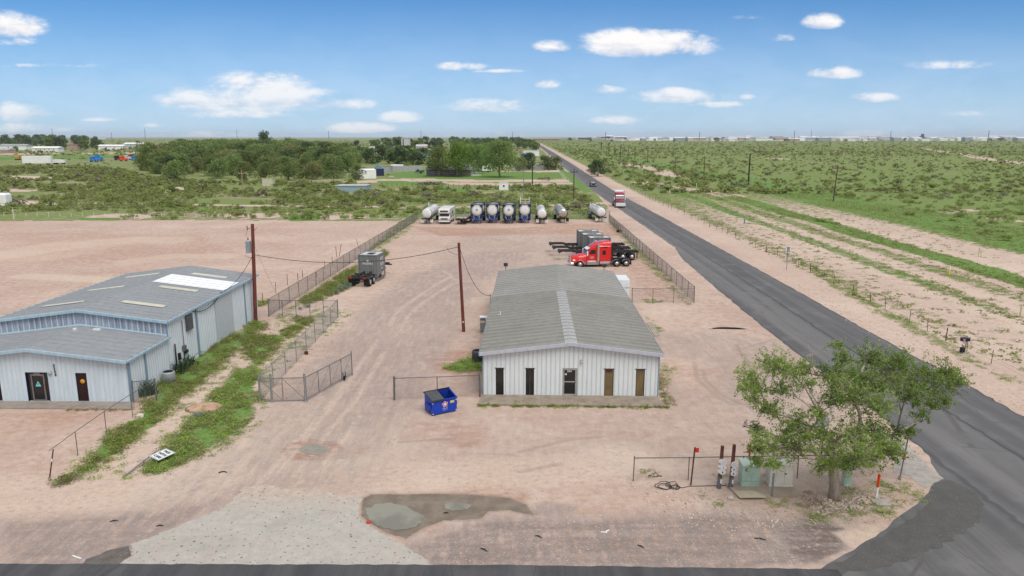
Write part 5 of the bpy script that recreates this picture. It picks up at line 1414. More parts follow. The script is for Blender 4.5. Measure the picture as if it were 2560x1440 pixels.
def semi(name, label, loc, rz, paint, sleeper=True, bumper=M_chrome, visor=M_white, stacks=True, lettering=None, scale=1.0):
    """conventional sleeper tractor; x forward, y left, origin at ground below the front bumper"""
    t = thing(name, label, 'semi truck', loc, rz)
    # frame rails
    q = MB()
    for y in (-.43, .36): q.box(-8.1, y, .82, -.6, y + .07, 1.06)
    for x in (-3.9, -5.0, -6.2, -7.4, -8.1): q.box(x, -.36, .84, x + .08, .36, 1.0)
    q.build('chassis', M_black, t)
    # hood
    def sect(x, yw, z0, z1, c): return [(x, -yw, z0), (x, -yw, z1 - c), (x, -yw + c, z1 - c * .25), (x, -yw * .4, z1), (x, yw * .4, z1), (x, yw - c, z1 - c * .25), (x, yw, z1 - c), (x, yw, z0)]
    q = MB(); S = [sect(-.12, .55, .75, 1.62, .16), sect(-.5, .80, .75, 1.75, .22), sect(-1.1, .98, .95, 1.86, .25), sect(-1.75, 1.0, .95, 1.98, .25), sect(-2.15, 1.0, .75, 2.06, .22)]
    n = 8
    for a, b in zip(S[:-1], S[1:]):
        q.add(a + b, [(i, i + 1, n + i + 1, n + i) for i in range(n - 1)], True)
    q.add(S[0], [tuple(range(n))])
    q.build('hood', paint, t)
    # fenders over the steer wheels
    for s in (-1, 1):
        q = MB(); pr = []
        for i in range(13):
            a = math.pi * i / 12; pr.append((-1.28 + math.cos(a) * .72, .55 + math.sin(a) * .66))
        for (xa, za), (xb, zb) in zip(pr[:-1], pr[1:]):
            y0, y1 = s * .72, s * 1.2
            q.add([(xa, y0, za + .02), (xb, y0, zb + .02), (xb, y1, zb), (xa, y1, za), (xb * 1 + 0, y1, zb - .14 if zb > .6 else zb), (xa, y1, za - .14 if za > .6 else za)], [(0, 1, 2, 3), (3, 2, 4, 5)], True)
        q.build('fender', paint, t)
        q = MB(); q.cbox(-.62, s * .98 - .16, 1.02, -.30, s * .98 + .14, 1.24, .05); q.build('headlight', M_lens, t)
        q = MB(); q.cbox(-.55, s * 1.02 - .12, 1.24, -.25, s * 1.02 + .08, 1.30, .02); q.build('marker_lamp', mat('amber', (.6, .2, .02), .3), t)
    q = MB(); q.cbox(-.45, -1.2, .42, .08, 1.2, .82, .09); q.build('bumper', bumper, t)
    q = MB(); q.box(-.20, -.50, .84, -.06, .50, 1.58)
    gr_ = q.build('grille', M_black, t)
    q = MB()
    for z in range(8): q.box(-.06, -.47, .88 + z * .085, -.02, .47, .93 + z * .085)
    for y in (-.52, .47): q.box(-.12, y, .82, -.01, y + .05, 1.64)
    q.box(-.12, -.52, 1.585, -.01, .52, 1.64); q.build('grille_bars', M_chrome, gr_)
    # cab
    q = MB()
    prof = [(-2.15, .72), (-2.15, 2.04), (-2.62, 2.86), (-2.95, 3.05), (-3.55, 3.12), (-3.55, .72)]
    q.prism(prof, -1.06, 1.06, 'y'); cab = add_bevel(q.build('cab', paint, t), .07, 3)
    q = MB(); nx, nz = .04, .03
    q.add([(-2.19 + .02, -.95, 2.12), (-2.19 + .02, .95, 2.12), (-2.60 + .02, .88, 2.80), (-2.60 + .02, -.88, 2.80)], [(0, 1, 2, 3)])
    q.v = [(x + .012, y, z + .012) for x, y, z in q.v]; q.build('windscreen', M_wind, cab)
    for s in (-1, 1):
        q = MB(); q.poly([(-2.42, s * 1.067, 2.02), (-3.38, s * 1.067, 2.02), (-3.38, s * 1.067, 2.68), (-2.80, s * 1.067, 2.68)]); q.build('side_window', M_glass, cab)
        q = MB(); q.box(-3.45, s * 1.062 - .004, .80, -3.44, s * 1.062 + .008, 2.75); q.box(-2.32, s * 1.062 - .004, .80, -2.31, s * 1.062 + .008, 2.0); q.box(-3.4, s * 1.07 - .01, 1.72, -3.2, s * 1.07 + .02, 1.77); q.build('door_trim', M_black, cab)
        q = MB(); q.cbox(-2.28, s * 1.36 - .11, 1.85, -2.12, s * 1.36 + .11, 2.55, .04); q.tube((-2.3, s * 1.05, 2.5), (-2.2, s * 1.3, 2.5), .02, n=5); q.tube((-2.3, s * 1.05, 1.9), (-2.2, s * 1.3, 1.9), .02, n=5)
        q.build('mirror', M_white if visor is M_white else M_chrome, t)
    q = MB(); q.add([(-2.42, -.98, 2.78), (-2.42, .98, 2.78), (-2.24, .95, 2.70), (-2.24, -.95, 2.70), (-2.66, -.98, 2.98), (-2.66, .98, 2.98)], [(0, 1, 2, 3), (0, 1, 5, 4), (3, 2, 5, 4)]); q.build('sun_visor', visor, t)
    if sleeper:
        q = MB(); q.cbox(-5.55, -1.18, .88, -3.50, 1.18, 3.30, .12); sl = q.build('sleeper', paint, t)
        for s in (-1, 1):
            q = MB(); q.box(-4.78, s * 1.185 - .012, 1.9, -4.30, s * 1.185 + .012, 2.55); wn_ = q.build('sleeper_window', M_glass, sl)
            q = MB(); q.poly([(-4.05, s * 1.192, 3.02), (-5.0, s * 1.192, 2.98), (-5.0, s * 1.192, 3.15), (-4.3, s * 1.192, 3.12)]); q.build('roof_vent_window', M_glass, sl)
            q = MB(); q.box(-5.3, s * 1.185 - .008, 1.05, -3.9, s * 1.185 + .008, 1.5); q.build('locker_door', paint, sl)
        q = MB(); S = []
        for x, z, yw in ((-2.62, 2.95, .80), (-3.0, 3.28, .92), (-3.6, 3.62, 1.04), (-4.4, 3.86, 1.10), (-5.1, 3.92, 1.12), (-5.55, 3.86, 1.12)):
            zb = 2.9 if x > -3.5 else 3.2
            S.append([(x, -yw, zb), (x, -yw, z - .18), (x, -yw + .2, z), (x, yw - .2, z), (x, yw, z - .18), (x, yw, zb)])
        for a, b in zip(S[:-1], S[1:]): q.add(a + b, [(i, i + 1, 6 + i + 1, 6 + i) for i in range(5)], True)
        q.add(S[-1], [tuple(range(6))]); q.add(S[0], [tuple(range(6))])
        q.build('roof_fairing', paint, t)
        q = MB(); q.box(-5.78, -1.17, 1.0, -5.56, -1.10, 3.7); q.box(-5.78, 1.10, 1.0, -5.56, 1.17, 3.7); q.build('side_extender', M_black, t)
    if stacks:
        for s in (-1, 1):
            q = MB(); q.tube((-3.72, s * 1.26, .9), (-3.72, s * 1.26, 3.95), .085, n=12); q.box(-3.84, s * 1.26 - .09, 1.0, -3.60, s * 1.26 + .09, 3.55); q.build('exhaust_stack', M_steel, t)
    for s in (-1, 1):
        q = MB(); q.lathe([(.28, -4.0), (.33, -4.02), (.33, -5.45), (.28, -5.47)], 20, 'x', (0, s * .85, .72))
        for x in (-4.3, -4.8, -5.3): q.lathe([(.34, x), (.34, x - .05)], 20, 'x', (0, s * .85, .72))
        q.build('fuel_tank', M_chrome, t)
        q = MB(); q.cbox(-3.85, s * .85 - .28, .42, -2.25, s * .85 + .28, .98, .05)
        q.box(-3.8, s * 1.14 - .02, .62, -2.3, s * 1.14 + .02, .68); q.build('step_box', M_steel, t)
        q = MB(); q.cbox(-5.95, s * .78 - .2, .5, -5.55, s * .78 + .2, 1.0, .04); q.build('battery_box', M_galv_dark, t)
        wheel(t, -1.28, s * 1.2, .51, .30)
        for x in (-6.35, -7.65): wheel(t, x, s * 1.22, .51, .27, dual=True)
        q = MB()
        for xc in (-6.35, -7.65):
            pr = [(xc + math.cos(R(a)) * .60, .51 + math.sin(R(a)) * .60) for a in range(25, 156, 13)]
            for (xa, za), (xb, zb) in zip(pr[:-1], pr[1:]): q.quad((xa, s * .66, za), (xb, s * .66, zb), (xb, s * 1.22, zb), (xa, s * 1.22, za))
        q.build('rear_fender', M_galv_dark, t)
        q = MB(); q.box(-8.34, s * .95 - .28, .25, -8.31, s * .95 + .28, .95); q.build('mud_flap', M_rubber, t)
        q = MB(); q.box(-8.2, s * .6 - .12, .78, -8.13, s * .6 + .12, .9); q.build('tail_light', M_redlens, t)
    q = MB(); q.lathe([(.45, 1.14), (.45, 1.2), (.1, 1.22)], 20, c=(-6.95, 0, 0)); q.box(-7.7, -.4, 1.1, -6.4, .4, 1.16); q.build('fifth_wheel', M_black, t)
    if lettering:
        for n_, x, z, sz in lettering:
            strokes('cab_lettering', n_, sz, M_text_white, cab, frame((x, 1.072, z), (-1, 0, 0), (0, 0, 1)))
    if scale != 1: t.scale = (scale,) * 3
    return t


c_ = G(1424, 669.5)
semi('semi_truck', 'bright red sleeper semi truck parked behind the office', Vector((c_.x, c_.y + 1.1, 0)), math.pi + R(7.5), M_redp,
     lettering=[(7, -2.9, 1.60, .11), (8, -2.9, 1.42, .09), (9, -3.0, .98, .10)]).scale = (1, 1, .88)
M_maroon = mat('maroon_cab_paint', (0.22, 0.012, 0.03), .3, var=.05, coat=.5)
semi('semi_truck', 'maroon and white semi truck coming down the road', (26.9, 183.5, 0), R(-90 - 1.2), M_maroon, bumper=M_white, visor=M_white)
t = [o for o in bpy.data.objects if o.name == 'semi_truck.001'][0]
q = MB(); q.cbox(-5.0, -1.12, 3.6, -3.6, 1.12, 4.05, .1); q.build('roof_deflector', M_white, t)
q = MB(); q.cbox(-.02, -1.15, .6, .1, 1.15, 1.25, .05); q.build('white_front_guard', M_white, t)


def chassis_trailer(name, label, loc, rz, L=11.3, group=None, m=mat('worn_black_chassis', (0.035, 0.034, 0.034), .6, var=.2, vscale=5, spot=((.22, .21, .2), 7, .58, .7)), flaps=True, lights=True):
    """skeletal gooseneck trailer: x forward (nose at +L), origin at ground below the tail"""
    t = thing(name, label, 'trailer', loc, rz, group)
    q = MB()
    for y in (-.48, .38):
        q.box(0, y, .98, L - 2.6, y + .10, 1.30); q.add([(L - 2.6, y, .98), (L - 2.6, y + .1, .98), (L - 2.6, y + .1, 1.3), (L - 2.6, y, 1.3), (L - 2.0, y, 1.2), (L - 2.0, y + .1, 1.2), (L - 2.0, y + .1, 1.45), (L - 2.0, y, 1.45)], [(0, 1, 5, 4), (1, 2, 6, 5), (2, 3, 7, 6), (3, 0, 4, 7)])
        q.box(L - 2.0, y, 1.2, L, y + .1, 1.45)
    for x in (0, 1.1, 2.3, L * .42, L * .55, L * .72, L - .12): q.box(x, -1.18, 1.08, x + .12, 1.18, 1.24)
    for x in (L * .5, L - 1.3): q.box(x, -.4, 1.2, x + .1, .4, 1.3)
    q.box(L - .4, -.9, 1.18, L, .9, 1.44)
    q.build('frame', m, t)
    for s in (-1, 1):
        for x in (1.0, 2.3): wheel(t, x, s * 1.22, .50, .26, dual=True, rim=M_rim)
        q = MB(); q.box(L * .68, s * .55 - .06, .1, L * .68 + .12, s * .55 + .06, 1.0); q.box(L * .68 - .1, s * .55 - .14, .03, L * .68 + .22, s * .55 + .14, .1); q.build('landing_leg', m, t)
        q = MB(); q.box(-.03, s * .85 - .16, 1.02, 0, s * .85 + .16, 1.16); q.build('tail_light', M_redlens, t)
        if flaps:
            q = MB(); q.box(.22, s * .93 - .30, .2, .25, s * .93 + .30, 1.02); q.build('mud_flap', M_rubber, t)
        q = MB()
        for xc in (1.0, 2.3):
            pr = [(xc + math.cos(R(a)) * .57, .50 + math.sin(R(a)) * .57) for a in range(40, 141, 20)]
            for (xa, za), (xb, zb) in zip(pr[:-1], pr[1:]): q.quad((xa, s * .66, za), (xb, s * .66, zb), (xb, s * 1.22, zb), (xa, s * 1.22, za))
        q.build('fender', m, t)
    q = MB(); q.tube((1.0, -1.0, .5), (1.0, 1.0, .5), .06, n=8); q.tube((2.3, -1.0, .5), (2.3, 1.0, .5), .06, n=8); q.build('axle', m, t)
    return t


M_cont = metal_mat('grey_container', (0.19, 0.20, 0.205), (0.14, 0.15, 0.155), (0.28, 0.28, 0.27), stain_amt=(.6, .7))
M_cont_top = mat('pale_container_roof', (0.62, 0.62, 0.62), .6, .1, var=.2, vscale=2)


def sand_box(name, label, loc, rz, group=None, text='Sand', L=3.0, W_=2.44, H=3.05, letter_side=1, logo=True):
    """hopper container: corrugated upper box on an open leg frame; origin under its centre"""
    t = thing(name, label, 'container', loc, rz, group)
    q = MB(); z0 = .78
    def corr(p, u, n_, L_, za, zb):
        p = Vector(p); u = Vector(u); n_ = Vector(n_); k = int(L_ / .26); st_ = L_ / k
        for i in range(k):
            a = i * st_; pr = [(a, 0), (a + st_ * .3, 0), (a + st_ * .42, -.045), (a + st_ * .88, -.045), (a + st_, 0)]
            for (s0, d0), (s1, d1) in zip(pr[:-1], pr[1:]):
                A, B = p + u * s0 + n_ * d0, p + u * s1 + n_ * d1
                q.quad(A + Vector((0, 0, za)), B + Vector((0, 0, za)), B + Vector((0, 0, zb)), A + Vector((0, 0, zb)))
    l, w_ = L / 2, W_ / 2
    corr((-l + .06, -w_ + .02, 0), (1, 0, 0), (0, -1, 0), L - .12, z0, H - .08); corr((-l + .06, w_ - .02, 0), (1, 0, 0), (0, 1, 0), L - .12, z0, H - .08)
    corr((-l + .02, -w_ + .06, 0), (0, 1, 0), (-1, 0, 0), W_ - .12, z0, H - .08); corr((l - .02, -w_ + .06, 0), (0, 1, 0), (1, 0, 0), W_ - .12, z0, H - .08)
    q.build('side_panels', M_cont, t)
    q = MB()
    for x in (-l, l - .12):
        for y in (-w_, w_ - .12): q.box(x, y, 0, x + .12, y + .12, H)
    for z in (0, z0 - .08, H - .1):
        q.box(-l + .12, -w_, z, l - .12, -w_ + .1, z + .1); q.box(-l + .12, w_ - .1, z, l - .12, w_, z + .1)
        q.box(-l, -w_ + .12, z, -l + .1, w_ - .12, z + .1); q.box(l - .1, -w_ + .12, z, l, w_ - .12, z + .1)
    q.box(-.04, -w_ + .01, .1, .04, -w_ + .07, z0 - .08); q.box(-.04, w_ - .07, .1, .04, w_ - .01, z0 - .08); q.box(-l + .01, -.04, .1, -l + .07, .04, z0 - .08); q.box(l - .07, -.04, .1, l - .01, .04, z0 - .08)
    q.build('corner_frame', M_cont, t)
    q = MB(); q.add([(-l + .1, -w_ + .1, z0), (l - .1, -w_ + .1, z0), (l - .1, w_ - .1, z0), (-l + .1, w_ - .1, z0), (-.2, -.2, .12), (.2, -.2, .12), (.2, .2, .12), (-.2, .2, .12)], [(0, 1, 5, 4), (1, 2, 6, 5), (2, 3, 7, 6), (3, 0, 4, 7), (4, 5, 6, 7)]); q.build('hopper', M_galv_dark, t)
    q = MB(); q.quad((-l + .1, -w_ + .1, H - .06), (l - .1, -w_ + .1, H - .06), (l - .1, w_ - .1, H - .06), (-l + .1, w_ - .1, H - .06)); rf = q.build('roof', M_cont_top, t)
    q = MB(); q.box(-l * .45, -w_ * .35, H - .055, l * .45, w_ * .35, H - .03); q.build('hatch', M_black if logo else M_cont, rf)
    q = MB()
    for y in (-w_ * .6, w_ * .6): q.box(-l + .1, y - .03, H - .058, l - .1, y + .03, H - .01)
    q.build('roof_rail', M_cont_top, rf)
    if text:
        y = -w_ - .03
        text_mesh(text, .72, 'lettering', M_text_white, t, frame((.05, y, H - .62), (1, 0, 0), (0, 0, 1)), spacing=1.35, bold=.012)
    return t


for i, (y, x0) in enumerate(((104.6, 18.0), (108.2, 17.4), (111.9, 17.1))):
    lb = ['nearest of three black skeletal trailers behind the red truck', 'middle black skeletal trailer behind the red truck', 'farthest of the three black skeletal trailers behind the red truck'][i]
    ct_ = chassis_trailer('skeletal_trailer', lb, (x0, y + .6, 0), math.pi + R(3.0), 11.4, 'black skeletal trailers behind the red truck')
    ctM = Matrix.Translation(ct_.location) @ Matrix.Rotation(math.pi + R(3), 4, 'Z')
    lb = ['grey corrugated container lettered Sand, nearest of three behind the red truck', 'middle grey container of the three behind the red truck', 'farthest grey container of the three behind the red truck'][i]
    sand_box('sand_container', lb, ctM @ Vector((5.6, 0, .22)), R(3), 'grey containers behind the red truck', 'Sand', L=3.0 + (.0 if i else .0))
rzt = math.atan2(7.8, 1.1)
rear = G(895, 719)
tl = chassis_trailer('skeletal_trailer', 'black skeletal trailer with red tail lights parked by the left yard fence', (rear.x, rear.y, 0), rzt, 9.6)
tM = Matrix.Translation(rear) @ Matrix.Rotation(rzt, 4, 'Z')
sbx = sand_box('sand_container', 'grey corrugated container on the trailer by the left yard fence', tM @ Vector((5.2, 0, .22)), rzt, None, None)
Mx = frame((-1.5 - .012, 0, 2.0), (0, -1, 0), (0, 0, 1))
strokes('lettering', 7, .26, M_text_white, sbx, Mx)
q = MB(); q.poly([(-1.512, -.16, 2.20), (-1.512, .16, 2.20), (-1.512, .16, 2.30), (-1.512, 0, 2.42), (-1.512, -.16, 2.30)]); q.build('logo_mark', M_text_white, sbx)
for k, (s_, zz, sz) in enumerate(((4, 2.45, .42), (4, 1.80, .42), (5, 1.25, .2))):
    strokes('side_lettering', s_, sz, M_text_white, sbx, frame((.0, -1.285, zz), (1, 0, 0), (0, 0, 1)), k)


M_tank = mat('white_tank_paint', (0.66, 0.66, 0.66), .35, var=.1, vscale=1.2, coat=.2, spot=((.38, .36, .33), 3, .62, .8))
M_blue = mat('blue_frame_paint', (0.012, 0.045, 0.22), .45, var=.15)
M_navy = mat('navy_frame_paint', (0.015, 0.025, 0.07), .5, var=.15)
M_tyredark = M_rubber


def iso_tank(loc, rz, label, logo=True, rails=False):
    """tank container: origin under the near end, x away from the viewer's end"""
    t = thing('tank_container', label, 'tank container', loc, rz, 'tank containers at the far end of the yard')
    L, w_, H = 6.06, 1.22, 2.59
    q = MB()
    for x in (0, L - .14):
        for y in (-w_, w_ - .14): q.box(x, y, 0, x + .14, y + .14, H)
        q.box(x, -w_ + .14, 0, x + .14, w_ - .14, .16); q.box(x, -w_ + .14, H - .12, x + .14, w_ - .14, H)
        for s in (-1, 1):
            for za, zb in ((.16, .75), (H - .12, H - .72)):
                q.add([(x + .02, s * (w_ - .14), zb), (x + .02, s * (w_ - .75), za), (x + .12, s * (w_ - .75), za), (x + .12, s * (w_ - .14), zb), (x + .02, s * (w_ - .14), za), (x + .12, s * (w_ - .14), za)], [(0, 1, 2, 3), (0, 1, 4), (3, 2, 5)])
    for y in (-w_, w_ - .1):
        q.box(.14, y, H - .1, L - .14, y + .1, H); q.box(.14, y, .02, L - .14, y + .1, .14)
    q.build('frame', M_navy, t)
    q = MB(); q.lathe([(.02, .02), (.55, .05), (.95, .14), (1.10, .32), (1.12, .45), (1.12, L - .45), (1.10, L - .32), (.95, L - .14), (.02, L - .03)], 28, 'x', (0, 0, 1.33)); tk = q.build('tank', M_tank, t)
    q = MB(); q.box(.6, -.3, 2.44, L - .6, .3, 2.50)
    for k in range(5): q.box(.5 + k * 1.1, -1.1, 2.47, .58 + k * 1.1, 1.1, 2.53)
    q.build('catwalk', M_galv, t)
    q = MB(); q.lathe([(.28, 2.4), (.28, 2.62), (.2, 2.66)], 14, c=(2.6, 0, 0)); q.build('manhole', M_steel, t)
    if logo:
        q = MB(); q.box(.0, -.17, 1.35, .03, .17, 1.70); q.build('blue_emblem', mat('emblem_blue', (.02, .09, .32), .4), tk)
        q = MB(); q.box(-.004, -.02, 1.38, 0, .02, 1.67); q.box(-.004, -.14, 1.5, 0, .14, 1.54); q.build('emblem_lines', M_white, tk)
    if rails:
        q = MB()
        for x in (.2, 3.0, 5.8):
            for y in (-.9, .9): q.tube((x, y, 2.5), (x, y, 3.6), .05, n=5)
        for z in (3.05, 3.6):
            for y in (-.9, .9): q.tube((.2, y, z), (5.8, y, z), .045, n=5)
            q.tube((.2, -.9, z), (.2, .9, z), .045, n=5)
        q.build('guard_rail', M_white, t)
        q = MB(); q.tube((.15, -.15, 2.5), (.15, -.15, 3.7), .09, n=6); q.build('yellow_post', mat('safety_yellow', (.65, .45, .02), .5), t)
    return t


def tank_chassis(loc, rz, label, m=M_blue):
    t = thing('container_chassis', label, 'trailer', loc, rz, 'chassis under the tank containers')
    q = MB()
    for y in (-.5, .4): q.box(0, y, 1.0, 8.5, y + .1, 1.28)
    q.box(0, -1.15, 1.0, .25, 1.15, 1.30); q.box(.5, -1.2, 1.1, .7, 1.2, 1.28); q.box(6.4, -1.2, 1.1, 6.6, 1.2, 1.28); q.box(.0, -.62, .72, .3, .62, 1.0)
    q.build('frame', m, t)
    for s in (-1, 1):
        q = MB(); q.box(1.3, s * .72 - .07, .06, 1.45, s * .72 + .07, 1.1); q.box(1.2, s * .72 - .14, .0, 1.55, s * .72 + .14, .06); q.build('landing_leg', m, t)
        q = MB(); q.tube((-.02, s * .45, 1.0), (-.05, s * .62, 1.7), .035, n=5); q.build('grab_rail', M_white, t)
        for x in (6.3, 7.6): wheel(t, x, s * 1.2, .5, .26, dual=True)
    q = MB(); q.box(-.02, -.35, .78, 0, .35, .95); q.build('front_plate', mat('bright_blue_plate', (.02, .12, .5), .4), t)
    return t


def rdir(px, py, turn=0.0): return math.pi / 2 - R(1.2) + turn
for i, (x0, x1, yb, lb, logo, rails, trn) in enumerate([(1177, 1207, 559, 'leftmost tank container with blue emblem on its white octagonal end', 1, 0, -1.5), (1215, 1246, 558, 'second tank container from the left with plain white end', 0, 0, -1.5),
                                             (1257, 1286, 559, 'third tank container from the left with blue emblem', 1, 0, -1), (1298, 1325, 558, 'rightmost tank container with white guard rails on top', 0, 1, 0)]):
    c = G((x0 + x1) / 2, yb)
    cc = Vector((c.x, c.y - .6, 0)); rz = rdir(0, 0, R(trn))
    tank_chassis(cc, rz, lb.split(' tank container')[0] + ' blue container chassis carrying a tank container', M_blue if i != 2 else M_navy)
    Mc = Matrix.Translation(cc) @ Matrix.Rotation(rz, 4, 'Z')
    iso_tank(Mc @ Vector((.25, 0, 1.29)), rz, lb, bool(logo), bool(rails))


def tank_trailer(loc, rz, label, m=M_tank, chrome=False, hose=True, L=10.5, r=.98, boxes=True):
    t = thing('tank_trailer', label, 'tank trailer', loc, rz, 'round white tank trailers at the far end of the yard')
    zc = 1.15 + r
    q = MB(); q.lathe([(.02, 0), (r * .5, .03), (r * .85, .14), (r * .98, .30), (r, .45), (r, L - .4), (r * .85, L - .1), (.02, L)], 28, 'x', (0, 0, zc)); tk = q.build('tank', m, t)
    q = MB()
    for x in (.5, 2.4, 4.4, 6.4, 8.4, L - .5): q.lathe([(r + .012, x), (r + .035, x + .02), (r + .035, x + .07), (r + .012, x + .09)], 28, 'x', (0, 0, zc))
    q.build('band', M_steel, tk)
    q = MB(); q.lathe([(.28, zc + r - .03), (.28, zc + r + .16), (.22, zc + r + .2)], 14, c=(L * .45, 0, 0)); q.box(1.5, .35, zc + r - .1, L - 1.5, .38, zc + r + .02); q.build('manhole', M_steel, t)
    q = MB(); q.path([(.5, -r * .55, zc + r * .9), (.4, -r * .95, zc + r * .4), (.3, -r * 1.02, zc), (.2, -r * .98, zc - r * .4), (.1, -r * .7, zc - r * .8)], .06, 6); q.build('hose', M_black, t)
    q = MB()
    for y in (-.5, .4): q.box(.1, y, 1.0, L, y + .1, 1.25)
    q.box(0, -1.1, 1.02, .2, 1.1, 1.2); q.build('frame', M_black, t)
    for s in (-1, 1):
        q = MB(); q.box(1.6, s * .42 - .06, .05, 1.72, s * .42 + .06, 1.1); q.box(1.5, s * .42 - .13, 0, 1.82, s * .42 + .13, .05); q.build('landing_leg', M_black, t)
        if boxes:
            q = MB(); q.cbox(.2, s * .92 - .28, .38, .55, s * .92 + .28, 1.05, .04); q.build('hose_box', M_white if not chrome else M_black, t)
        for x in (L - 2.4, L - 1.1): wheel(t, x, s * 1.2, .5, .26, dual=True)
        q = MB(); q.box(L - 3.1, s * .95 - .3, 1.04, L - .4, s * .95 + .3, 1.09); q.build('fender', M_steel, t)
    if hose:
        q = MB(); q.tube((L - 2, .9, 1.2), (L - 2, .9, zc + r + .5), .05, n=6); q.tube((L - 2.6, .9, 1.2), (L - 2.6, .9, zc + r + .5), .05, n=6)
        for k in range(9): q.tube((L - 2, .9, 1.4 + k * .3), (L - 2.6, .9, 1.4 + k * .3), .03, n=4)
        q.build('ladder', M_white, t)
    return t


tank_trailer(Vector((G(1068, 560).x, G(0, 560).y - .6, 0)), R(90 - 3), 'leftmost round white tank trailer beside the motorhome', r=1.0)
tank_trailer(Vector((G(1355, 560).x, G(0, 560).y - .6, 0)), R(90 - .5), 'round white tank trailer right of the railed tank container', r=.92)
tank_trailer(Vector((G(1407, 558).x, G(0, 558).y - .6, 0)), R(90 + 1.5), 'polished steel tank trailer, second from the right in the row', m=mat('polished_tank', (0.55, 0.52, 0.49), .2, .8, var=.1), chrome=True, r=.92, hose=False)
tank_trailer(Vector((G(1503, 556).x, G(0, 556).y - .4, 0)), R(90 + 4), 'round white tank trailer standing apart beside the right yard fence', r=.92)

# low trailer with rolled material
c = G(1152, 562)
t = thing('flatbed_trailer', 'low dark flatbed trailer loaded with weathered bundles beside the motorhome', 'trailer', (c.x, c.y, 0), R(90 - 7))
q = MB(); q.box(.2, -1.1, .95, 7.5, 1.1, 1.12)
for k in range(8): q.box(.2 + k, -1.15, .84, .32 + k, 1.15, .95)
q.build('deck', M_wood_dark, t)
for s in (-1, 1):
    q = MB(); q.box(.7, s * .7 - .08, 0, .85, s * .7 + .08, .95); q.build('landing_leg', M_black, t)
    for x in (5.4, 6.6): wheel(t, x, s * 1.1, .42, .24)
q = MB(); rnd = random.Random(4)
for k in range(14):
    x, y = rnd.uniform(.3, 1.4), rnd.uniform(-.95, .95); q.lathe([(.01, 0), (.17, .05), (.2, .2), (.1, .34), (.01, .36)], 8, c=(x, y, 1.12))
q.build('bundle', mat('pale_bundles', (0.45, 0.43, 0.40), .8, var=.25, vscale=3), t)
q = MB(); q.box(1.6, -1.0, 1.12, 7.2, 1.0, 1.3); q.build('timber_stack', mat('old_timber', (.22, .19, .16), .9, var=.2), t)
q = MB(); q.tube((0, -1.2, 1.0), (0, 1.2, 1.05), .04, n=5); q.build('front_bar', M_black, t)

# motorhome
c = G(1111, 560)
t = thing('motorhome', 'old white motorhome with dark windscreen between tank trailer and flatbed', 'motorhome', (c.x, c.y - .3, 0), R(90 - 4))
M_rv = mat('cream_white_shell', (0.62, 0.62, 0.60), .45, var=.06)
q = MB(); q.prism([(.35, .55), (.05, .9), (.0, 1.25), (.45, 1.55), (.62, 2.05), (-.05, 2.15), (-.15, 2.45), (.0, 2.95), (.4, 3.08), (7.3, 3.08), (7.4, 2.9), (7.4, .55)], -1.15, 1.15, 'y')
add_bevel(q.build('body', M_rv, t), .07, 2)
q = MB(); q.add([(.46 - .03, -.95, 1.58), (.46 - .03, .95, 1.58), (.61 - .03, .9, 2.02), (.61 - .03, -.9, 2.02)], [(0, 1, 2, 3)]); q.build('windscreen', M_glass, t)
q = MB(); q.box(-.15, -.8, 2.45, -.10, .8, 2.75); q.build('overcab_window', mat('tinted_dark', (.05, .05, .06), .2), t)
q = MB(); q.box(-.03, -.7, .95, .02, .7, 1.18); q.build('grille', M_black, t)
for s in (-1, 1):
    q = MB(); q.box(-.03, s * .88 - .1, .95, .02, s * .88 + .1, 1.15); q.build('headlight', M_lens, t)
    for x in (1.2, 5.8): wheel(t, x, s * 1.1, .38, .22)
    q = MB(); q.box(.9, s * 1.16 - .01, 1.6, 1.5, s * 1.16 + .01, 2.1); q.build('cab_window', M_glass, t)
    q = MB(); q.box(3.0, s * 1.16 - .01, 1.8, 4.4, s * 1.16 + .01, 2.4); q.build('side_window', M_glass, t)
    q = MB(); q.box(.3, s * 1.16 - .008, 1.35, 7.35, s * 1.16 + .008, 1.5); q.build('stripe', mat('brown_stripe', (.18, .12, .08), .5), t)
q = MB(); q.cbox(-.12, -1.1, .45, .12, 1.1, .68, .04); q.build('bumper', M_white, t)
q = MB(); q.cbox(3.0, -.4, 3.08, 4.0, .4, 3.3, .06); q.build('roof_unit', M_rv, t)


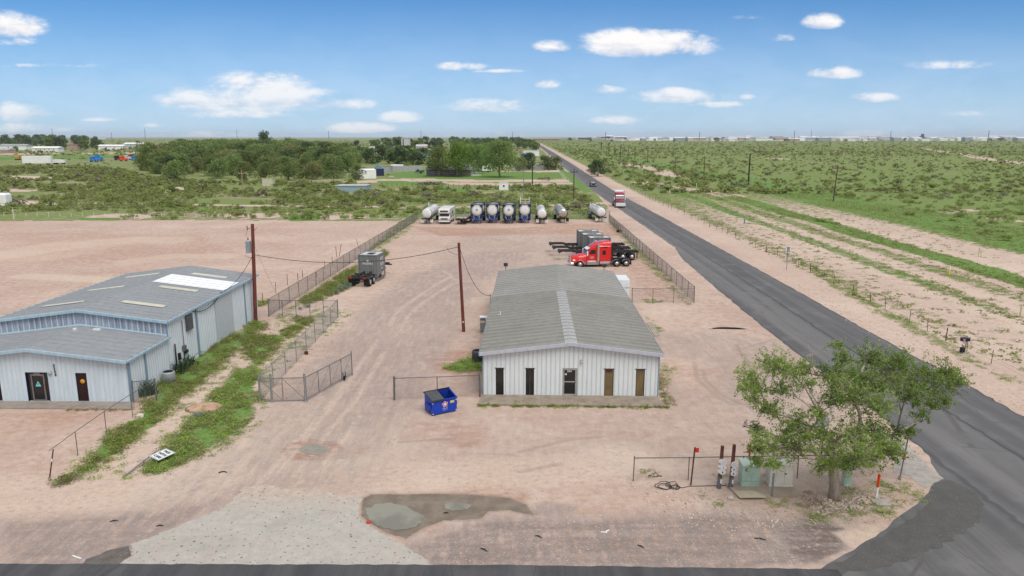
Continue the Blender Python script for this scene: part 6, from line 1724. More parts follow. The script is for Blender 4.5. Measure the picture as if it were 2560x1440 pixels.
def pickup(name, label, loc, rz, m, cat='pickup truck'):
    t = thing(name, label, cat, loc, rz)
    q = MB(); q.prism([(.0, .45), (-.02, .95), (-.2, 1.08), (-1.35, 1.15), (-1.4, 1.15), (-3.3, 1.18), (-5.35, 1.18), (-5.4, .45)], -.95, .95, 'y'); add_bevel(q.build('body', m, t), .09, 3)
    q = MB()
    a = [(-1.4, -.86, 1.12), (-1.4, .86, 1.12), (-3.6, .86, 1.12), (-3.6, -.86, 1.12), (-2.0, -.70, 1.82), (-2.0, .70, 1.82), (-3.4, .70, 1.84), (-3.4, -.70, 1.84)]
    q.add(a, [(4, 5, 6, 7), (0, 1, 5, 4), (1, 2, 6, 5), (2, 3, 7, 6), (3, 0, 4, 7)]); cab = add_bevel(q.build('cab', m, t), .06, 2)
    q = MB(); q.add([(-1.46, -.74, 1.20), (-1.46, .74, 1.20), (-1.94, .62, 1.74), (-1.94, -.62, 1.74)], [(0, 1, 2, 3)]); q.v = [(x + .03, y, z + .03) for x, y, z in q.v]; q.build('windscreen', M_wind, cab)
    for s in (-1, 1):
        q = MB(); q.add([(-1.7, s * .845, 1.22), (-3.4, s * .845, 1.22), (-3.3, s * .735, 1.72), (-2.15, s * .735, 1.72)], [(0, 1, 2, 3)]); q.build('side_window', M_glass, cab)
        q = MB(); q.cbox(-.12, s * .72 - .12, .74, .03, s * .72 + .12, .90, .03); q.build('headlight', M_lens, t)
        q = MB(); q.cbox(-1.75, s * 1.05 - .1, 1.2, -1.6, s * 1.05 + .1, 1.42, .03); q.build('mirror', M_black, t)
        for x in (-.95, -4.4): wheel(t, x, s * .98, .40, .26)
    q = MB(); q.box(-.02, -.5, .66, .04, .5, .98); q.build('grille', M_black, t)
    q = MB(); q.cbox(-.1, -.92, .40, .12, .92, .60, .04); q.build('bumper', M_galv_dark, t)
    return t
pickup('pickup_truck', 'dark pickup truck driving toward the viewer on the far road', (28.6, 262, 0), R(-91), mat('dark_car_paint', (0.018, 0.02, 0.028), .5, var=.05, spec=.25))
# ------------------------------------------------------------------ vegetation
L_tree = leafmat('elm_leaves', (0.075, 0.15, 0.03), (0.36, 0.50, 0.12), .45)
L_wood = leafmat('woodland_leaves', (0.12, 0.175, 0.06), (0.31, 0.38, 0.14), .45)
L_dark = leafmat('dark_tree_leaves', (0.075, 0.12, 0.06), (0.18, 0.25, 0.10), .4)
L_olive = leafmat('olive_tree_leaves', (0.18, 0.20, 0.08), (0.36, 0.37, 0.16), .45)
L_shrub = leafmat('mesquite_leaves', (0.26, 0.33, 0.11), (0.46, 0.52, 0.21), .5)
L_weed = leafmat('weed_leaves', (0.15, 0.215, 0.05), (0.38, 0.45, 0.13), .45)
L_dry = leafmat('dry_weed_leaves', (0.18, 0.16, 0.08), (0.36, 0.31, 0.18), .3)
M_bark = mat('grey_bark', (0.37, 0.31, 0.26), .95, var=.2, vscale=6, bump=.5, bscale=18, stretch=(1, 1, .25))
M_twig = mat('grey_twigs', (0.44, 0.39, 0.34), .9, var=.2)


def leaf_quads(C, size, rng, up=.35, aspect=.6):
    """one randomly turned leaf face at each centre"""
    n = len(C)
    nrm = rng.randn(n, 3); nrm[:, 2] += up * 2; nrm /= np.linalg.norm(nrm, axis=1)[:, None]
    a = rng.randn(n, 3); u = np.cross(nrm, a); u /= np.linalg.norm(u, axis=1)[:, None]
    v = np.cross(nrm, u)
    s = (size * (.6 + .8 * rng.rand(n)))[:, None] if np.isscalar(size) else (size * (.6 + .8 * rng.rand(n)))[:, None]
    V = np.stack([C - u * s - v * s * aspect * .3, C - v * s * aspect, C + u * s + v * s * aspect * .2, C + v * s * aspect], 1)
    F = np.arange(n * 4).reshape(n, 4)
    return V.reshape(-1, 3), F


def crown_points(rng, lobes, n, shell=.5):
    """points through the lobes, denser toward their surface"""
    w_ = np.array([l[3] ** 2 for l in lobes]); w_ = w_ / w_.sum()
    k = rng.choice(len(lobes), n, p=w_); L = np.array(lobes)[k]
    d = rng.randn(n, 3); d /= np.linalg.norm(d, axis=1)[:, None]
    r = L[:, 3] * (shell + (1 - shell) * rng.rand(n) ** .6) * (1 + .12 * rng.randn(n))
    P = L[:, :3] + d * r[:, None] * np.array([1, 1, .8])
    lt = rng.rand(len(lobes))[k] * .6
    tint = np.clip(lt + .25 * rng.rand(n) + .15 * d[:, 2] * 0 + .1 * rng.randn(n), 0, 1)
    return P, tint


def make_tree(name, h, wd, seed, leaves, lsize, m, low=.15, nl=16, label=None, link=True, group=None, squash=1.0):
    rng = np.random.RandomState(seed)
    lobes = []
    for i in range(nl):
        a = rng.rand() * 6.283; z = low + (1 - low) * rng.rand() ** .8
        prof = math.sin(math.pi * min(1, max(.12, (z - low) / (1 - low) * .85 + .12))) ** .6
        rr = wd / 2 * prof * rng.rand() ** .5 * .78
        lr = wd * (.13 + .10 * rng.rand())
        lobes.append((math.cos(a) * rr, math.sin(a) * rr, min(h - lr * .7, z * h), lr))
    P, tint = crown_points(rng, lobes, leaves)
    P = P[P[:, 2] > h * .03] ; tint = tint[:len(P)]
    V, F = leaf_quads(P, lsize, rng, up=.6)
    t = thing(name, label or 'tree', 'tree', (0, 0, 0), 0, group)
    npmesh('crown', V, F, m, tint, t)
    q = MB(); q.path([(0, 0, -.1), (.1, .05, h * .25), (-.05, .1, h * .5), (0, 0, h * .75)], [h * .03, h * .024, h * .015, h * .005], 6)
    for i in range(5):
        l = lobes[i * 3 % nl]; q.path([(0, .05, h * (.2 + .06 * i)), (l[0] * .5, l[1] * .5, l[2] * .75), (l[0], l[1], l[2])], [h * .014, h * .009, h * .003], 4)
    q.build('trunk', M_bark, t)
    return t


random.seed(11)
# prototypes: first use of each is the thing itself, later ones are copies
protos = {}
def place_tree(kind, x, y, s, label, group, wx=1.0):
    """kind: key of a prototype builder"""
    if kind not in protos:
        protos[kind] = [BUILD[kind](), False]
    p, used = protos[kind]
    sc_ = (s * wx, s * wx, s); rz = random.uniform(0, 6.28)
    if used: o = dup(p, (x, y, 0), rz, label, group, sc_)
    else:
        o = p; protos[kind][1] = True; o.location = (x, y, 0); o.rotation_euler = (0, 0, rz); o.scale = sc_
        o['label'] = label
        if group: o['group'] = group
    return o
BUILD = {}
for i in range(4): BUILD['wood%d' % i] = (lambda i=i: make_tree('woodland_tree', 8.0, 9.4, 20 + i, 2200, .28, L_wood, .03, 26))
for i in range(2): BUILD['olive%d' % i] = (lambda i=i: make_tree('woodland_tree', 7.0, 8.8, 30 + i, 2000, .27, L_olive, .03, 24))
for i in range(2): BUILD['dark%d' % i] = (lambda i=i: make_tree('dark_tree', 8.0, 9.0, 40 + i, 2000, .30, L_dark, .03, 24))
for i in range(3): BUILD['far%d' % i] = (lambda i=i: make_tree('distant_tree', 9.0, 11.0, 50 + i, 500, .75, L_dark if i != 1 else L_wood, .05, 14))
for i in range(2): BUILD['big%d' % i] = (lambda i=i: make_tree('shade_tree', 15.0, 17.0, 60 + i, 5500, .36, L_tree if i else L_wood, .22, 34))


def in_poly(x, y, P):
    c = False; j = len(P) - 1
    for i in range(len(P)):
        if (P[i][1] > y) != (P[j][1] > y) and x < (P[j][0] - P[i][0]) * (y - P[i][1]) / (P[j][1] - P[i][1]) + P[i][0]: c = not c
        j = i
    return c


def scatter_px(poly, n, mind, rnd, near_w=1.0):
    """world points inside a photo polygon, kept mind metres apart"""
    W_ = [tuple(G(x, y)[:2]) for x, y in poly]
    xs = [p[0] for p in W_]; ys = [p[1] for p in W_]
    out = []; tries = 0
    while len(out) < n and tries < n * 60:
        tries += 1
        x, y = rnd.uniform(min(xs), max(xs)), min(ys) + (max(ys) - min(ys)) * rnd.random() ** near_w
        if in_poly(x, y, W_) and all((x - a) ** 2 + (y - b) ** 2 > mind ** 2 for a, b in out[-400:]): out.append((x, y))
    return out


rnd = random.Random(21)
WOODS = [(335, 440), (370, 452), (440, 459), (520, 463), (640, 465), (760, 466), (860, 461), (893, 447), (900, 425), (880, 404), (800, 392), (650, 386), (520, 384), (430, 392), (350, 410)]
pts = scatter_px(WOODS, 250, 4.3, rnd)
pts.sort(key=lambda p: p[1])
lab_w = {'wood': 'green tree crowded in the woods left of the white shed', 'olive': 'yellowish olive tree crowded in the woods left of the white shed', 'dark': 'dark green tree crowded in the woods left of the white shed'}
for x, y in pts:
    gs = 1.0 + max(0, min(.5, (y - 330) / 400)); k = rnd.choice(['wood0', 'wood1', 'wood2', 'wood3', 'olive0', 'olive1', 'dark0', 'wood1', 'wood0'] if y > 310 else ['wood0', 'wood1', 'olive0', 'olive1', 'dark0', 'dark1', 'dark1'])
    place_tree(k, x, y, gs * rnd.uniform(.85, 1.3), lab_w[k[:-1]], 'trees of the woods, ' + k[:-1])
place_tree('dark0', *G(665, 396)[:2], 2.75, 'tall dark pine-like tree rising above the woods', None, .55)
place_tree('dark1', *G(722, 394)[:2], 2.1, 'second tallest dark tree poking out of the woods', None, .5)
for (x, yb, s, lb) in ((893, 450, .75, 'small bright bush tree at the right corner of the woods'), (1495, 441, .95, 'round dark tree alone right of the road'), (1478, 437, .6, 'smaller tree leaning on the lone tree right of the road')):
    place_tree('wood2' if x < 1000 else 'dark1', *G(x, yb)[:2], s, lb, None)
# shade trees round the far house
for k, x, yb, s, wx, lb in (('big0', 1098, 441, .86, .95, 'leftmost big shade tree in front of the far grey house'), ('big1', 1143, 442, .98, .9, 'second big shade tree in front of the far grey house'), ('big0', 1185, 434, .92, .95, 'middle big shade tree behind the far grey house'),
                            ('big1', 1213, 428, .95, .95, 'big shade tree behind the lawn, second from the right'), ('big0', 1249, 443, 1.05, 1.0, 'rightmost and largest shade tree with pale forked trunk on the lawn'), ('big1', 1160, 418, 1.0, .9, 'tall shade tree hidden behind the middle of the row')):
    place_tree(k, *G(x, yb)[:2], s, lb, None, wx)
for x, yb, s, k, lb in ((1322, 424, 1.15, 'dark0', 'dark tree over the white wall left of the lamp pole'), (1362, 424, .95, 'dark1', 'darkest tree beside the pole at the white wall'), (1390, 425, .9, 'wood0', 'green tree overhanging the road at the white wall'), (1300, 428, .9, 'wood1', 'tree right of the largest shade tree')):
    place_tree(k, *G(x, yb)[:2], s, lb, None)
# mid-distance belts of trees
belts = [([(890, 412), (1060, 416), (1060, 398), (1000, 392), (890, 398)], 26, 1.1, 6, 'tree in the belt behind the white shed'),
         ([(890, 384), (1000, 380), (1120, 373), (1300, 372), (1330, 368), (1330, 362), (1150, 364), (1000, 367), (890, 371)], 66, 1.5, 11, 'distant dark tree behind the gravel works'),
         ([(930, 362), (1120, 360), (1300, 360), (1290, 355), (1100, 355), (940, 356)], 40, 1.9, 16, 'tall far tree on the skyline left of the road'),
         ([(1290, 376), (1352, 382), (1340, 366), (1290, 360)], 20, 1.2, 8, 'tree in the dark group left of the far road'),
         ([(780, 392), (890, 396), (880, 380), (780, 376)], 12, 1.2, 7, 'tree behind the right end of the woods'),
         ([(0, 374), (60, 374), (250, 374), (260, 366), (0, 364)], 26, 1.7, 13, 'tree among the far-left houses'),
         ([(0, 362), (260, 362), (240, 357), (0, 357)], 34, 2.3, 20, 'far-left tree on the skyline'),
         ([(560, 381), (760, 384), (720, 376), (580, 374)], 10, .9, 9, 'pale tree beyond the woods')]
for poly, n, s, md, lb in belts:
    for x, y in scatter_px(poly, n, md, rnd):
        place_tree(rnd.choice(['far0', 'far1', 'far2']), x, y, s * rnd.uniform(.7, 1.15), lb, lb.replace('tree', 'trees', 1))
for x, yb, s in ((40, 379, .7), (105, 384, .35), (155, 368, .9), (265, 379, .5), (18, 372, .8), (215, 372, .9), (240, 375, .7), (300, 371, .8), (345, 362, 1.0), (395, 372, .5)):
    place_tree('far1', *G(x, yb)[:2], s, 'single tree standing beside the far-left houses', 'single trees by the far-left houses')

# ---- mesquite shrubs: nearest ones as things, the rest as one mass
def shrub_mesh(seed, n=420, ls=.115, twig=True):
    rng = np.random.RandomState(seed); lobes = []
    for i in range(9):
        a = rng.rand() * 6.28; r_ = rng.rand() ** .5 * .95
        lobes.append((math.cos(a) * r_, math.sin(a) * r_, .35 + .75 * rng.rand() * (1 - r_ * .4), .30 + .22 * rng.rand()))
    P, tint = crown_points(rng, lobes, n, .35)
    P[:, 2] = np.abs(P[:, 2])
    V, F = leaf_quads(P, ls, rng, up=.8)
    return V, F, tint
protoS = []
def shrub(x, y, s, label, group, hz=1.0, m=L_shrub):
    k = random.randrange(5)
    if len(protoS) <= k or protoS[k] is None:
        while len(protoS) <= k: protoS.append(None)
        V, F, tint = shrub_mesh(70 + k)
        o = npmesh('mesquite_shrub', V, F, m, tint); protoS[k] = o
    else:
        o = protoS[k].copy(); sc.collection.objects.link(o)
    o.location = (x, y, .0); o.rotation_euler = (0, 0, random.uniform(0, 6.28)); o.scale = (s, s, s * hz)
    return tag(o, label, 'shrub', group)
SCRUB_L = [(-60, 552), (0, 551), (420, 548), (700, 549), (960, 548), (1040, 540), (1400, 543), (1500, 540), (1470, 500), (1430, 468), (1290, 466), (1100, 474), (960, 482), (890, 462), (760, 458), (500, 456), (380, 445), (300, 424), (180, 416), (-60, 420)]
rnd = random.Random(31); random.seed(5)
gapL = [[(1520, 507), (1400, 513), (1250, 517), (1040, 518), (860, 516), (700, 515), (500, 512), (210, 508)], [(-60, 503), (60, 507), (110, 510)], [(-60, 475), (60, 477)], [(-60, 443), (40, 443), (80, 446)], [(900, 455), (980, 450), (1100, 458), (1300, 462), (1400, 458)]]
gapW = [2.6, 6, 5, 10, 6]
def clear_of(x, y):
    for g, w_ in zip(gapL, gapW):
        if d_line(np.array([x]), np.array([y]), pxpoly(g))[0] < w_: return False
    return True
bld_px = [(876, 478, 9), (920, 444, 12), (945, 436, 10), (668, 463, 4), (1260, 475, 4), (607, 487, 1.5), (1434, 500, 1.2)]
bld_w = [(*G(x, y)[:2], r_) for x, y, r_ in bld_px]
def free(x, y): return (math.sin(x * .09 + 1.2 * math.sin(y * .05)) + math.sin(y * .13 + x * .04) > -1.15) and all((x - a) ** 2 + (y - b + 2) ** 2 > r_ * r_ for a, b, r_ in bld_w) and clear_of(x, y)
cand = [(x, y) for x, y in scatter_px(SCRUB_L, 3500, 1.8, rnd) if free(x, y)]
cand.sort(key=lambda p: p[1])
near_l = cand[:170]
for x, y in near_l:
    shrub(x, y, rnd.uniform(.55, 1.25), 'grey-green mesquite shrub in the first row of scrub beyond the yards', 'shrubs along the near edge of the left scrub', rnd.uniform(.7, 1.1))
mass = [(x, y, rnd.uniform(.65, 1.6)) for x, y in cand[170:]]
# right plain
RP = []
tries = 0
while len(RP) < 9500 and tries < 120000:
    tries += 1
    y = 60 + 1500 * rnd.random() ** 1.7; xp = rnd.uniform(78 if y < 300 else 45, 130 + y * .95); x = xp + .021 * y
    dn = .5 + .5 * math.sin(x * .05 + 1) * math.sin(y * .03 + x * .01)
    if rnd.random() > .35 + .65 * dn: continue
    if xp < 92 and rnd.random() < .9: continue
    RP.append((x, y))
RP.sort(key=lambda p: p[1] + abs(p[0]) * .3)
near_r = [p for p in RP if abs(p[0]) < p[1] * .74][:95]
nr = set(near_r)
for x, y in near_r:
    shrub(x, y, rnd.uniform(.6, 1.2), 'olive mesquite shrub scattered over the near part of the right plain', 'shrubs on the near part of the right plain', rnd.uniform(.7, 1.1))
mass += [(x, y, rnd.uniform(.45, 1.15)) for x, y in RP if (x, y) not in nr]
# scattered along both sides of the far road and over the far plains
for _ in range(2600):
    y = 230 + 900 * rnd.random() ** 1.5; x = .021 * y + rnd.choice([-1, 1]) * (rnd.uniform(10, 60) if rnd.random() < .5 else rnd.uniform(10, y * .7)) + (28 if y < 600 else 25)
    if -y * .6 < x < 26 + .02 * y and (y < 330 or x > -20): continue
    if 24 + .02 * y < x < 36 + .024 * y: continue
    mass.append((x, y, rnd.uniform(.7, 1.8)))
for _ in range(11000):
    y = 700 + 4200 * rnd.random() ** 1.3; x = rnd.uniform(-.8, .8) * y
    if abs(x - (26 + .02 * y)) < 18: continue
    mass.append((x, y, rnd.uniform(1.0, 2.3)))
for x0, y0, s in ((1370, 452, 1.6), (1353, 449, 1.0), (1100, 472, 2.0), (1085, 476, 1.5), (1120, 476, 1.4), (1135, 480, 1.2), (1170, 478, 1.4), (950, 465, 1.0), (960, 470, 1.3), (925, 462, .9)):
    p = G(x0, y0); mass.append((p.x, p.y, s))
protoM = []
for lod, (n, ls) in enumerate(((170, .165), (80, .25), (26, .42), (9, .8))):
    protoM.append([shrub_mesh(90 + 7 * lod + k, n, ls) for k in range(3)])
def mass_mesh(name, spots, m, label):
    VV = []; FF = []; TT = []; base = 0
    for x, y, s in spots:
        lod = 0 if y < 230 else 1 if y < 420 else 2 if y < 900 else 3
        V, F, tint = protoM[lod][rnd.randrange(3)]
        s *= rnd.choice([.55, .8, 1, 1, 1.25]); a = rnd.uniform(0, 6.28); ca, sa = math.cos(a), math.sin(a); e = rnd.uniform(.75, 1.35)
        P = np.stack([(V[:, 0] * ca - V[:, 1] * sa) * s * e + x, (V[:, 0] * sa + V[:, 1] * ca) * s + y, V[:, 2] * s * rnd.uniform(.6, 1.1)], 1)
        VV.append(P); FF.append(F + base); TT.append(np.clip(tint * .8 + rnd.uniform(-.3, .3), 0, 1)); base += len(V)
    return tag(npmesh(name, np.concatenate(VV), np.concatenate(FF), m, np.concatenate(TT)), label, 'scrub', kind='stuff')
dry = [q for q in mass if rnd.random() < .13]; ds = set(dry)
mass_mesh('mesquite_scrub', [q for q in mass if q not in ds], L_shrub, 'mesquite scrub covering the far plains on both sides of the road')
mass_mesh('dry_brush', dry, leafmat('dry_brush_leaves', (0.17, 0.155, 0.10), (0.33, 0.31, 0.22), .3), 'grey brown dry brush among the green scrub of the plains')
# shrubs among the verge strips on the right
for x0, y0, s in ((2070, 557, 1.3), (2048, 556, 1.0), (2088, 562, .8), (1955, 545, .7), (1800, 500, .8), (2385, 575, 1.0), (2350, 500, .8), (1986, 655, .5), (2010, 662, .55), (2040, 672, .6), (2133, 738, .5), (2060, 690, .4)):
    p = G(x0, y0); shrub(p.x, p.y, s, 'low shrub standing in the striped verge right of the road', 'shrubs in the striped verge', .8)

# ---- weeds
def tufts(name, pts, h, label, m=L_weed, blades=9, seed=1, wdt=.018, spread=.16):
    rng = np.random.RandomState(seed); pts = np.array(pts); n = len(pts)
    if n == 0: return
    P = np.repeat(pts, blades, 0); N = len(P)
    off = rng.randn(N, 2) * spread; a = rng.rand(N) * 6.283
    hh = np.repeat(h * (.45 + .9 * rng.rand(n) ** 1.5), blades) * (.5 + .6 * rng.rand(N))
    b = np.stack([P[:, 0] + off[:, 0], P[:, 1] + off[:, 1], np.zeros(N)], 1)
    lean = np.stack([np.cos(a), np.sin(a)], 1) * (hh * rng.uniform(.1, .8, N))[:, None]
    wv = np.stack([-np.sin(a), np.cos(a), np.zeros(N)], 1) * (wdt * (1 + rng.rand(N)))[:, None]
    mid = b + np.stack([lean[:, 0] * .35, lean[:, 1] * .35, hh * .65], 1)
    tip = b + np.stack([lean[:, 0], lean[:, 1], hh * .9], 1)
    V = np.stack([b - wv, b + wv, mid + wv * 1.3, mid - wv * 1.3, tip + wv * .5, tip - wv * .5], 1).reshape(-1, 3)
    i = np.arange(N)[:, None] * 6
    F = np.concatenate([i + np.array([[0, 1, 2, 3]]), i + np.array([[3, 2, 4, 5]])], 0)
    tint = np.repeat(np.clip(rng.rand(n) * .6 + .1, 0, 1), blades) + .25 * rng.rand(N)
    o = npmesh(name, V, F, m, np.clip(np.concatenate([tint, tint]), 0, 1))
    return tag(o, label, 'weeds', kind='stuff')
def clumps(name, pts, h, label, m=L_weed, k=22, seed=1, r=.22, ls=.042, up=.9):
    rng = np.random.RandomState(seed); pts = np.array(pts); n = len(pts)
    if n == 0: return
    N = n * k; P = np.repeat(pts, k, 0); hs_ = np.repeat(h * (.3 + 1.5 * rng.rand(n) ** 1.8), k)
    rr = rng.rand(N) ** .6; a = rng.rand(N) * 6.283
    C = np.stack([P[:, 0] + np.cos(a) * rr * r * 1.2, P[:, 1] + np.sin(a) * rr * r * 1.2, hs_ * (1 - rr ** 2 * .8) * (.35 + .65 * rng.rand(N))], 1)
    V, F = leaf_quads(C, ls, rng, up=up)
    V[:, 2] = np.abs(V[:, 2])
    tint = np.repeat(rng.rand(n) * .85 - .05, k) + .3 * rng.rand(N)
    o = npmesh(name, V, F, m, np.clip(tint, 0, 1))
    return tag(o, label, 'weeds', kind='stuff')
def weed_points(polys, dens, rnd, clump=.45, cover=.6):
    out = []
    for P in polys:
        W_ = [tuple(G(x, y)[:2]) for x, y in P]; xs = [p[0] for p in W_]; ys = [p[1] for p in W_]
        A = (max(xs) - min(xs)) * (max(ys) - min(ys)); n = int(A * dens)
        for _ in range(n):
            x, y = rnd.uniform(min(xs), max(xs)), rnd.uniform(min(ys), max(ys))
            f = math.sin(x * 1.9 + 1.3 * math.sin(y * .8)) + math.sin(y * 1.5 + x * .7) + .7 * math.sin(x * 4.1 + y * 2.7) + rnd.gauss(0, .55)
            if f > -1.6 + 2.4 * (1 - cover) and in_poly(x + rnd.gauss(0, .25), y + rnd.gauss(0, .25), W_): out.append((x, y))
    return out
rnd = random.Random(77)
labs = ['green weeds along the warehouse wall', 'green weeds beside the gate and drive', 'sparse weeds in the rocky strip behind the gate', 'tall green weeds by the left yard trailer', 'green weeds at the front left corner of the office', 'green weed patch behind the warehouse', 'bush-like weeds behind the grey container', 'low dry weeds at the foot of the rusty stake']
hs = [.34, .30, .25, .5, .4, .35, .5, .2]
for i, P in enumerate(WEED_PX):
    clumps('weeds', weed_points([P], 24 if i in (0, 1, 2) else 30, rnd, cover=.52 if i in (0, 1) else .8), hs[i], labs[i], seed=i + 3, m=L_weed if i != 7 else L_dry)
    if i < 4:
        clumps('dry_weeds', weed_points([P], 9, rnd, cover=.45), hs[i] * .8, labs[i].replace('green', 'yellowing').replace('sparse', 'dry'), m=L_dry, seed=i + 40)
clumps('sparse_weeds', weed_points(WEED_SPARSE, 9, rnd, cover=.35), .14, 'sparse dry weeds around fences, walk and road corner', m=L_shrub, seed=31)
clumps('sparse_weeds', weed_points([[(395, 1015), (480, 940), (560, 905), (640, 870), (690, 800), (850, 760), (880, 790), (740, 900), (660, 1010), (640, 1080), (480, 1170), (300, 1200), (120, 1220), (180, 1150)]], 5, rnd, cover=.35), .12, 'scattered low weeds between the two green strips', seed=33)
edge = [(*(office_M @ Vector((rnd.uniform(-.3, W + .4), -1.93 + rnd.gauss(0, .10), 0)))[:2],) for _ in range(260)]
edge = [p for p in edge if math.sin(p[0] * 2.3) + math.sin(p[0] * 5.1 + 1) + rnd.gauss(0, .6) > -.3]
clumps('edge_weeds', edge, .13, 'green weeds sprouting along the front edge of the office walk', seed=91, r=.12, ls=.04)
edge = [(*(office_M @ Vector((W + .35 + abs(rnd.gauss(0, .35)), rnd.uniform(-1.5, 14), 0)))[:2],) for _ in range(170)]
clumps('edge_weeds', edge, .18, 'olive weeds along the right side of the office', seed=92, m=L_dry, r=.2, ls=.05)
edge = [(*(wh_M @ Vector((rnd.uniform(-3.5, .8), -1.4 + rnd.gauss(0, .1), 0)))[:2],) for _ in range(30)]
clumps('edge_weeds', edge, .12, 'dry weeds at the front edge of the warehouse walk', seed=93, m=L_dry, r=.14, ls=.04)
# verge weeds right of the road
vp = []
for _ in range(26000):
    y = 42 + 190 * rnd.random() ** 1.3; xp = rnd.uniform(36, 95); x = xp + .021 * y
    d_ = np.interp(xp, [36, 37, 39, 41, 46, 47, 49, 50, 52, 53, 55, 57, 58, 62, 63, 73, 75, 80, 95], [.15, .35, .35, .12, .12, .5, .5, .1, .1, .5, .5, .1, 1, 1, .1, .1, .4, .8, .7])
    if x < y * .76 and rnd.random() < d_: vp.append((x, y))
clumps('verge_weeds', vp, .16, 'low green weeds in stripes along the right verge', k=9, seed=35, r=.34, ls=.12, m=L_shrub)
# silvery sage bushes beside the left trailer and in the strips
for i, (x0, y0, s) in enumerate(((873, 712, .75), (862, 722, .8), (850, 728, .6), (838, 735, .55), (495, 1042, .42), (766, 768, .45), (752, 774, .3))):
    rng = np.random.RandomState(200 + i); V, F, tint = shrub_mesh(200 + i, 420, .09)
    V = V * np.array([s, s, s * .75]); p = G(x0, y0)
    o = npmesh('sage_bush', V + np.array([p.x, p.y, 0]), F, leafmat('sage_leaves', (0.13, 0.16, 0.13), (0.27, 0.31, 0.26), .2), tint)
    tag(o, ['silvery sage bush touching the left trailer mud flap', 'widest silvery sage bush left of the trailer', 'silvery sage bush third from the trailer', 'silvery sage bush farthest from the trailer', 'pale sage bush between the two weed strips', 'sage bush in the cross fence corner', 'small sage bush by the loose stakes'][i], 'bush')
# tall weeds against the warehouse wall
for i, (x0, y0) in enumerate(((462, 925), (475, 915), (445, 935), (378, 985), (366, 990))):
    p = G(x0, y0); o = tufts('tall_weed', [(p.x + rnd.gauss(0, .15), p.y + rnd.gauss(0, .15)) for _ in range(10)], 1.1, None, blades=6, seed=60 + i, spread=.12, m=leafmat('blue_green_leaves', (0.04, 0.08, 0.05), (0.10, 0.16, 0.09), .2))
    tag(o, 'tall dark weed leaning on the warehouse side wall', 'weed', 'tall weeds on the warehouse wall'); o['kind'] = 'thing'

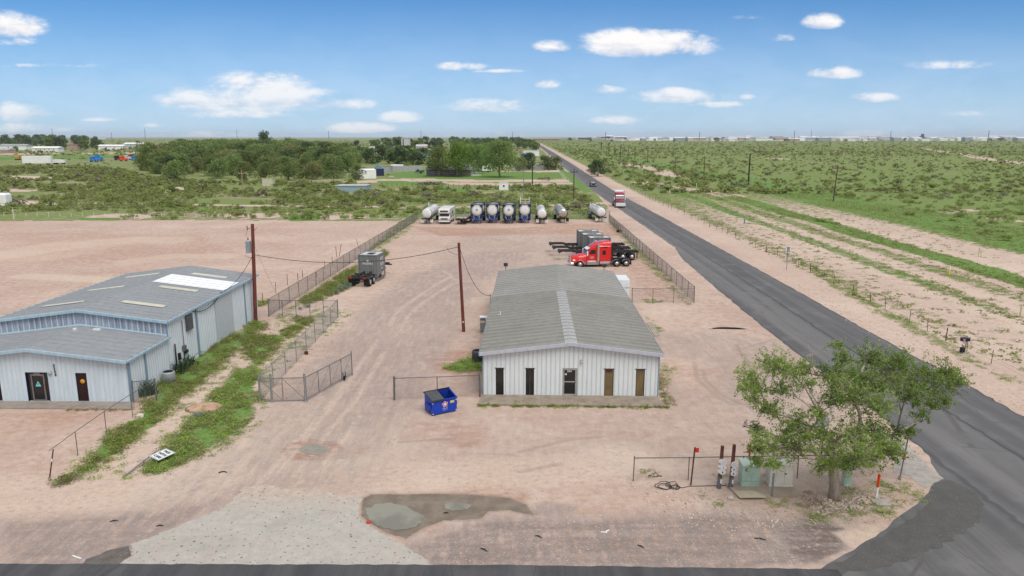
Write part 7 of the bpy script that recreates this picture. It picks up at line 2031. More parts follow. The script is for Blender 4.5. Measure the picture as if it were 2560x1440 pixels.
# ---- the big elm at the road corner
def big_tree():
    rng = np.random.RandomState(9); rd = random.Random(9)
    base = G(2087, 1246); D = base.y
    def at(px, py, dy=0.0):
        """point of the tree plane seen at a photo position, dy metres behind the trunk"""
        d = direction(px, py); k = (D + dy) / d.y
        return Vector((d.x * k, D + dy, CH + d.z * k))
    cl = [(900, 260, 60), (940, 300, 50), (880, 330, 24), (1010, 190, 55), (1080, 180, 70), (960, 330, 50), (1430, 85, 42), (1440, 150, 30), (1230, 220, 50), (1150, 240, 60), (1100, 330, 60), (1380, 230, 60), (1480, 250, 70), (1600, 150, 65), (1680, 200, 85), (1780, 150, 60), (1560, 280, 70),
          (1650, 310, 80), (1750, 290, 60), (1850, 250, 50), (1960, 240, 80), (2060, 230, 75), (2100, 300, 55), (2000, 330, 70), (1900, 370, 60), (1820, 380, 60), (2070, 410, 34), (1980, 430, 34), (1920, 480, 34), (1450, 320, 80), (1550, 400, 95), (1400, 400, 65), (1380, 770, 45), (1500, 770, 45), (1300, 470, 40), (1140, 590, 60), (1250, 300, 45), (1680, 430, 75), 
          (1200, 530, 75), (1060, 660, 70), (980, 640, 55), (940, 690, 34), (950, 760, 42), (1040, 770, 40), (1180, 680, 75), (1270, 620, 60), (1350, 600, 65), (1400, 700, 85), (1500, 600, 75), (1560, 680, 85), (1480, 760, 50), (1650, 640, 75), (1700, 700, 70), (1750, 720, 45), (1650, 750, 50),
          (1560, 760, 45), (1330, 780, 36), (1770, 590, 45), (1850, 580, 34), (1600, 560, 60), (1000, 440, 34), (930, 400, 26), (1050, 460, 50), (1880, 310, 50), (1740, 220, 60), (2120, 260, 35), (960, 560, 28)]
    top = at(2083, 1160); cps = []
    for (x, y, r_) in cl:
        px, py = 1500 + x / 2.4, 840 + y / 2.4
        spread = 2.6 * (1 - abs(px - 2090) / 420)
        dy = rd.uniform(-1, 1) * max(.5, spread)
        if y < 330: dy += 1.1
        if y > 650: dy -= .8
        cps.append((at(px, py, dy), r_ / 2.4 / 49.0))
    # skeleton: every clump joins the nearest point already grown, closest first
    nodes = [base + Vector((0, 0, -.1)), base.lerp(top, .35) + Vector((.03, 0, 0)), base.lerp(top, .7), top]; par = [-1, 0, 1, 2]; cnt = [0] * 4
    tips = []
    for c, r_ in sorted(cps, key=lambda q: (q[0] - top).length):
        best = None
        for i, p in enumerate(nodes):
            if i < 2: continue
            v = c - p
            g = (p - top).length
            outw = v.dot(p - top) if g > .3 else 1
            cost = v.length + g * .55 + (0 if v.z > -.2 else abs(v.z) * .8) + (0 if outw > 0 else 1.2)
            if best is None or cost < best[0]: best = (cost, i)
        i = best[1]; p = nodes[i]; L = (c - p).length; k = max(2, int(L / .7)); prev = i
        side = Vector((rd.gauss(0, 1), rd.gauss(0, 1), 0)) * L * .06
        for j in range(1, k + 1):
            t_ = j / k
            q = p.lerp(c, t_) + side * math.sin(t_ * 3.14) + Vector((0, 0, .10 * L * math.sin(t_ * 3.14) * (1 if c.z > p.z else .5))) + Vector((rd.gauss(0, .04), rd.gauss(0, .04), rd.gauss(0, .04)))
            nodes.append(q); par.append(prev); cnt.append(0); prev = len(nodes) - 1
        tips.append((prev, r_))
    # extra bare limbs: left spray and dead tops
    for x, y, dy in ((1856, 1068, 0), (1868, 1080, .5), (1862, 1052, -.4), (1890, 1060, .8), (2030, 890, 1), (2026, 880, 1.4), (2180, 885, 1.5), (2195, 868, 1.6), (2215, 880, 1.2), (2240, 895, 1.4), (2205, 900, .8), (2290, 1060, 0), (2040, 930, 1)):
        c = at(x, y, dy); i = min(range(2, len(nodes)), key=lambda i: (c - nodes[i]).length + (nodes[i] - top).length * .5)
        prev = i; p = nodes[i]; k = 5
        for j in range(1, k + 1):
            nodes.append(p.lerp(c, j / k) + Vector((rd.gauss(0, .05), rd.gauss(0, .05), rd.gauss(0, .05)))); par.append(prev); cnt.append(0); prev = len(nodes) - 1
        tips.append((prev, 0))
    for tp, r_ in tips:
        i = tp
        while i >= 0: cnt[i] += 1; i = par[i]
    rad = [.010 + .0125 * (c ** .58) for c in cnt]
    rad[0] = .36; rad[1] = .27; rad[2] = .25; rad[3] = .22
    t = thing('elm_tree', 'big windswept elm tree with spreading green crown at the road corner', 'tree', base)
    q = MB(); kids = {}
    for i, p in enumerate(par): kids.setdefault(p, []).append(i)
    seen = set()
    def chain(i, start):
        pts = [start] if start is not None else []; 
        rr = []
        path = []
        cur = i
        while True:
            path.append(cur)
            ks = kids.get(cur, [])
            if not ks: break
            cur = max(ks, key=lambda k: cnt[k])
        P = [nodes[k] - base for k in path]; Rr = [rad[k] for k in path]
        if par[i] >= 0: P = [nodes[par[i]] - base] + P; Rr = [min(rad[par[i]], Rr[0] * 1.25)] + Rr
        q.path(P, Rr, 8 if Rr[0] > .08 else 5)
        for k in path:
            ks = kids.get(k, []); 
            if ks:
                mx = max(ks, key=lambda z: cnt[z])
                for z in ks:
                    if z != mx: chain(z, None)
    chain(0, None)
    q.build('trunk', M_bark, t)
    tw = MB(); LP = []; LT = []
    for tp, r_ in tips:
        c = nodes[tp]; ct_ = rd.choice([0, .15, .3, .45, .6])
        if r_ == 0:
            for _ in range(7):
                d = Vector((rd.gauss(0, 1), rd.gauss(0, 1), rd.gauss(.3, .8))).normalized() * rd.uniform(.2, .55)
                s_ = c.lerp(nodes[par[tp]], rd.random()); tw.path([s_ - base, s_ - base + d * .5 + Vector((0, 0, .03)), s_ - base + d], [.008, .006, .003], 3)
            continue
        R_ = max(.40, r_ * 1.3)
        nt = int(20 + 40 * R_ * R_ * 1.7)
        out = (c - top); out.z *= .4; out = out.normalized() if out.length > .1 else Vector((0, 0, 1))
        for _ in range(nt):
            d = Vector((rd.gauss(0, 1), rd.gauss(0, 1), rd.gauss(.15, .75))).normalized()
            d = (d + out * .45).normalized() * R_ * rd.uniform(.45, 1.5)
            s_ = c + Vector((rd.gauss(0, .18), rd.gauss(0, .18), rd.gauss(0, .14))) * R_ * 1.4
            e = s_ + d; m_ = s_.lerp(e, .5) + Vector((0, 0, .06 * R_))
            if rd.random() < .85: tw.path([s_ - base, m_ - base, e - base], [.011, .007, .003], 3)
            nlv = int(rd.uniform(14, 30) * (.6 + R_ * .45))
            for _ in range(nlv):
                u_ = .25 + .75 * rd.random() ** .7; p = s_.lerp(e, u_) if u_ < 1 else e
                LP.append((p.x + rd.gauss(0, .055), p.y + rd.gauss(0, .055), p.z + rd.gauss(0, .05) + .05 * math.sin(u_ * 3)))
                LT.append(min(1, max(0, ct_ + rd.uniform(0, .45))))
    tw.build('twigs', M_twig, t, fix=False)
    V, F = leaf_quads(np.array(LP) - np.array(base), .050, rng, up=.4, aspect=.5)
    npmesh('crown', V, F, L_tree, np.array(LT), t)
    print('elm leaves', len(LP))
    return t
elm = big_tree()
# ------------------------------------------------------------------ things near the corner and in the yard
# blue dumpster
M_dump = mat('dumpster_blue', (0.006, 0.045, 0.40), .45, var=.12, vscale=3, spec=.4)
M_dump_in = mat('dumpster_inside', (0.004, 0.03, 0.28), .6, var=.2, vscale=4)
fl, fr = G(1081, 1041), G(1143, 1028)
rz = math.atan2((fr - fl).y, (fr - fl).x)
t = thing('dumpster', 'blue metal dumpster with one black ribbed lid closed beside the office fence', 'dumpster', fl, rz)
DW, DD, HF, HB = 1.72, 1.12, .95, 1.22
q = MB()
def wallp(a, b, c, d): q.quad(a, b, c, d)
x0, x1 = 0, DW
q.quad((x0, 0, .08), (x1, 0, .08), (x1, 0, HF), (x0, 0, HF)); q.quad((x1, DD, .08), (x0, DD, .08), (x0, DD, HB), (x1, DD, HB))
q.quad((x0, DD, .08), (x0, 0, .08), (x0, 0, HF), (x0, DD, HB)); q.quad((x1, 0, .08), (x1, DD, .08), (x1, DD, HB), (x1, 0, HF)); q.quad((x0, 0, .08), (x0, DD, .08), (x1, DD, .08), (x1, 0, .08))
q.build('bin_body', M_dump, t, fix=False)
q = MB(); e = .04
q.quad((x0 + e, e, HF), (x1 - e, e, HF), (x1 - e, e, .14), (x0 + e, e, .14)); q.quad((x0 + e, DD - e, .14), (x1 - e, DD - e, .14), (x1 - e, DD - e, HB), (x0 + e, DD - e, HB))
q.quad((x0 + e, e, .14), (x0 + e, DD - e, .14), (x0 + e, DD - e, HB), (x0 + e, e, HF)); q.quad((x1 - e, e, HF), (x1 - e, DD - e, HB), (x1 - e, DD - e, .14), (x1 - e, e, .14)); q.quad((x0 + e, e, .14), (x1 - e, e, .14), (x1 - e, DD - e, .14), (x0 + e, DD - e, .14))
q.build('bin_inside', M_dump_in, t)
q = MB(); q.box(-.04, -.05, HF - .03, DW + .04, .03, HF + .035); q.prism([(-.03, HF - .02), (DD + .03, HB - .02), (DD + .03, HB + .03), (-.03, HF + .03)], DW - .03, DW + .04, 'x'); q.prism([(-.03, HF - .02), (DD + .03, HB - .02), (DD + .03, HB + .03), (-.03, HF + .03)], -.04, .03, 'x')
q.build('rim', M_dump, t)
q = MB(); q.box(-.06, DD - .01, HB - .02, DW + .06, DD + .07, HB + .06); q.build('hinge_bar', M_black, t)
M_lid = mat('lid_black', (0.028, 0.032, 0.04), .4, var=.1)
q = MB(); zl = lambda y: HF + (HB - HF) * y / DD + .05
q.add([(-.05, -.06, zl(-.06)), (DW * .5, -.06, zl(-.06)), (DW * .5, DD, zl(DD)), (-.05, DD, zl(DD)), (-.05, -.06, zl(-.06) - .07), (DW * .5, -.06, zl(-.06) - .07)], [(0, 1, 2, 3), (0, 1, 5, 4)])
lid = q.build('lid', M_lid, t)
q = MB()
for k in range(7):
    x = .05 + k * .115
    q.add([(x, .06, zl(.06) + .002), (x + .05, .06, zl(.06) + .002), (x + .05, DD - .08, zl(DD - .08) + .002), (x, DD - .08, zl(DD - .08) + .002), (x + .01, .08, zl(.08) + .035), (x + .04, .08, zl(.08) + .035), (x + .04, DD - .1, zl(DD - .1) + .035), (x + .01, DD - .1, zl(DD - .1) + .035)],
          [(0, 1, 5, 4), (1, 2, 6, 5), (2, 3, 7, 6), (3, 0, 4, 7), (4, 5, 6, 7)])
q.build('lid_rib', mat('lid_rib_grey', (0.16, 0.165, 0.18), .5, var=.15), lid)
for s, x in ((-1, 0), (1, DW)):
    q = MB(); q.box(min(x, x + s * .1), .15, .42, max(x, x + s * .1), DD - .2, .66); q.build('fork_pocket', M_dump if s < 0 else M_black, t)
q = MB(); q.box(-.012, .22, .25, -.004, .50, .80); q.build('side_opening', M_black, t)
for x in (.05, DW - .05):
    for z in (.12, HF - .14):
        q = MB(); q.lathe([(.001, -.014), (.035, -.012), (.035, 0)], 10, 'y', (x, 0, z)); q.build('bolt_cap', M_white, t)
for x in (.08, DW - .2):
    for y in (.06, DD - .16): q = MB(); q.box(x, y, 0, x + .12, y + .1, .08); q.build('foot', M_black, t)
q = MB(); q.box(DW - .46, -.012, HF - .30, DW - .18, -.004, HF - .14); q.build('yellow_label', mat('yellow_label', (0.62, 0.50, 0.12), .5), t)
# five-lobed star-flower emblem: pink ring, dark red star, white centre
ex, ez = DW * .5 + .03, .64
M_pink = mat('emblem_pink', (0.75, 0.42, 0.55), .5, var=.05); M_dkred = mat('emblem_dark_red', (0.36, 0.02, 0.05), .5)
def flower(ro, ri, y, m, name, n=5, rot=.12):
    q = MB(); pts = []
    for i in range(60):
        a = 2 * math.pi * i / 60; r = ri + (ro - ri) * abs(math.cos(n * (a - math.pi / 2 - rot) / 2)) ** .8
        pts.append((ex + math.cos(a) * r, y, ez + math.sin(a) * r))
    q.add([(ex, y, ez)] + pts, [(0, i + 1, (i + 1) % 60 + 1) for i in range(60)]); return q.build(name, m, t)
flower(.205, .12, -.006, M_pink, 'emblem_petals'); flower(.155, .075, -.010, M_dkred, 'emblem_star'); flower(.10, .05, -.014, M_white, 'emblem_centre', rot=.12 + math.pi / 5)
strokes('emblem_lettering', 8, .062, M_text_white, t, frame((ex, -.008, .36), (1, 0, 0), (0, 0, 1)))
strokes('emblem_lettering', 9, .055, mat('pale_blue_lettering', (.35, .5, .75), .5), t, frame((ex, -.008, .26), (1, 0, 0), (0, 0, 1)))

# concrete pad with cabinets
pad = [G(1812, 1213)[:2], G(1968, 1213)[:2], G(2009, 1243)[:2], G(1848, 1246)[:2]]
po = sheet('equipment_pad', pad, .12, mat('pad_concrete', (0.38, 0.31, 0.245), .9, var=.12, vscale=2, bump=.2, bscale=40, col2=(0.32, 0.265, 0.215)), label='tan concrete pad under the green and white cabinets', step=2, amp=.005, thick=.13)
q = MB(); P_ = [G(x, y, .12) for x, y in ((1834, 1228), (1884, 1226), (1912, 1240), (1917, 1244), (1851, 1245))]
q.poly([(p.x, p.y, .1235) for p in P_]); o = q.build('pad_patch', mat('pale_pad_patch', (0.50, 0.44, 0.33), .9, var=.06)); tag(o, 'pale triangular patch on the equipment pad', kind='structure')
M_cabg = mat('pale_green_cabinet_paint', (0.42, 0.57, 0.49), .5, var=.08, vscale=2)
M_cabd = mat('green_cabinet_seam', (0.16, 0.26, 0.21), .6)
c = G(1854, 1216, .12)
t = thing('green_cabinet', 'pale green utility cabinet with scrawled graffiti on the concrete pad', 'utility cabinet', (c.x, c.y, .12), R(-1))
CW, CDp, CHt = .88, .72, 1.17
q = MB(); q.cbox(0, 0, 0, CW, CDp, CHt - .1, .02); q.build('case', M_cabg, t)
q = MB(); q.add([(-.02, -.03, CHt - .10), (CW + .02, -.03, CHt - .10), (CW + .02, CDp + .02, CHt - .10), (-.02, CDp + .02, CHt - .10), (-.02, -.03, CHt - .05), (CW + .02, -.03, CHt - .05), (CW + .02, CDp + .02, CHt), (-.02, CDp + .02, CHt)], [(0, 1, 5, 4), (1, 2, 6, 5), (2, 3, 7, 6), (3, 0, 4, 7), (4, 5, 6, 7)]); q.build('cap', mat('pale_green_cap', (0.55, 0.68, 0.60), .45, var=.05), t)
q = MB(); q.box(0.01, -.006, .27, CW - .01, .001, .285); q.box(CW * .52, -.006, .285, CW * .52 + .012, .001, .6); q.build('door_seam', M_cabd, t)
text_mesh('E...', .22, 'graffiti', M_text_dark, t, frame((.25, -.008, .86), (1, 0, -.25), (.25, 0, 1)))
c = G(1924, 1216, .12)
t = thing('white_cabinet', 'white double door utility cabinet on the concrete pad', 'utility cabinet', (c.x, c.y, .12), R(-1))
M_cabw = mat('off_white_cabinet_paint', (0.74, 0.72, 0.66), .5, var=.06, vscale=2)
CW, CDp, CHt = 1.14, .80, 1.16
q = MB(); q.cbox(0, 0, .06, CW, CDp, CHt, .025); q.build('case', M_cabw, t)
q = MB(); q.box(-.02, -.02, 0, CW + .02, CDp + .02, .06); q.build('base_frame', M_white, t)
for x in (.28, .70):
    q = MB(); q.cbox(x - .01 if x > .5 else x, -.022, .12, x + .41, -.001, CHt - .06, .008); dd = q.build('cabinet_door', M_cabw, t)
q = MB(); q.box(.68, -.03, .66, .80, -.02, .72); q.build('latch', M_black, t)
q = MB(); q.box(.692, -.024, .12, .698, -.021, CHt - .06); q.build('door_gap', M_galv_dark, t)
q = MB(); o_p = G(1929, 1243, .0)
t = thing('bollard_post', 'thin grey steel post standing in front of the white cabinet', 'post', o_p); q.tube((0, 0, 0), (.02, 0, 1.25), .05, n=10); q.build('post', M_galv, t); q = MB(); q.lathe([(.1, 0), (.06, .05)], 8, c=(0, 0, .10)); q.build('clamp', M_galv_dark, t)

# meter posts with white octagonal tags
M_plate = mat('white_plate', (0.72, 0.73, 0.76), .4, var=.03)
def meter_post(px, pyb, topy, lb, plates, hull=True):
    b = G(px, pyb); D = b.y; z = zat(topy, D)
    t = thing('marker_post', lb, 'post', b, 0, 'wooden posts with stacked white number plates')
    q = MB(); q.tube((0, 0, 0), (.06, 0, z), .095, .085, 12); q.build('wood_post', mat('reddish_post_wood', (0.14, 0.06, 0.045), .9, var=.25, vscale=8, stretch=(1, 1, .2)), t)
    q = MB(); q.tube((0, -.0, 0), (.022, 0, .62), .115, n=12); sl = q.build('pipe_sleeve', mat('blue_grey_pipe', (0.14, 0.16, 0.19), .5, .3), t)
    q = MB(); q.box(.02, -.125, .30, .09, -.115, .52); q.build('sleeve_tag', M_white, sl)
    for (x, zc, w_, h_, txt, sh) in plates:
        q = MB(); c_ = min(w_, h_) * .28
        for dx, dy, yy in ((0, 0, -.14),) + (((-.09, .05, -.11),) if sh else ()):
            pts = [(x - w_ / 2 + c_, zc - h_ / 2), (x + w_ / 2 - c_, zc - h_ / 2), (x + w_ / 2, zc - h_ / 2 + c_), (x + w_ / 2, zc + h_ / 2 - c_), (x + w_ / 2 - c_, zc + h_ / 2), (x - w_ / 2 + c_, zc + h_ / 2), (x - w_ / 2, zc + h_ / 2 - c_), (x - w_ / 2, zc - h_ / 2 + c_)]
            q.prism([(p[0] + dx, p[1] + dy) for p in pts], yy - .012, yy, 'y')
        pl = q.build('number_plate', M_plate, t)
        if txt: text_mesh(txt, .12, 'plate_number', M_text_dark, pl, frame((x, -.155, zc - .01), (1, 0, 0), (0, 0, 1)), bold=.006)
        else:
            for rr in (.09, .05):
                q = MB(); 
                for i in range(16):
                    a0, a1 = 2 * math.pi * i / 16, 2 * math.pi * (i + 1) / 16
                    q.tube((x + math.cos(a0) * rr, -.154, zc + math.sin(a0) * rr * .8), (x + math.cos(a1) * rr, -.154, zc + math.sin(a1) * rr * .8), .004, n=3, cap=False)
                q.build('plate_ring', M_galv, pl)
    return t
meter_post(1797, 1220, 1115, 'left wooden post with three stacked octagonal white plates', [(.13, 1.43, .30, .25, None, 1), (.12, 1.16, .30, .22, '1', 1), (.10, .91, .30, .22, '8', 1)])
meter_post(1826, 1221, 1112, 'right wooden post with three joined white plates', [(.07, 1.34, .30, .32, None, 0), (.07, 1.07, .28, .20, '9', 0), (.06, .86, .28, .22, '8', 0)])
# rusty stake with red tag
b = G(1727, 1213); t = thing('marker_stake', 'thin rusty stake with a red square flag left of the wooden posts', 'post', b)
z = zat(1118, b.y); q = MB(); q.tube((0, 0, 0), (.11, 0, z), .04, n=8); q.build('stake', M_rust, t)
q = MB(); q.box(.13, -.05, z - .26, .30, -.035, z - .02); q.build('red_flag', M_red, t)
# red valve-like marker behind the green cabinet
b = G(1869, 1202); t = thing('red_marker', 'brown stake with red square frame and cross piece behind the green cabinet', 'post', b)
z = zat(1109, b.y); q = MB(); q.tube((0, 0, 0), (.0, 0, z - .30), .045, n=8); q.build('stake', mat('brown_stake', (.15, .08, .03), .8), t)
q = MB(); zz = z - .32
q.box(-.13, -.04, zz, -.09, 0, zz + .24); q.box(-.09, -.04, zz + .20, .05, 0, zz + .24); q.box(.01, -.04, zz, .05, 0, zz + .2); q.box(-.09, -.04, zz, -.03, 0, zz + .03); q.box(-.13, -.05, zz - .12, .14, .0, zz - .07); q.box(-.02, -.045, zz - .2, .04, 0, zz - .0)
q.build('red_frame', M_red, t)
q = MB(); q.add([(.05, -.03, zz + .24), (.0, -.03, zz + .38), (-.04, -.03, zz + .38), (.01, -.03, zz + .24)], [(0, 1, 2, 3)]); q.build('red_tip', M_red, t)
# coil of cable
def coil(lb, px, py, loops, r0, tail):
    p = G(px, py); q = MB(); rd = random.Random(5)
    for (cx, cy, r_, el) in loops:
        q.path([(cx + math.cos(a / 9 * math.pi) * r_, cy + math.sin(a / 9 * math.pi) * r_ * el, .04 + .03 * math.sin(a * .7) + .1 * (math.sin(a / 9 * math.pi) > .6) * rd.random()) for a in range(19)], .017, 5)
    q.path(tail, .017, 5); o = q.build('cable_coil', M_cable, None, p); return tag(o, lb, 'cable')
coil('loose coils of black cable on the dirt below the red flag stake', 1675, 1217, [(-.35, .0, .42, .8), (-.3, -.05, .33, .8), (.1, .1, .30, 1.0), (.25, -.12, .22, .7), (.15, -.2, .25, .6)], .4,
     [(.3, 0, .03), (.6, -.15, .02), (.95, .02, .02), (1.6, .05, .02), (2.6, .1, .02), (4.0, .18, .02)])
coil('small loop of black cable lying left of the rusty stake', 1633, 1191, [(0, 0, .25, .35)], .2, [(.2, 0, .02), (.45, -.02, .02)])
# small green pedestal right of the trunk
b = G(2119, 1217); t = thing('green_pedestal', 'slim pale green utility pedestal right of the elm trunk', 'utility cabinet', (b.x - .2, b.y, 0))
q = MB(); q.cbox(0, 0, 0, .40, .35, 1.0, .04); q.build('case', M_cabg, t); q = MB(); q.box(.13, -.008, .62, .2, 0, .78); q.box(.14, -.02, .02, .22, 0, .12); q.build('decal', M_white, t)
# red and white marker with slab
b = G(2190, 1246); t = thing('pipeline_marker', 'stubby red and white plastic marker beside a hexagonal slab', 'marker', b)
q = MB(); q.tube((0, 0, 0), (.02, 0, .60), .055, n=12); q.build('white_tube', M_white, t); q = MB(); q.tube((.02, 0, .60), (.045, 0, 1.22), .062, n=12); q.lathe([(.062, 1.22), (.04, 1.28), (.01, 1.30)], 12, c=(.045, 0, 0)); q.build('red_cap', mat('bright_red_plastic', (.75, .06, .02), .4), t)
sheet('slab_cover', [G(x, y)[:2] for x, y in ((2177, 1251), (2217, 1250), (2232, 1261), (2226, 1266), (2193, 1265), (2184, 1260))], .06, M_kerbc, label='hexagonal concrete cover in the weeds', step=3, amp=0.0, thick=.07)
# street-name sign post
b = G(2249, 1199); D = b.y; z = zat(1067, D)
t = thing('street_sign', 'leaning grey sign post with edge-on sign and red reflector near the road corner', 'street sign', b)
xt = (2260 - 2249) / 46
q = MB(); q.tube((0, 0, 0), (xt, .0, z), .035, n=8); q.build('pole', mat('sign_pole_grey', (0.20, 0.23, 0.24), .5, .4), t)
q = MB(); q.box(xt - .30, -.01, z - .02, xt + .26, .05, z + .10); q.build('sign_blade', mat('pale_sign_blade', (.5, .52, .55), .4, .3), t)
q = MB(); k = .38; q.tube((xt * k, 0, z * k), (xt * (k + .13), 0, z * (k + .13)), .055, n=10); q.build('red_band', M_red, t)
q = MB(); q.tube((0, 0, 0), (0.01, 0, .2), .07, n=8); q.build('pole_base', M_galv, t)
# stop sign hidden behind the crown
b = G(2098, 1185); t = thing('stop_sign', 'octagonal sign seen from its bare back behind the elm crown', 'street sign', (b.x + .1, b.y + 2.5, 0))
q = MB(); q.tube((0, 0, 0), (0, 0, 2.35), .04, n=8); q.build('pole', M_black, t)
q = MB(); q.prism([(math.cos(R(22.5 + 45 * i)) * .40 - .12, 1.95 + math.sin(R(22.5 + 45 * i)) * .45) for i in range(8)], -.05, -.04, 'y'); q.build('sign_plate', mat('bare_aluminium_sign', (.5, .53, .56), .4, .3), t)

# fallen sign
a, b = G(308, 1195), G(392, 1139)
t = thing('fallen_sign', 'fallen white PASS WITH CARE sign lying in the weeds on its bent post', 'road sign', a)
d = b - a; q = MB(); q.tube((0, 0, .05), (d.x, d.y, .26), .04, n=8); q.build('sign_post', M_galv, t)
ps = [G(382, 1137, .3), G(405, 1148, .25), G(427, 1134, .3), G(409, 1124, .35)]
ctr = sum(ps, Vector()) / 4; ux = (ps[1] - ps[0]).normalized(); uy = (ps[3] - ps[0]); uy = (uy - ux * uy.dot(ux)).normalized(); nz = ux.cross(uy)
M_ = frame(ctr - a, ux, uy)
hw_, hh_ = (ps[1] - ps[0]).length / 2 + .03, (ps[3] - ps[0]).length / 2
hw_, hh_ = .42, .50
q = MB(); q.box(-hw_, -hh_, -.012, hw_, hh_, 0, M_); pl = q.build('sign_plate', mat('sign_white', (0.70, 0.73, 0.74), .35, var=.04), t)
q = MB()
for (u0, v0, u1, v1) in ((-hw_ + .03, -hh_ + .03, hw_ - .03, -hh_ + .045), (-hw_ + .03, hh_ - .045, hw_ - .03, hh_ - .03), (-hw_ + .03, -hh_ + .045, -hw_ + .045, hh_ - .045), (hw_ - .045, -hh_ + .045, hw_ - .03, hh_ - .045)): q.box(u0, v0, .001, u1, v1, .003, M_)
q.build('sign_border', M_text_dark, pl)
for i, wd in enumerate(('PASS', 'WITH', 'CARE')):
    text_mesh(wd, .24, 'sign_lettering', M_text_dark, pl, M_ @ Matrix.Translation((0, .28 - i * .28, .004)), bold=.012, extrude=.001)
# speed limit sign
b = G(1966, 676); D = b.y; z = zat(617, D)
t = thing('speed_limit_sign', 'white SPEED LIMIT 35 sign on a thin post right of the road', 'road sign', b, R(-4))
q = MB(); q.tube((0, 0, 0), (.05, 0, z), .04, n=8); q.build('sign_post', M_galv, t)
q = MB(); q.box(-.33, -.06, z - .78, .37, -.045, z); pl = q.build('sign_plate', M_plate, t)
q = MB()
for (u0, v0, u1, v1) in ((-.31, z - .76, .35, z - .745), (-.31, z - .035, .35, z - .02), (-.31, z - .745, -.295, z - .035), (.335, z - .745, .35, z - .035)): q.box(u0, -.064, v0, u1, -.061, v1)
q.build('sign_border', M_text_dark, pl)
for tx_, sz, dz in (('SPEED', .15, .13), ('LIMIT', .15, .27), ('35', .46, .54)): text_mesh(tx_, sz, 'sign_lettering', M_text_dark, pl, frame((.02, -.066, z - dz), (1, 0, 0), (0, 0, 1)), bold=.008 if sz < .2 else .014)
# mailbox-like marker on the right verge
b = G(2411, 883); t = thing('mailbox', 'black box on a grey post with a smaller box below beside the wire fence', 'mailbox', b)
z = zat(846, b.y)
q = MB(); q.tube((0, 0, 0), (.06, 0, z - .12), .05, n=8); q.build('post', M_galv, t)
q = MB(); q.cbox(-.42, -.12, z - .22, .30, .15, z + .05, .03); bx = q.build('box', mat('purple_black', (.015, .012, .03), .4), t)
q = MB(); q.box(-.30, -.13, z - .13, -.12, -.121, z - .06); q.build('label_mark', M_pink, bx)
q = MB(); q.cbox(-.38, -.14, .12, -.05, .1, .50, .02); q.tube((-.25, 0, .5), (-.25, 0, .75), .03, n=6); q.tube((-.13, 0, .5), (-.13, 0, .66), .03, n=6); q.build('lower_box', M_black, t)
q = MB(); q.box(-.25, -.2, 0, .25, .2, .07); q.build('base_block', M_kerbc, t)
# yellow and white pipeline markers
for i, (x, yt, yb, col, lb) in enumerate(((2372, 664, 687, 'y', 'bright yellow tipped white pipeline marker in the middle of the striped verge'), (2447, 618, 643, 'c', 'cream pipeline marker right of the yellow one'), (2551, 761, 791, 'c', 'cream pipeline marker at the right edge of the verge'), (1674, 475, 485, 'c', 'cream marker stake in the far verge, lowest of three'),
                                       (1704, 470, 480, 'c', 'cream marker stake in the far verge, middle of three'), (1741, 458, 468, 'c', 'cream marker stake in the far verge, highest of three'), (1550, 425, 432, 'c', 'cream marker stake near the lone dark tree'), (1615, 428, 434, 'c', 'cream marker stake by the pale track'), (1861, 547, 558, 'b', 'small blue marker stake in the verge'), (35, 522, 549, 'c', 'tall cream stake at the left edge of the scrub'))):
    b = G(x, yb); z = zat(yt, b.y); t = thing('pipeline_marker', lb, 'marker', b); rr = .07 + b.y * .0004
    m1 = {'y': M_white, 'c': mat('cream_plastic', (.62, .57, .42), .5), 'b': mat('blue_plastic', (.04, .22, .4), .5)}[col]; m2 = mat('marker_yellow', (.75, .55, .02), .5) if col == 'y' else m1
    q = MB(); q.tube((0, 0, 0), (0, 0, z * .55), rr, n=8); q.build('lower_tube', m2, t); q = MB(); q.tube((0, 0, z * .55), (0, 0, z), rr * .95, n=8); q.build('upper_tube', m1, t)
# tyre lying by the right yard fence
p = G(1548, 580); t = thing('old_tyre', 'worn black truck tyre lying by the right yard fence', 'tyre', p, R(20))
q = MB(); q.lathe([(.30, .02), (.48, .0), (.54, .08), (.54, .24), (.48, .32), (.30, .30), (.30, .02)], 22); q.build('tread', M_rubber, t)
t.rotation_euler = (R(14), 0, R(10))
# cracked pole stub and rubbish
q = MB(); q.path([(-1.05, 0, .02), (-.5, .03, .04), (.2, 0, .05), (1.3, -.12, .04), (1.9, -.2, .02)], [.05, .11, .12, .11, .04], 6); o = q.build('tyre_scrap', M_rubber, None, G(1810, 822)); tag(o, 'long black strip of tyre tread lying near the road edge', 'rubber scrap')
q = MB(); q.path([(-.2, -.05, .02), (-.1, .06, .03), (.05, .09, .03), (.2, .02, .02)], .03, 5); o = q.build('tyre_scrap', M_rubber, None, G(557, 1182)); tag(o, 'small curved black rubber scrap in the dirt drive', 'rubber scrap')
for i, (x, y, L, a, lb) in enumerate(((285, 1304, .35, .3, 'dark stick left of the apron'), (400, 1316, .3, .2, 'short dark stick on the apron edge'), (1900, 1349, .5, -.3, 'dark stick on the gravel below the cabinets'), (1602, 1368, .35, -.8, 'dark stick on the grey gravel, right of the puddles'), (1346, 1343, .35, -.6, 'thin dark stick below the mud'), (1210, 1376, .4, -.7, 'thick dark stick on the grey gravel below the puddles'), (1115, 1284, .25, 0, 'twig lying in the mud'))):
    q = MB(); q.path([(-L / 2, 0, .03), (0, .03, .05), (L / 2, 0, .03)], [.015, .03, .012], 5); o = q.build('stick', M_wood_dark, None, G(x, y), (0, 0, a)); tag(o, lb, 'stick')
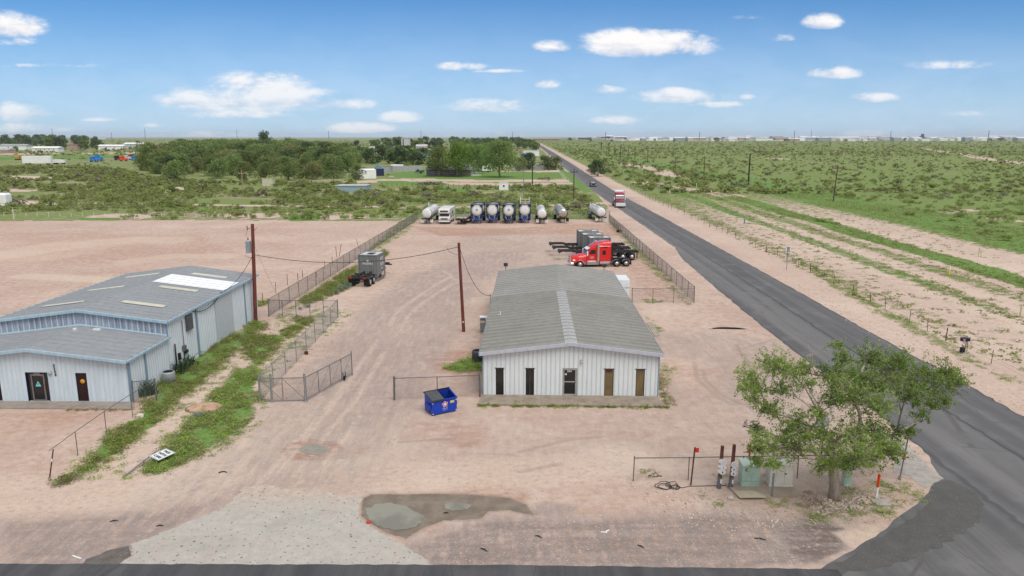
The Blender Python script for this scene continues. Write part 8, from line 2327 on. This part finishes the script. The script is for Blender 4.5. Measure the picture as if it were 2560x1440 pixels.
q = MB(); q.cbox(-.11, -.06, 0, .11, .06, .09, .04); o = q.build('red_scrap', M_red, None, G(922, 1308) + Vector((0, 0, .016))); tag(o, 'small red rag at the edge of the larger puddle', 'litter')
q = MB(); q.box(-.28, -.03, .012, .28, .03, .035); o = q.build('white_strip', M_white, None, G(192, 1394), (0, 0, R(-25))); tag(o, 'white plastic strip lying by the cross road', 'litter')
q = MB(); q.box(-.15, -.03, .0, .12, .03, .02); q.box(.08, -.03, .0, .3, .03, .02, Matrix.Rotation(R(50), 4, 'Z')); o = q.build('white_strip', M_white, None, G(1511, 1331), (0, 0, R(-10))); tag(o, 'bent white strip on the gravel below the office', 'litter')
q = MB(); q.box(-.13, -.1, 0, .13, .1, .25); o = q.build('fence_brick', M_rust, None, G(766, 886)); tag(o, 'rusty square block at the foot of the diagonal fence', 'block')
# rocks
def rock(x, y, s, m, lb, group, seed):
    rd = random.Random(seed); bm = bmesh.new(); bmesh.ops.create_icosphere(bm, subdivisions=2, radius=s)
    for v in bm.verts: v.co *= 1 + rd.uniform(-.22, .22); v.co.z *= .6
    me = bpy.data.meshes.new('rock'); bm.to_mesh(me); bm.free(); me.materials.append(m)
    o = bpy.data.objects.new('rock', me); sc.collection.objects.link(o); o.location = G(x, y) + Vector((0, 0, s * .3)); return tag(o, lb, 'rock', group)
M_rock = mat('pale_caliche_rock', (0.55, 0.48, 0.41), .9, var=.15)
rock(350, 1043, .24, M_rock, 'largest white rock beside the left weed strip', None, 1)
rock(1828, 1248, .16, M_rock, 'white rock left of the concrete pad corner', None, 2)
rock(484, 1042, .2, mat('grey_green_rock', (.3, .33, .3), .9), 'grey rock at the pink mound between the weed strips', None, 3)
# scattered stones (nobody could count them)
rng = np.random.RandomState(12); Vs = []; Fs = []; bse = 0; rd = random.Random(12)
ico = bmesh.new(); bmesh.ops.create_icosphere(ico, subdivisions=1, radius=1); IV = np.array([v.co[:] for v in ico.verts]); IF = np.array([[v.index for v in f.verts] for f in ico.faces]); ico.free()
areas = [([(1560, 1200), (1800, 1225), (1850, 1250), (2080, 1262), (2290, 1225), (2300, 1240), (2200, 1310), (1900, 1330), (1650, 1290)], 900, .035), ([(2020, 1225), (2090, 1250), (2180, 1225), (2160, 1275), (2050, 1290), (1990, 1240)], 600, .06), ([(560, 880), (660, 800), (740, 800), (640, 900), (540, 1000), (480, 1030), (500, 960)], 700, .05),
         ([(1250, 1320), (1700, 1280), (2000, 1330), (1900, 1410), (1100, 1410)], 700, .025), ([(720, 920), (850, 800), (900, 800), (800, 960), (700, 1010)], 350, .035), ([(1550, 640), (1620, 640), (1730, 760), (1620, 760)], 250, .06), ([(950, 850), (1180, 830), (1180, 1040), (800, 1180), (500, 1230), (700, 1100)], 500, .025), ([(1960, 700), (2100, 720), (2560, 960), (2560, 1040), (2200, 860)], 500, .05), ([(440, 1300), (600, 1230), (900, 1250), (900, 1400), (350, 1410)], 350, .02)]
for P, n, s0 in areas:
    for x, y in scatter_px(P, n, .02, rd):
        s = s0 * (.4 + 1.4 * rd.random() ** 2.5); a = rd.random() * 6.28
        V = IV * np.array([s * rd.uniform(.7, 1.4), s, s * .6]) * (1 + .2 * rng.randn(len(IV), 1)); ca, sa = math.cos(a), math.sin(a)
        Vs.append(np.stack([V[:, 0] * ca - V[:, 1] * sa + x, V[:, 0] * sa + V[:, 1] * ca + y, V[:, 2] + s * .25], 1)); Fs.append(IF + bse); bse += len(IV)
so = npmesh('gravel_stones', np.concatenate(Vs), np.concatenate(Fs), mat('caliche_gravel', (0.50, 0.42, 0.35), .9, var=.3, vscale=.8, col2=(.24, .18, .15)))
tag(so, 'loose pale caliche stones scattered over the dirt', 'stones', kind='stuff')
# pink dirt mound between weeds
q = MB(); q.lathe([(1.25, 0), (1.0, .12), (.6, .24), (.2, .30), (.01, .31)], 20); o = q.build('dirt_mound', mat('pink_dirt', (0.44, 0.29, 0.21), .95, var=.15, vscale=3, bump=.5, bscale=10), None, G(512, 1020)); o.scale = (1, .8, 1); tag(o, 'low pink dirt mound between the two weed strips', 'mound')
# ------------------------------------------------------------------ far buildings and vehicles
M_fwhite = mat('far_white_metal', (0.76, 0.77, 0.78), .5, var=.05, vscale=.2)
M_fgrey = mat('far_grey_metal', (0.33, 0.36, 0.38), .6, var=.08, vscale=.2)
M_ftan = mat('far_tan_wall', (0.38, 0.28, 0.22), .8, var=.1, vscale=.2)
M_fdark = mat('far_dark_opening', (0.04, 0.045, 0.05), .6)
M_fblue = mat('far_blue_roof', (0.22, 0.30, 0.36), .5, .2, var=.1, vscale=.3)


def gable(name, label, px0, px1, pyb, H, dep, wall, roofm, rh=.9, doors=0, wins=0, rz=0.0, group=None, flat=False, cat='building', ridge_x=True):
    """small building seen from the front: photo columns of its front corners, base row, eave height and depth in metres"""
    a, b = G(px0, pyb), G(px1, pyb); Wd = (b - a).length
    t = thing(name, label, cat, a, rz, group)
    q = MB(); q.box(0, 0, 0, Wd, dep, H); q.build('wall', wall, t)
    q = MB(); o = .02 * Wd
    if flat: q.add([(-o, -o, H + .25), (Wd + o, -o, H + .25), (Wd + o, dep + o, H + .02), (-o, dep + o, H + .02), (-o, -o, H + .003), (Wd + o, -o, H + .003), (Wd + o, dep + o, H + .003), (-o, dep + o, H + .003)], [(0, 1, 2, 3), (0, 1, 5, 4), (1, 2, 6, 5), (2, 3, 7, 6), (3, 0, 4, 7)])
    elif ridge_x: q.prism([(-o, H + .003), (dep + o, H + .003), (dep / 2, H + rh)], -o, Wd + o, 'x')
    else: q.prism([(-o, H + .003), (Wd + o, H + .003), (Wd / 2, H + rh)], -o, dep + o, 'y')
    q.build('roof', roofm, t)
    for i in range(doors):
        w_ = Wd / (doors + 1) * .45; x = Wd * (i + 1) / (doors + 1) - w_ / 2
        q = MB(); q.box(x, -.06, 0, x + w_, 0.02, H * .78); q.build('door', M_fdark, t)
    for i in range(wins):
        w_ = min(1.4, Wd / (wins + 1) * .5); x = Wd * (i + 1) / (wins + 1) - w_ / 2
        q = MB(); q.box(x, -.06, H * .42, x + w_, .02, H * .75); wq = q.build('window', M_white, t)
        q = MB(); q.box(x + .12, -.08, H * .46, x + w_ - .12, -.05, H * .71); q.build('pane', M_glass, wq)
    return t


# near-middle distance
t = gable('storage_building', 'white metal storage building with four dark doors by the woods', 896, 935, 447, 3.4, 9, M_fwhite, M_fwhite, .6, 0, 0, R(8))
for i in range(4):
    q = MB(); Wd = (G(935, 447) - G(896, 447)).length; y0 = 1.2 + i * 2.0; q.box(Wd - .02, y0, 0, Wd + .06, y0 + .9, 2.6); q.build('door', M_fdark, t)
for o in t.children:
    pass
t.rotation_euler = (0, 0, R(22)); t.location.x += 1.0
gable('blue_barn', 'navy barn with pale blue roof behind the white storage building', 933, 960, 440, 3.2, 9, mat('navy_wall', (.02, .03, .08), .6), M_fblue, 2.0, 0, 0, R(10), ridge_x=False)
gable('tan_shed', 'low tan roofed shed behind the blue barn', 952, 976, 431, 3.0, 8, M_fgrey, mat('tan_roof', (.40, .32, .22), .7), .5, 0, 0, flat=True)
gable('blue_tank_building', 'low pale blue flat roofed box building alone in the scrub', 839, 915, 481, 2.0, 9, mat('pale_blue_panel', (.26, .37, .43), .6, var=.06), mat('pale_flat_roof', (.50, .52, .52), .6), .2, flat=True)
gable('cream_shed', 'small cream shed in front of the woods', 656, 682, 465, 2.6, 3, mat('cream_wall', (.55, .52, .40), .7), mat('cream_roof', (.48, .45, .34), .7), .3, flat=True)
gable('white_shed', 'tiny white shed with dark window in the scrub left of the lamp pole', 1248, 1271, 475, 2.3, 3, M_fwhite, M_fwhite, .2, 0, 1, flat=True)
t = gable('grey_house', 'long grey single storey house under the big shade trees', 1066, 1177, 440, 2.6, 8, mat('grey_siding', (.20, .19, .19), .8, var=.06), mat('dark_shingle', (.16, .15, .15), .8), 1.3, 0, 6)
q = MB(); a = G(1178, 440); t2 = thing('house_porch', 'white railed porch at the right end of the grey house', 'porch', a)
q.box(0, 0, 0, 4.2, 2, .5)
for i in range(6): q.box(i * .8, 0, .5, i * .8 + .1, .1, 1.4)
q.box(0, 0, 1.4, 4.2, .12, 1.5); q.build('rail', M_white, t2)
def wall_far(label, xa, xb, yb, h, m):
    a, b = G(xa, yb), G(xb, yb); d = b - a; q = MB(); q.box(0, -.1, 0, d.length, .1, h)
    k = int(d.length / 3)
    for i in range(k + 1): q.box(i * d.length / k - .1, -.16, 0, i * d.length / k + .1, -.101, h + .1)
    o = q.build('metal_fence', m, None, a, (0, 0, math.atan2(d.y, d.x))); tag(o, label, 'fence')
wall_far('long pale sheet metal fence left of the big shade trees', 975, 1056, 428, 2.6, mat('pale_sheet_fence', (.42, .44, .46), .6, .2))
wall_far('pale sheet metal fence below the dark trees by the road', 1278, 1388, 424, 2.4, mat('pale_sheet_fence', (.42, .44, .46), .6, .2))


def trailer_rv(label, px, pyb, L, H, m, rz=0.0, group='white trailers and campers far off', name='camper_trailer'):
    p = G(px, pyb); t = thing(name, label, 'trailer', p, rz, group)
    q = MB(); q.cbox(-L / 2, -1.2, .6, L / 2, 1.2, H, .2); q.build('body', m, t)
    for s in (-1, 1):
        q = MB(); q.lathe([(.4, -.12), (.4, .12)], 12, 'y', (L * .1, s * 1.1, .4)); q.build('wheel', M_rubber, t)
    q = MB(); q.box(-L * .3, -1.23, 1.5, -L * .1, -1.19, 2.2); q.build('window', M_glass, t)
    q = MB(); q.box(-L / 2 - 1.2, -.1, .5, -L / 2, .1, .62); q.build('hitch', M_black, t)
    return t
trailer_rv('white camper trailer parked beside the pale sheet metal fence', 993, 427, 6.5, 3.2, M_fwhite)
trailer_rv('white camper half hidden behind the grey house, left one', 1175, 426, 7, 3.6, M_fwhite)
trailer_rv('white camper half hidden behind the grey house, right one', 1193, 427, 6, 3.4, M_fwhite)
trailer_rv('small white trailer behind the shade trees', 1218, 430, 5, 3.0, M_fwhite)
trailer_rv('white camper by the pale fence near the far road', 1357, 423, 6, 3.0, M_fwhite)
trailer_rv('grey car-sized trailer beside the grey house', 1050, 434, 4.0, 1.7, mat('dark_green_body', (.06, .09, .07), .5))
# gravel works behind the trees
M_works = mat('works_white', (0.50, 0.51, 0.52), .6, var=.08, vscale=.2)
for x0, x1, yb, H, m, lb in ((924, 957, 383, 7, M_fwhite, 'wide white canopy building at the gravel works'), (962, 985, 380, 6, M_fgrey, 'grey shed with dark bays at the gravel works'), (986, 1006, 380, 6, M_fwhite, 'white shed beside the dark bays at the gravel works'), (1040, 1067, 379, 8.5, M_fwhite, 'white block building right of the tall tower'), (858, 884, 391, 7, M_fwhite, 'white gabled house showing behind the right end of the woods'), (775, 783, 371, 6, M_fwhite, 'tiny white building above the woods'), (728, 736, 372, 6, M_fwhite, 'tiny white roof above the woods'), (701, 709, 371, 5, M_fwhite, 'another tiny white roof above the middle of the woods'), (1055, 1080, 386, 5, M_fwhite, 'low white building by the blue containers')):
    gable('works_building', lb, x0, x1, yb, H * .8, 14, M_works if m is M_fwhite else m, M_works, 1.6, 0, 0, ridge_x=x0 != 858)
p = G(1014, 386); t = thing('white_tower', 'tall white tower building with dark slit at the gravel works', 'tower', p)
q = MB(); q.box(-4, 0, 0, 4, 9, 15.5); q.build('wall', M_works, t); q = MB(); q.box(-2.6, -.1, 2, -1.6, 0, 15); q.build('slit_window', M_fdark, t); q = MB(); q.box(-4.2, -.2, 15.503, 4.2, 9.2, 16); q.build('roof', M_works, t)
for x, yb, col, lb in ((985, 385, (0.05, .22, .2), 'teal container at the gravel works'), (994, 384, (.03, .15, .3), 'blue container at the gravel works'), (1060, 391, (.02, .2, .5), 'bright blue container right of the tower'), (1068, 393, (.1, .35, .35), 'aqua container right of the tower'), (1313, 393, (.02, .2, .55), 'bright blue tank beside the far road'), (1326, 394, (.1, .3, .25), 'green tank beside the far road')):
    p = G(x, yb); t = thing('shipping_container', lb, 'container', p); q = MB(); q.cbox(-3.5, 0, 0, 3.5, 2.5, 2.9, .1); q.build('case', mat('container_' + str(x), col, .5), t); q = MB(); q.box(-3.45, -.06, .1, -3.2, 0, 2.8); q.box(3.2, -.06, .1, 3.45, 0, 2.8); q.build('end_frame', M_fgrey, t)
gable('roadside_building', 'white flat building beside the far road behind the dark trees', 1309, 1348, 390, 5, 12, M_fwhite, M_fwhite, .5, flat=True)
t = gable('roadside_building', 'row of tan brick houses at the horizon left of the plain', 1332, 1398, 353, 9, 20, M_ftan, mat('tan_far_roof', (.33, .26, .22), .8), 3, 0, 6)
# far-left settlement
for x0, x1, yb, H, m, r_, lb in ((0, 66, 375, 6, M_fwhite, M_fgrey, 'long white house at the far left edge'), (80, 145, 380, 4.6, M_fwhite, M_fwhite, 'white mobile home with dark windows among the far-left trees'), (168, 192, 374, 5.5, M_ftan, mat('brown_roof', (.16, .10, .08), .8), 'brown roofed house between the far-left trees'), (172, 182, 359, 6, M_ftan, M_ftan, 'small tan house peeping over the far-left trees'), (246, 308, 374, 5, M_fwhite, M_fwhite, 'long low white shed right of the far-left trees'), (311, 360, 373, 7.5, mat('pale_metal_blue', (.45, .50, .54), .5), M_fwhite, 'large pale metal barn at the end of the far-left houses'), (0, 22, 383, 3.5, M_ftan, M_fgrey, 'low tan wall building at the far left edge'), (350, 395, 375, 3, M_ftan, M_fgrey, 'low brown sheds right of the metal barn'), (1, 14, 372, 3.5, M_fwhite, M_fwhite, 'white hut at the far left edge'), (160, 185, 344, 8, M_fwhite, M_fwhite, 'white roof on the far-left skyline'), (245, 262, 348, 6, M_fwhite, M_fwhite, 'pale roof on the far-left skyline')):
    gable('far_house', lb, x0, x1, yb, H, 12, m, r_, 1.8, 0, 5 if 'dark windows' in lb else 2)
# trucks and vans of the far-left yard
def box_truck(label, px, pyb, L, H, m, name='cargo_trailer', cab=None):
    p = G(px, pyb); t = thing(name, label, 'truck' if cab else 'trailer', p, 0, 'vehicles in the far-left yard')
    q = MB(); q.cbox(-L / 2, 0, 1.0, L / 2, 2.5, H, .1); q.build('cargo_box', m, t)
    for x in (-L * .38, -L * .28, L * .36):
        for y in (.1, 2.3):
            q = MB(); q.lathe([(.5, -.15), (.5, .15)], 12, 'y', (x, y, .5)); q.build('wheel', M_rubber, t)
    if cab:
        q = MB(); q.prism([(L / 2 + .2, .6), (L / 2 + .2, 3.0), (L / 2 + 1.6, 3.0), (L / 2 + 2.0, 2.0), (L / 2 + 3.6, 1.8), (L / 2 + 3.7, .6)], 0, 2.4, 'y'); q.build('cab', cab, t)
    return t
box_truck('longest white cargo trailer in the far-left yard', 92, 412, 18, 5.5, M_fwhite)
box_truck('lower white flat trailer right of the longest cargo trailer', 146, 411, 7, 3.0, M_fwhite)
def lowcab(label, px, pyb, col, H=3.4):
    p = G(px, pyb); t = thing('truck_cab', label, 'truck', p, 0, 'vehicles in the far-left yard')
    m_ = mat('far_paint_%d' % px, col, .4)
    q = MB(); q.prism([(-2.4, .6), (-2.4, H), (-.3, H + .3), (.6, H - .9), (2.6, H - 1.3), (2.9, .6)], 0, 2.5, 'y'); add_bevel(q.build('cab', m_, t), .15, 2)
    q = MB(); q.poly([(-.2, -.01, H - .2), (-.2, -.01, H - .9), (.5, -.01, H - .9)]); q.box(.2, .2, H - .75, .5, 2.2, H - .2); q.build('window', M_glass, t)
    for x in (-1.7, 1.8):
        for y in (.1, 2.3): q = MB(); q.lathe([(.5, -.15), (.5, .15)], 12, 'y', (x, y, .5)); q.build('wheel', M_rubber, t)
lowcab('left bright blue truck cab in the far-left yard', 233, 405, (.02, .16, .55)); lowcab('bright blue truck cab beside the leftmost blue one', 245, 401, (.02, .2, .6), 3.8); lowcab('orange red truck cab in the far-left yard', 307, 403, (.65, .06, .01)); lowcab('bright blue truck cab near the woods', 336, 402, (.02, .2, .55)); lowcab('dark maroon truck cab beside the orange red one', 294, 401, (.05, .01, .02)); lowcab('red and dark truck cab just left of the woods', 330, 397, (.22, .03, .03)); lowcab('pale truck cab between the orange red and blue ones', 318, 400, (.55, .5, .5))
trailer_rv('white camper at the left edge of the woods', 361, 391, 8, 3.6, M_fwhite, group=None)
p = G(42, 400); t = thing('excavator', 'small orange excavator at the far left behind the white trailer', 'excavator', p)
q = MB(); q.cbox(-1.5, 0, .9, 1.5, 2.4, 2.6, .2); q.build('body', mat('orange_machine', (.55, .22, .03), .5), t); q = MB(); q.path([(1.2, 1.2, 2.2), (3.2, 1.2, 4.2), (4.8, 1.2, 2.2)], .25, 6); q.build('boom', mat('orange_machine', (.55, .22, .03), .5), t)
for y in (.2, 2.2): q = MB(); q.cbox(-1.8, y - .25, 0, 1.8, y + .25, .8, .3); q.build('track', M_black, t)
fence('pale_yard_fence', 'long pale fence across the front of the far-left yard', g_(160, 407), g_(372, 404), 2.2, 24, mesh=False, m=M_fgrey, r_post=.12, end_r=.14)
q = MB(); p = G(0, 518); q.cbox(-3, 0, .3, 1.5, 3, 3.4, .4); o_t = thing('white_tank', 'white rounded tank cut off by the left edge in the scrub', 'tank', (p.x, p.y, 0)); q.build('shell', M_fwhite, o_t); q = MB(); q.box(-2.5, .5, 0, 1, 2.5, .3); q.build('skid', M_black, o_t)
# brush pile on the paddock
rng = np.random.RandomState(4); C = rng.randn(500, 3) * np.array([2.2, 1.0, .5]); C[:, 2] = np.abs(C[:, 2]); V, F = leaf_quads(C, .3, rng); p = G(1074, 462)
o = npmesh('brush_pile', V + np.array([p.x, p.y, 0]), F, leafmat('dead_brush', (.08, .065, .05), (.22, .19, .16), .1), rng.rand(500)); tag(o, 'grey brown brush pile on the bare paddock', 'brush pile')
rock(447, 478, 1.6, mat('pale_mound', (.5, .42, .34), .9), 'pale dirt heap in the scrub before the woods', None, 9)
# industrial district along the right horizon
rd = random.Random(42)
def city(x0, x1, yb, H, m, roofm, lb, dep=60, kind='far_warehouse', flat=False):
    gable(kind, lb, x0, x1, yb, H, dep, m, roofm, H * .22, 0, 0, group='pale warehouses along the right horizon', flat=flat)
M_cs = [M_fwhite, M_fwhite, M_fgrey, mat('far_cream', (.5, .48, .44), .6), mat('far_bluegrey', (.30, .34, .40), .6), M_ftan]
named = [(1440, 1494, 346.5, 9, 'long low white roofed shed near the road end of the horizon'), (1823, 1916, 348.5, 14, 'longest bright white warehouse on the right horizon'), (1560, 1595, 346, 9, 'white shed with pale roof left part of the right horizon'), (1732, 1766, 349.5, 13, 'reddish brown warehouse on the right horizon'), (2004, 2053, 349.5, 15, 'pale blue grey warehouse on the right horizon'), (2060, 2150, 349.8, 15, 'second longest pale warehouse on the right horizon'), (2275, 2290, 346, 20, 'grey office block on the right horizon'), (1480, 1560, 347, 6, 'low white row of sheds behind the far poles')]
for x0, x1, yb, H, lb in named:
    city(x0, x1, yb + 2, H, M_ftan if 'reddish' in lb else M_cs[4] if 'blue grey' in lb else M_fwhite, M_fwhite, lb, flat='office' in lb)
taken = [(a, b) for a, b, *_ in named]
for i in range(150):
    xa = 1440 + 1180 * rd.random() ** .8; wd = rd.uniform(8, 38); yb = rd.choice([347.5, 349, 350, 351, 352, 353]) + rd.uniform(-.5, .5)
    if xa < 1560: yb = min(yb, 348.5)
    city(xa, xa + wd * (1 if yb < 351 else .7), yb, rd.uniform(7, 14) * (1.7 if yb < 349 else 1), rd.choice(M_cs), rd.choice([M_fwhite, M_fwhite, M_fwhite, M_fgrey, M_cs[3]]), 'pale low warehouse in the industrial strip on the right horizon', rd.uniform(20, 60))
p = G(2308, 350); t = thing('refinery_stack', 'dark stepped refinery tower rising from the industrial strip', 'tower', p)
s_ = p.y / FOC
q = MB(); q.box(-3.5 * s_, 0, 0, -1.0 * s_, 30, 9 * s_); q.box(-1.0 * s_, 0, 0, 1.5 * s_, 25, 14.5 * s_); q.box(1.5 * s_, 0, 0, 3.5 * s_, 20, 6 * s_); q.build('stack', mat('refinery_dark', (.05, .06, .09), .7), t)
q = MB(); q.box(-12 * s_, -20, 0, 14 * s_, -5, 3.2 * s_); q.build('base_hall', mat('refinery_blue', (.12, .14, .2), .7), t)
for x in (1300, 1360): pass
# pale caliche yard in front of the industrial strip, and dark trees within it
rngp = random.Random(3)
sheet('industrial_yard', [G(x, y)[:2] for x, y in ((1555, 352.2), (1900, 352.6), (2250, 352.0), (2600, 351.6), (2700, 347.5), (2250, 347.0), (1800, 346.8), (1500, 348.5))], .3, mat('pale_yard_far', (.56, .54, .50), .9, var=.3, vscale=.01), label='pale bare yards in front of the industrial strip', step=30, amp=8)
for i in range(40):
    x = rngp.uniform(1400, 2600); y = rngp.choice([346.5, 348, 350, 352, 353.5]); p = G(x, y)
    place_tree('far0' if i % 2 else 'far2', p.x, p.y, rngp.uniform(.8, 1.8), 'dark tree among the distant warehouses', 'dark trees among the distant warehouses', 1.5)

# ------------------------------------------------------------------ air
hz = MB(); hz.box(-16000, -1200, -2, 16000, 12500, 75)
ho = hz.build('haze'); tag(ho, 'thin bluish haze over the plain', 'haze', kind='stuff')
hm = bpy.data.materials.new('haze_air'); hm.use_nodes = True
t = NT(hm.node_tree); t.N.clear()
pv = t.n('ShaderNodeVolumePrincipled'); pv.inputs['Density'].default_value = 0.00005; pv.inputs['Color'].default_value = (0.90, 0.94, 1.0, 1); pv.inputs['Anisotropy'].default_value = 0.2
oo = t.n('ShaderNodeOutputMaterial'); t.L.new(pv.outputs[0], oo.inputs['Volume'])
ho.data.materials.append(hm)
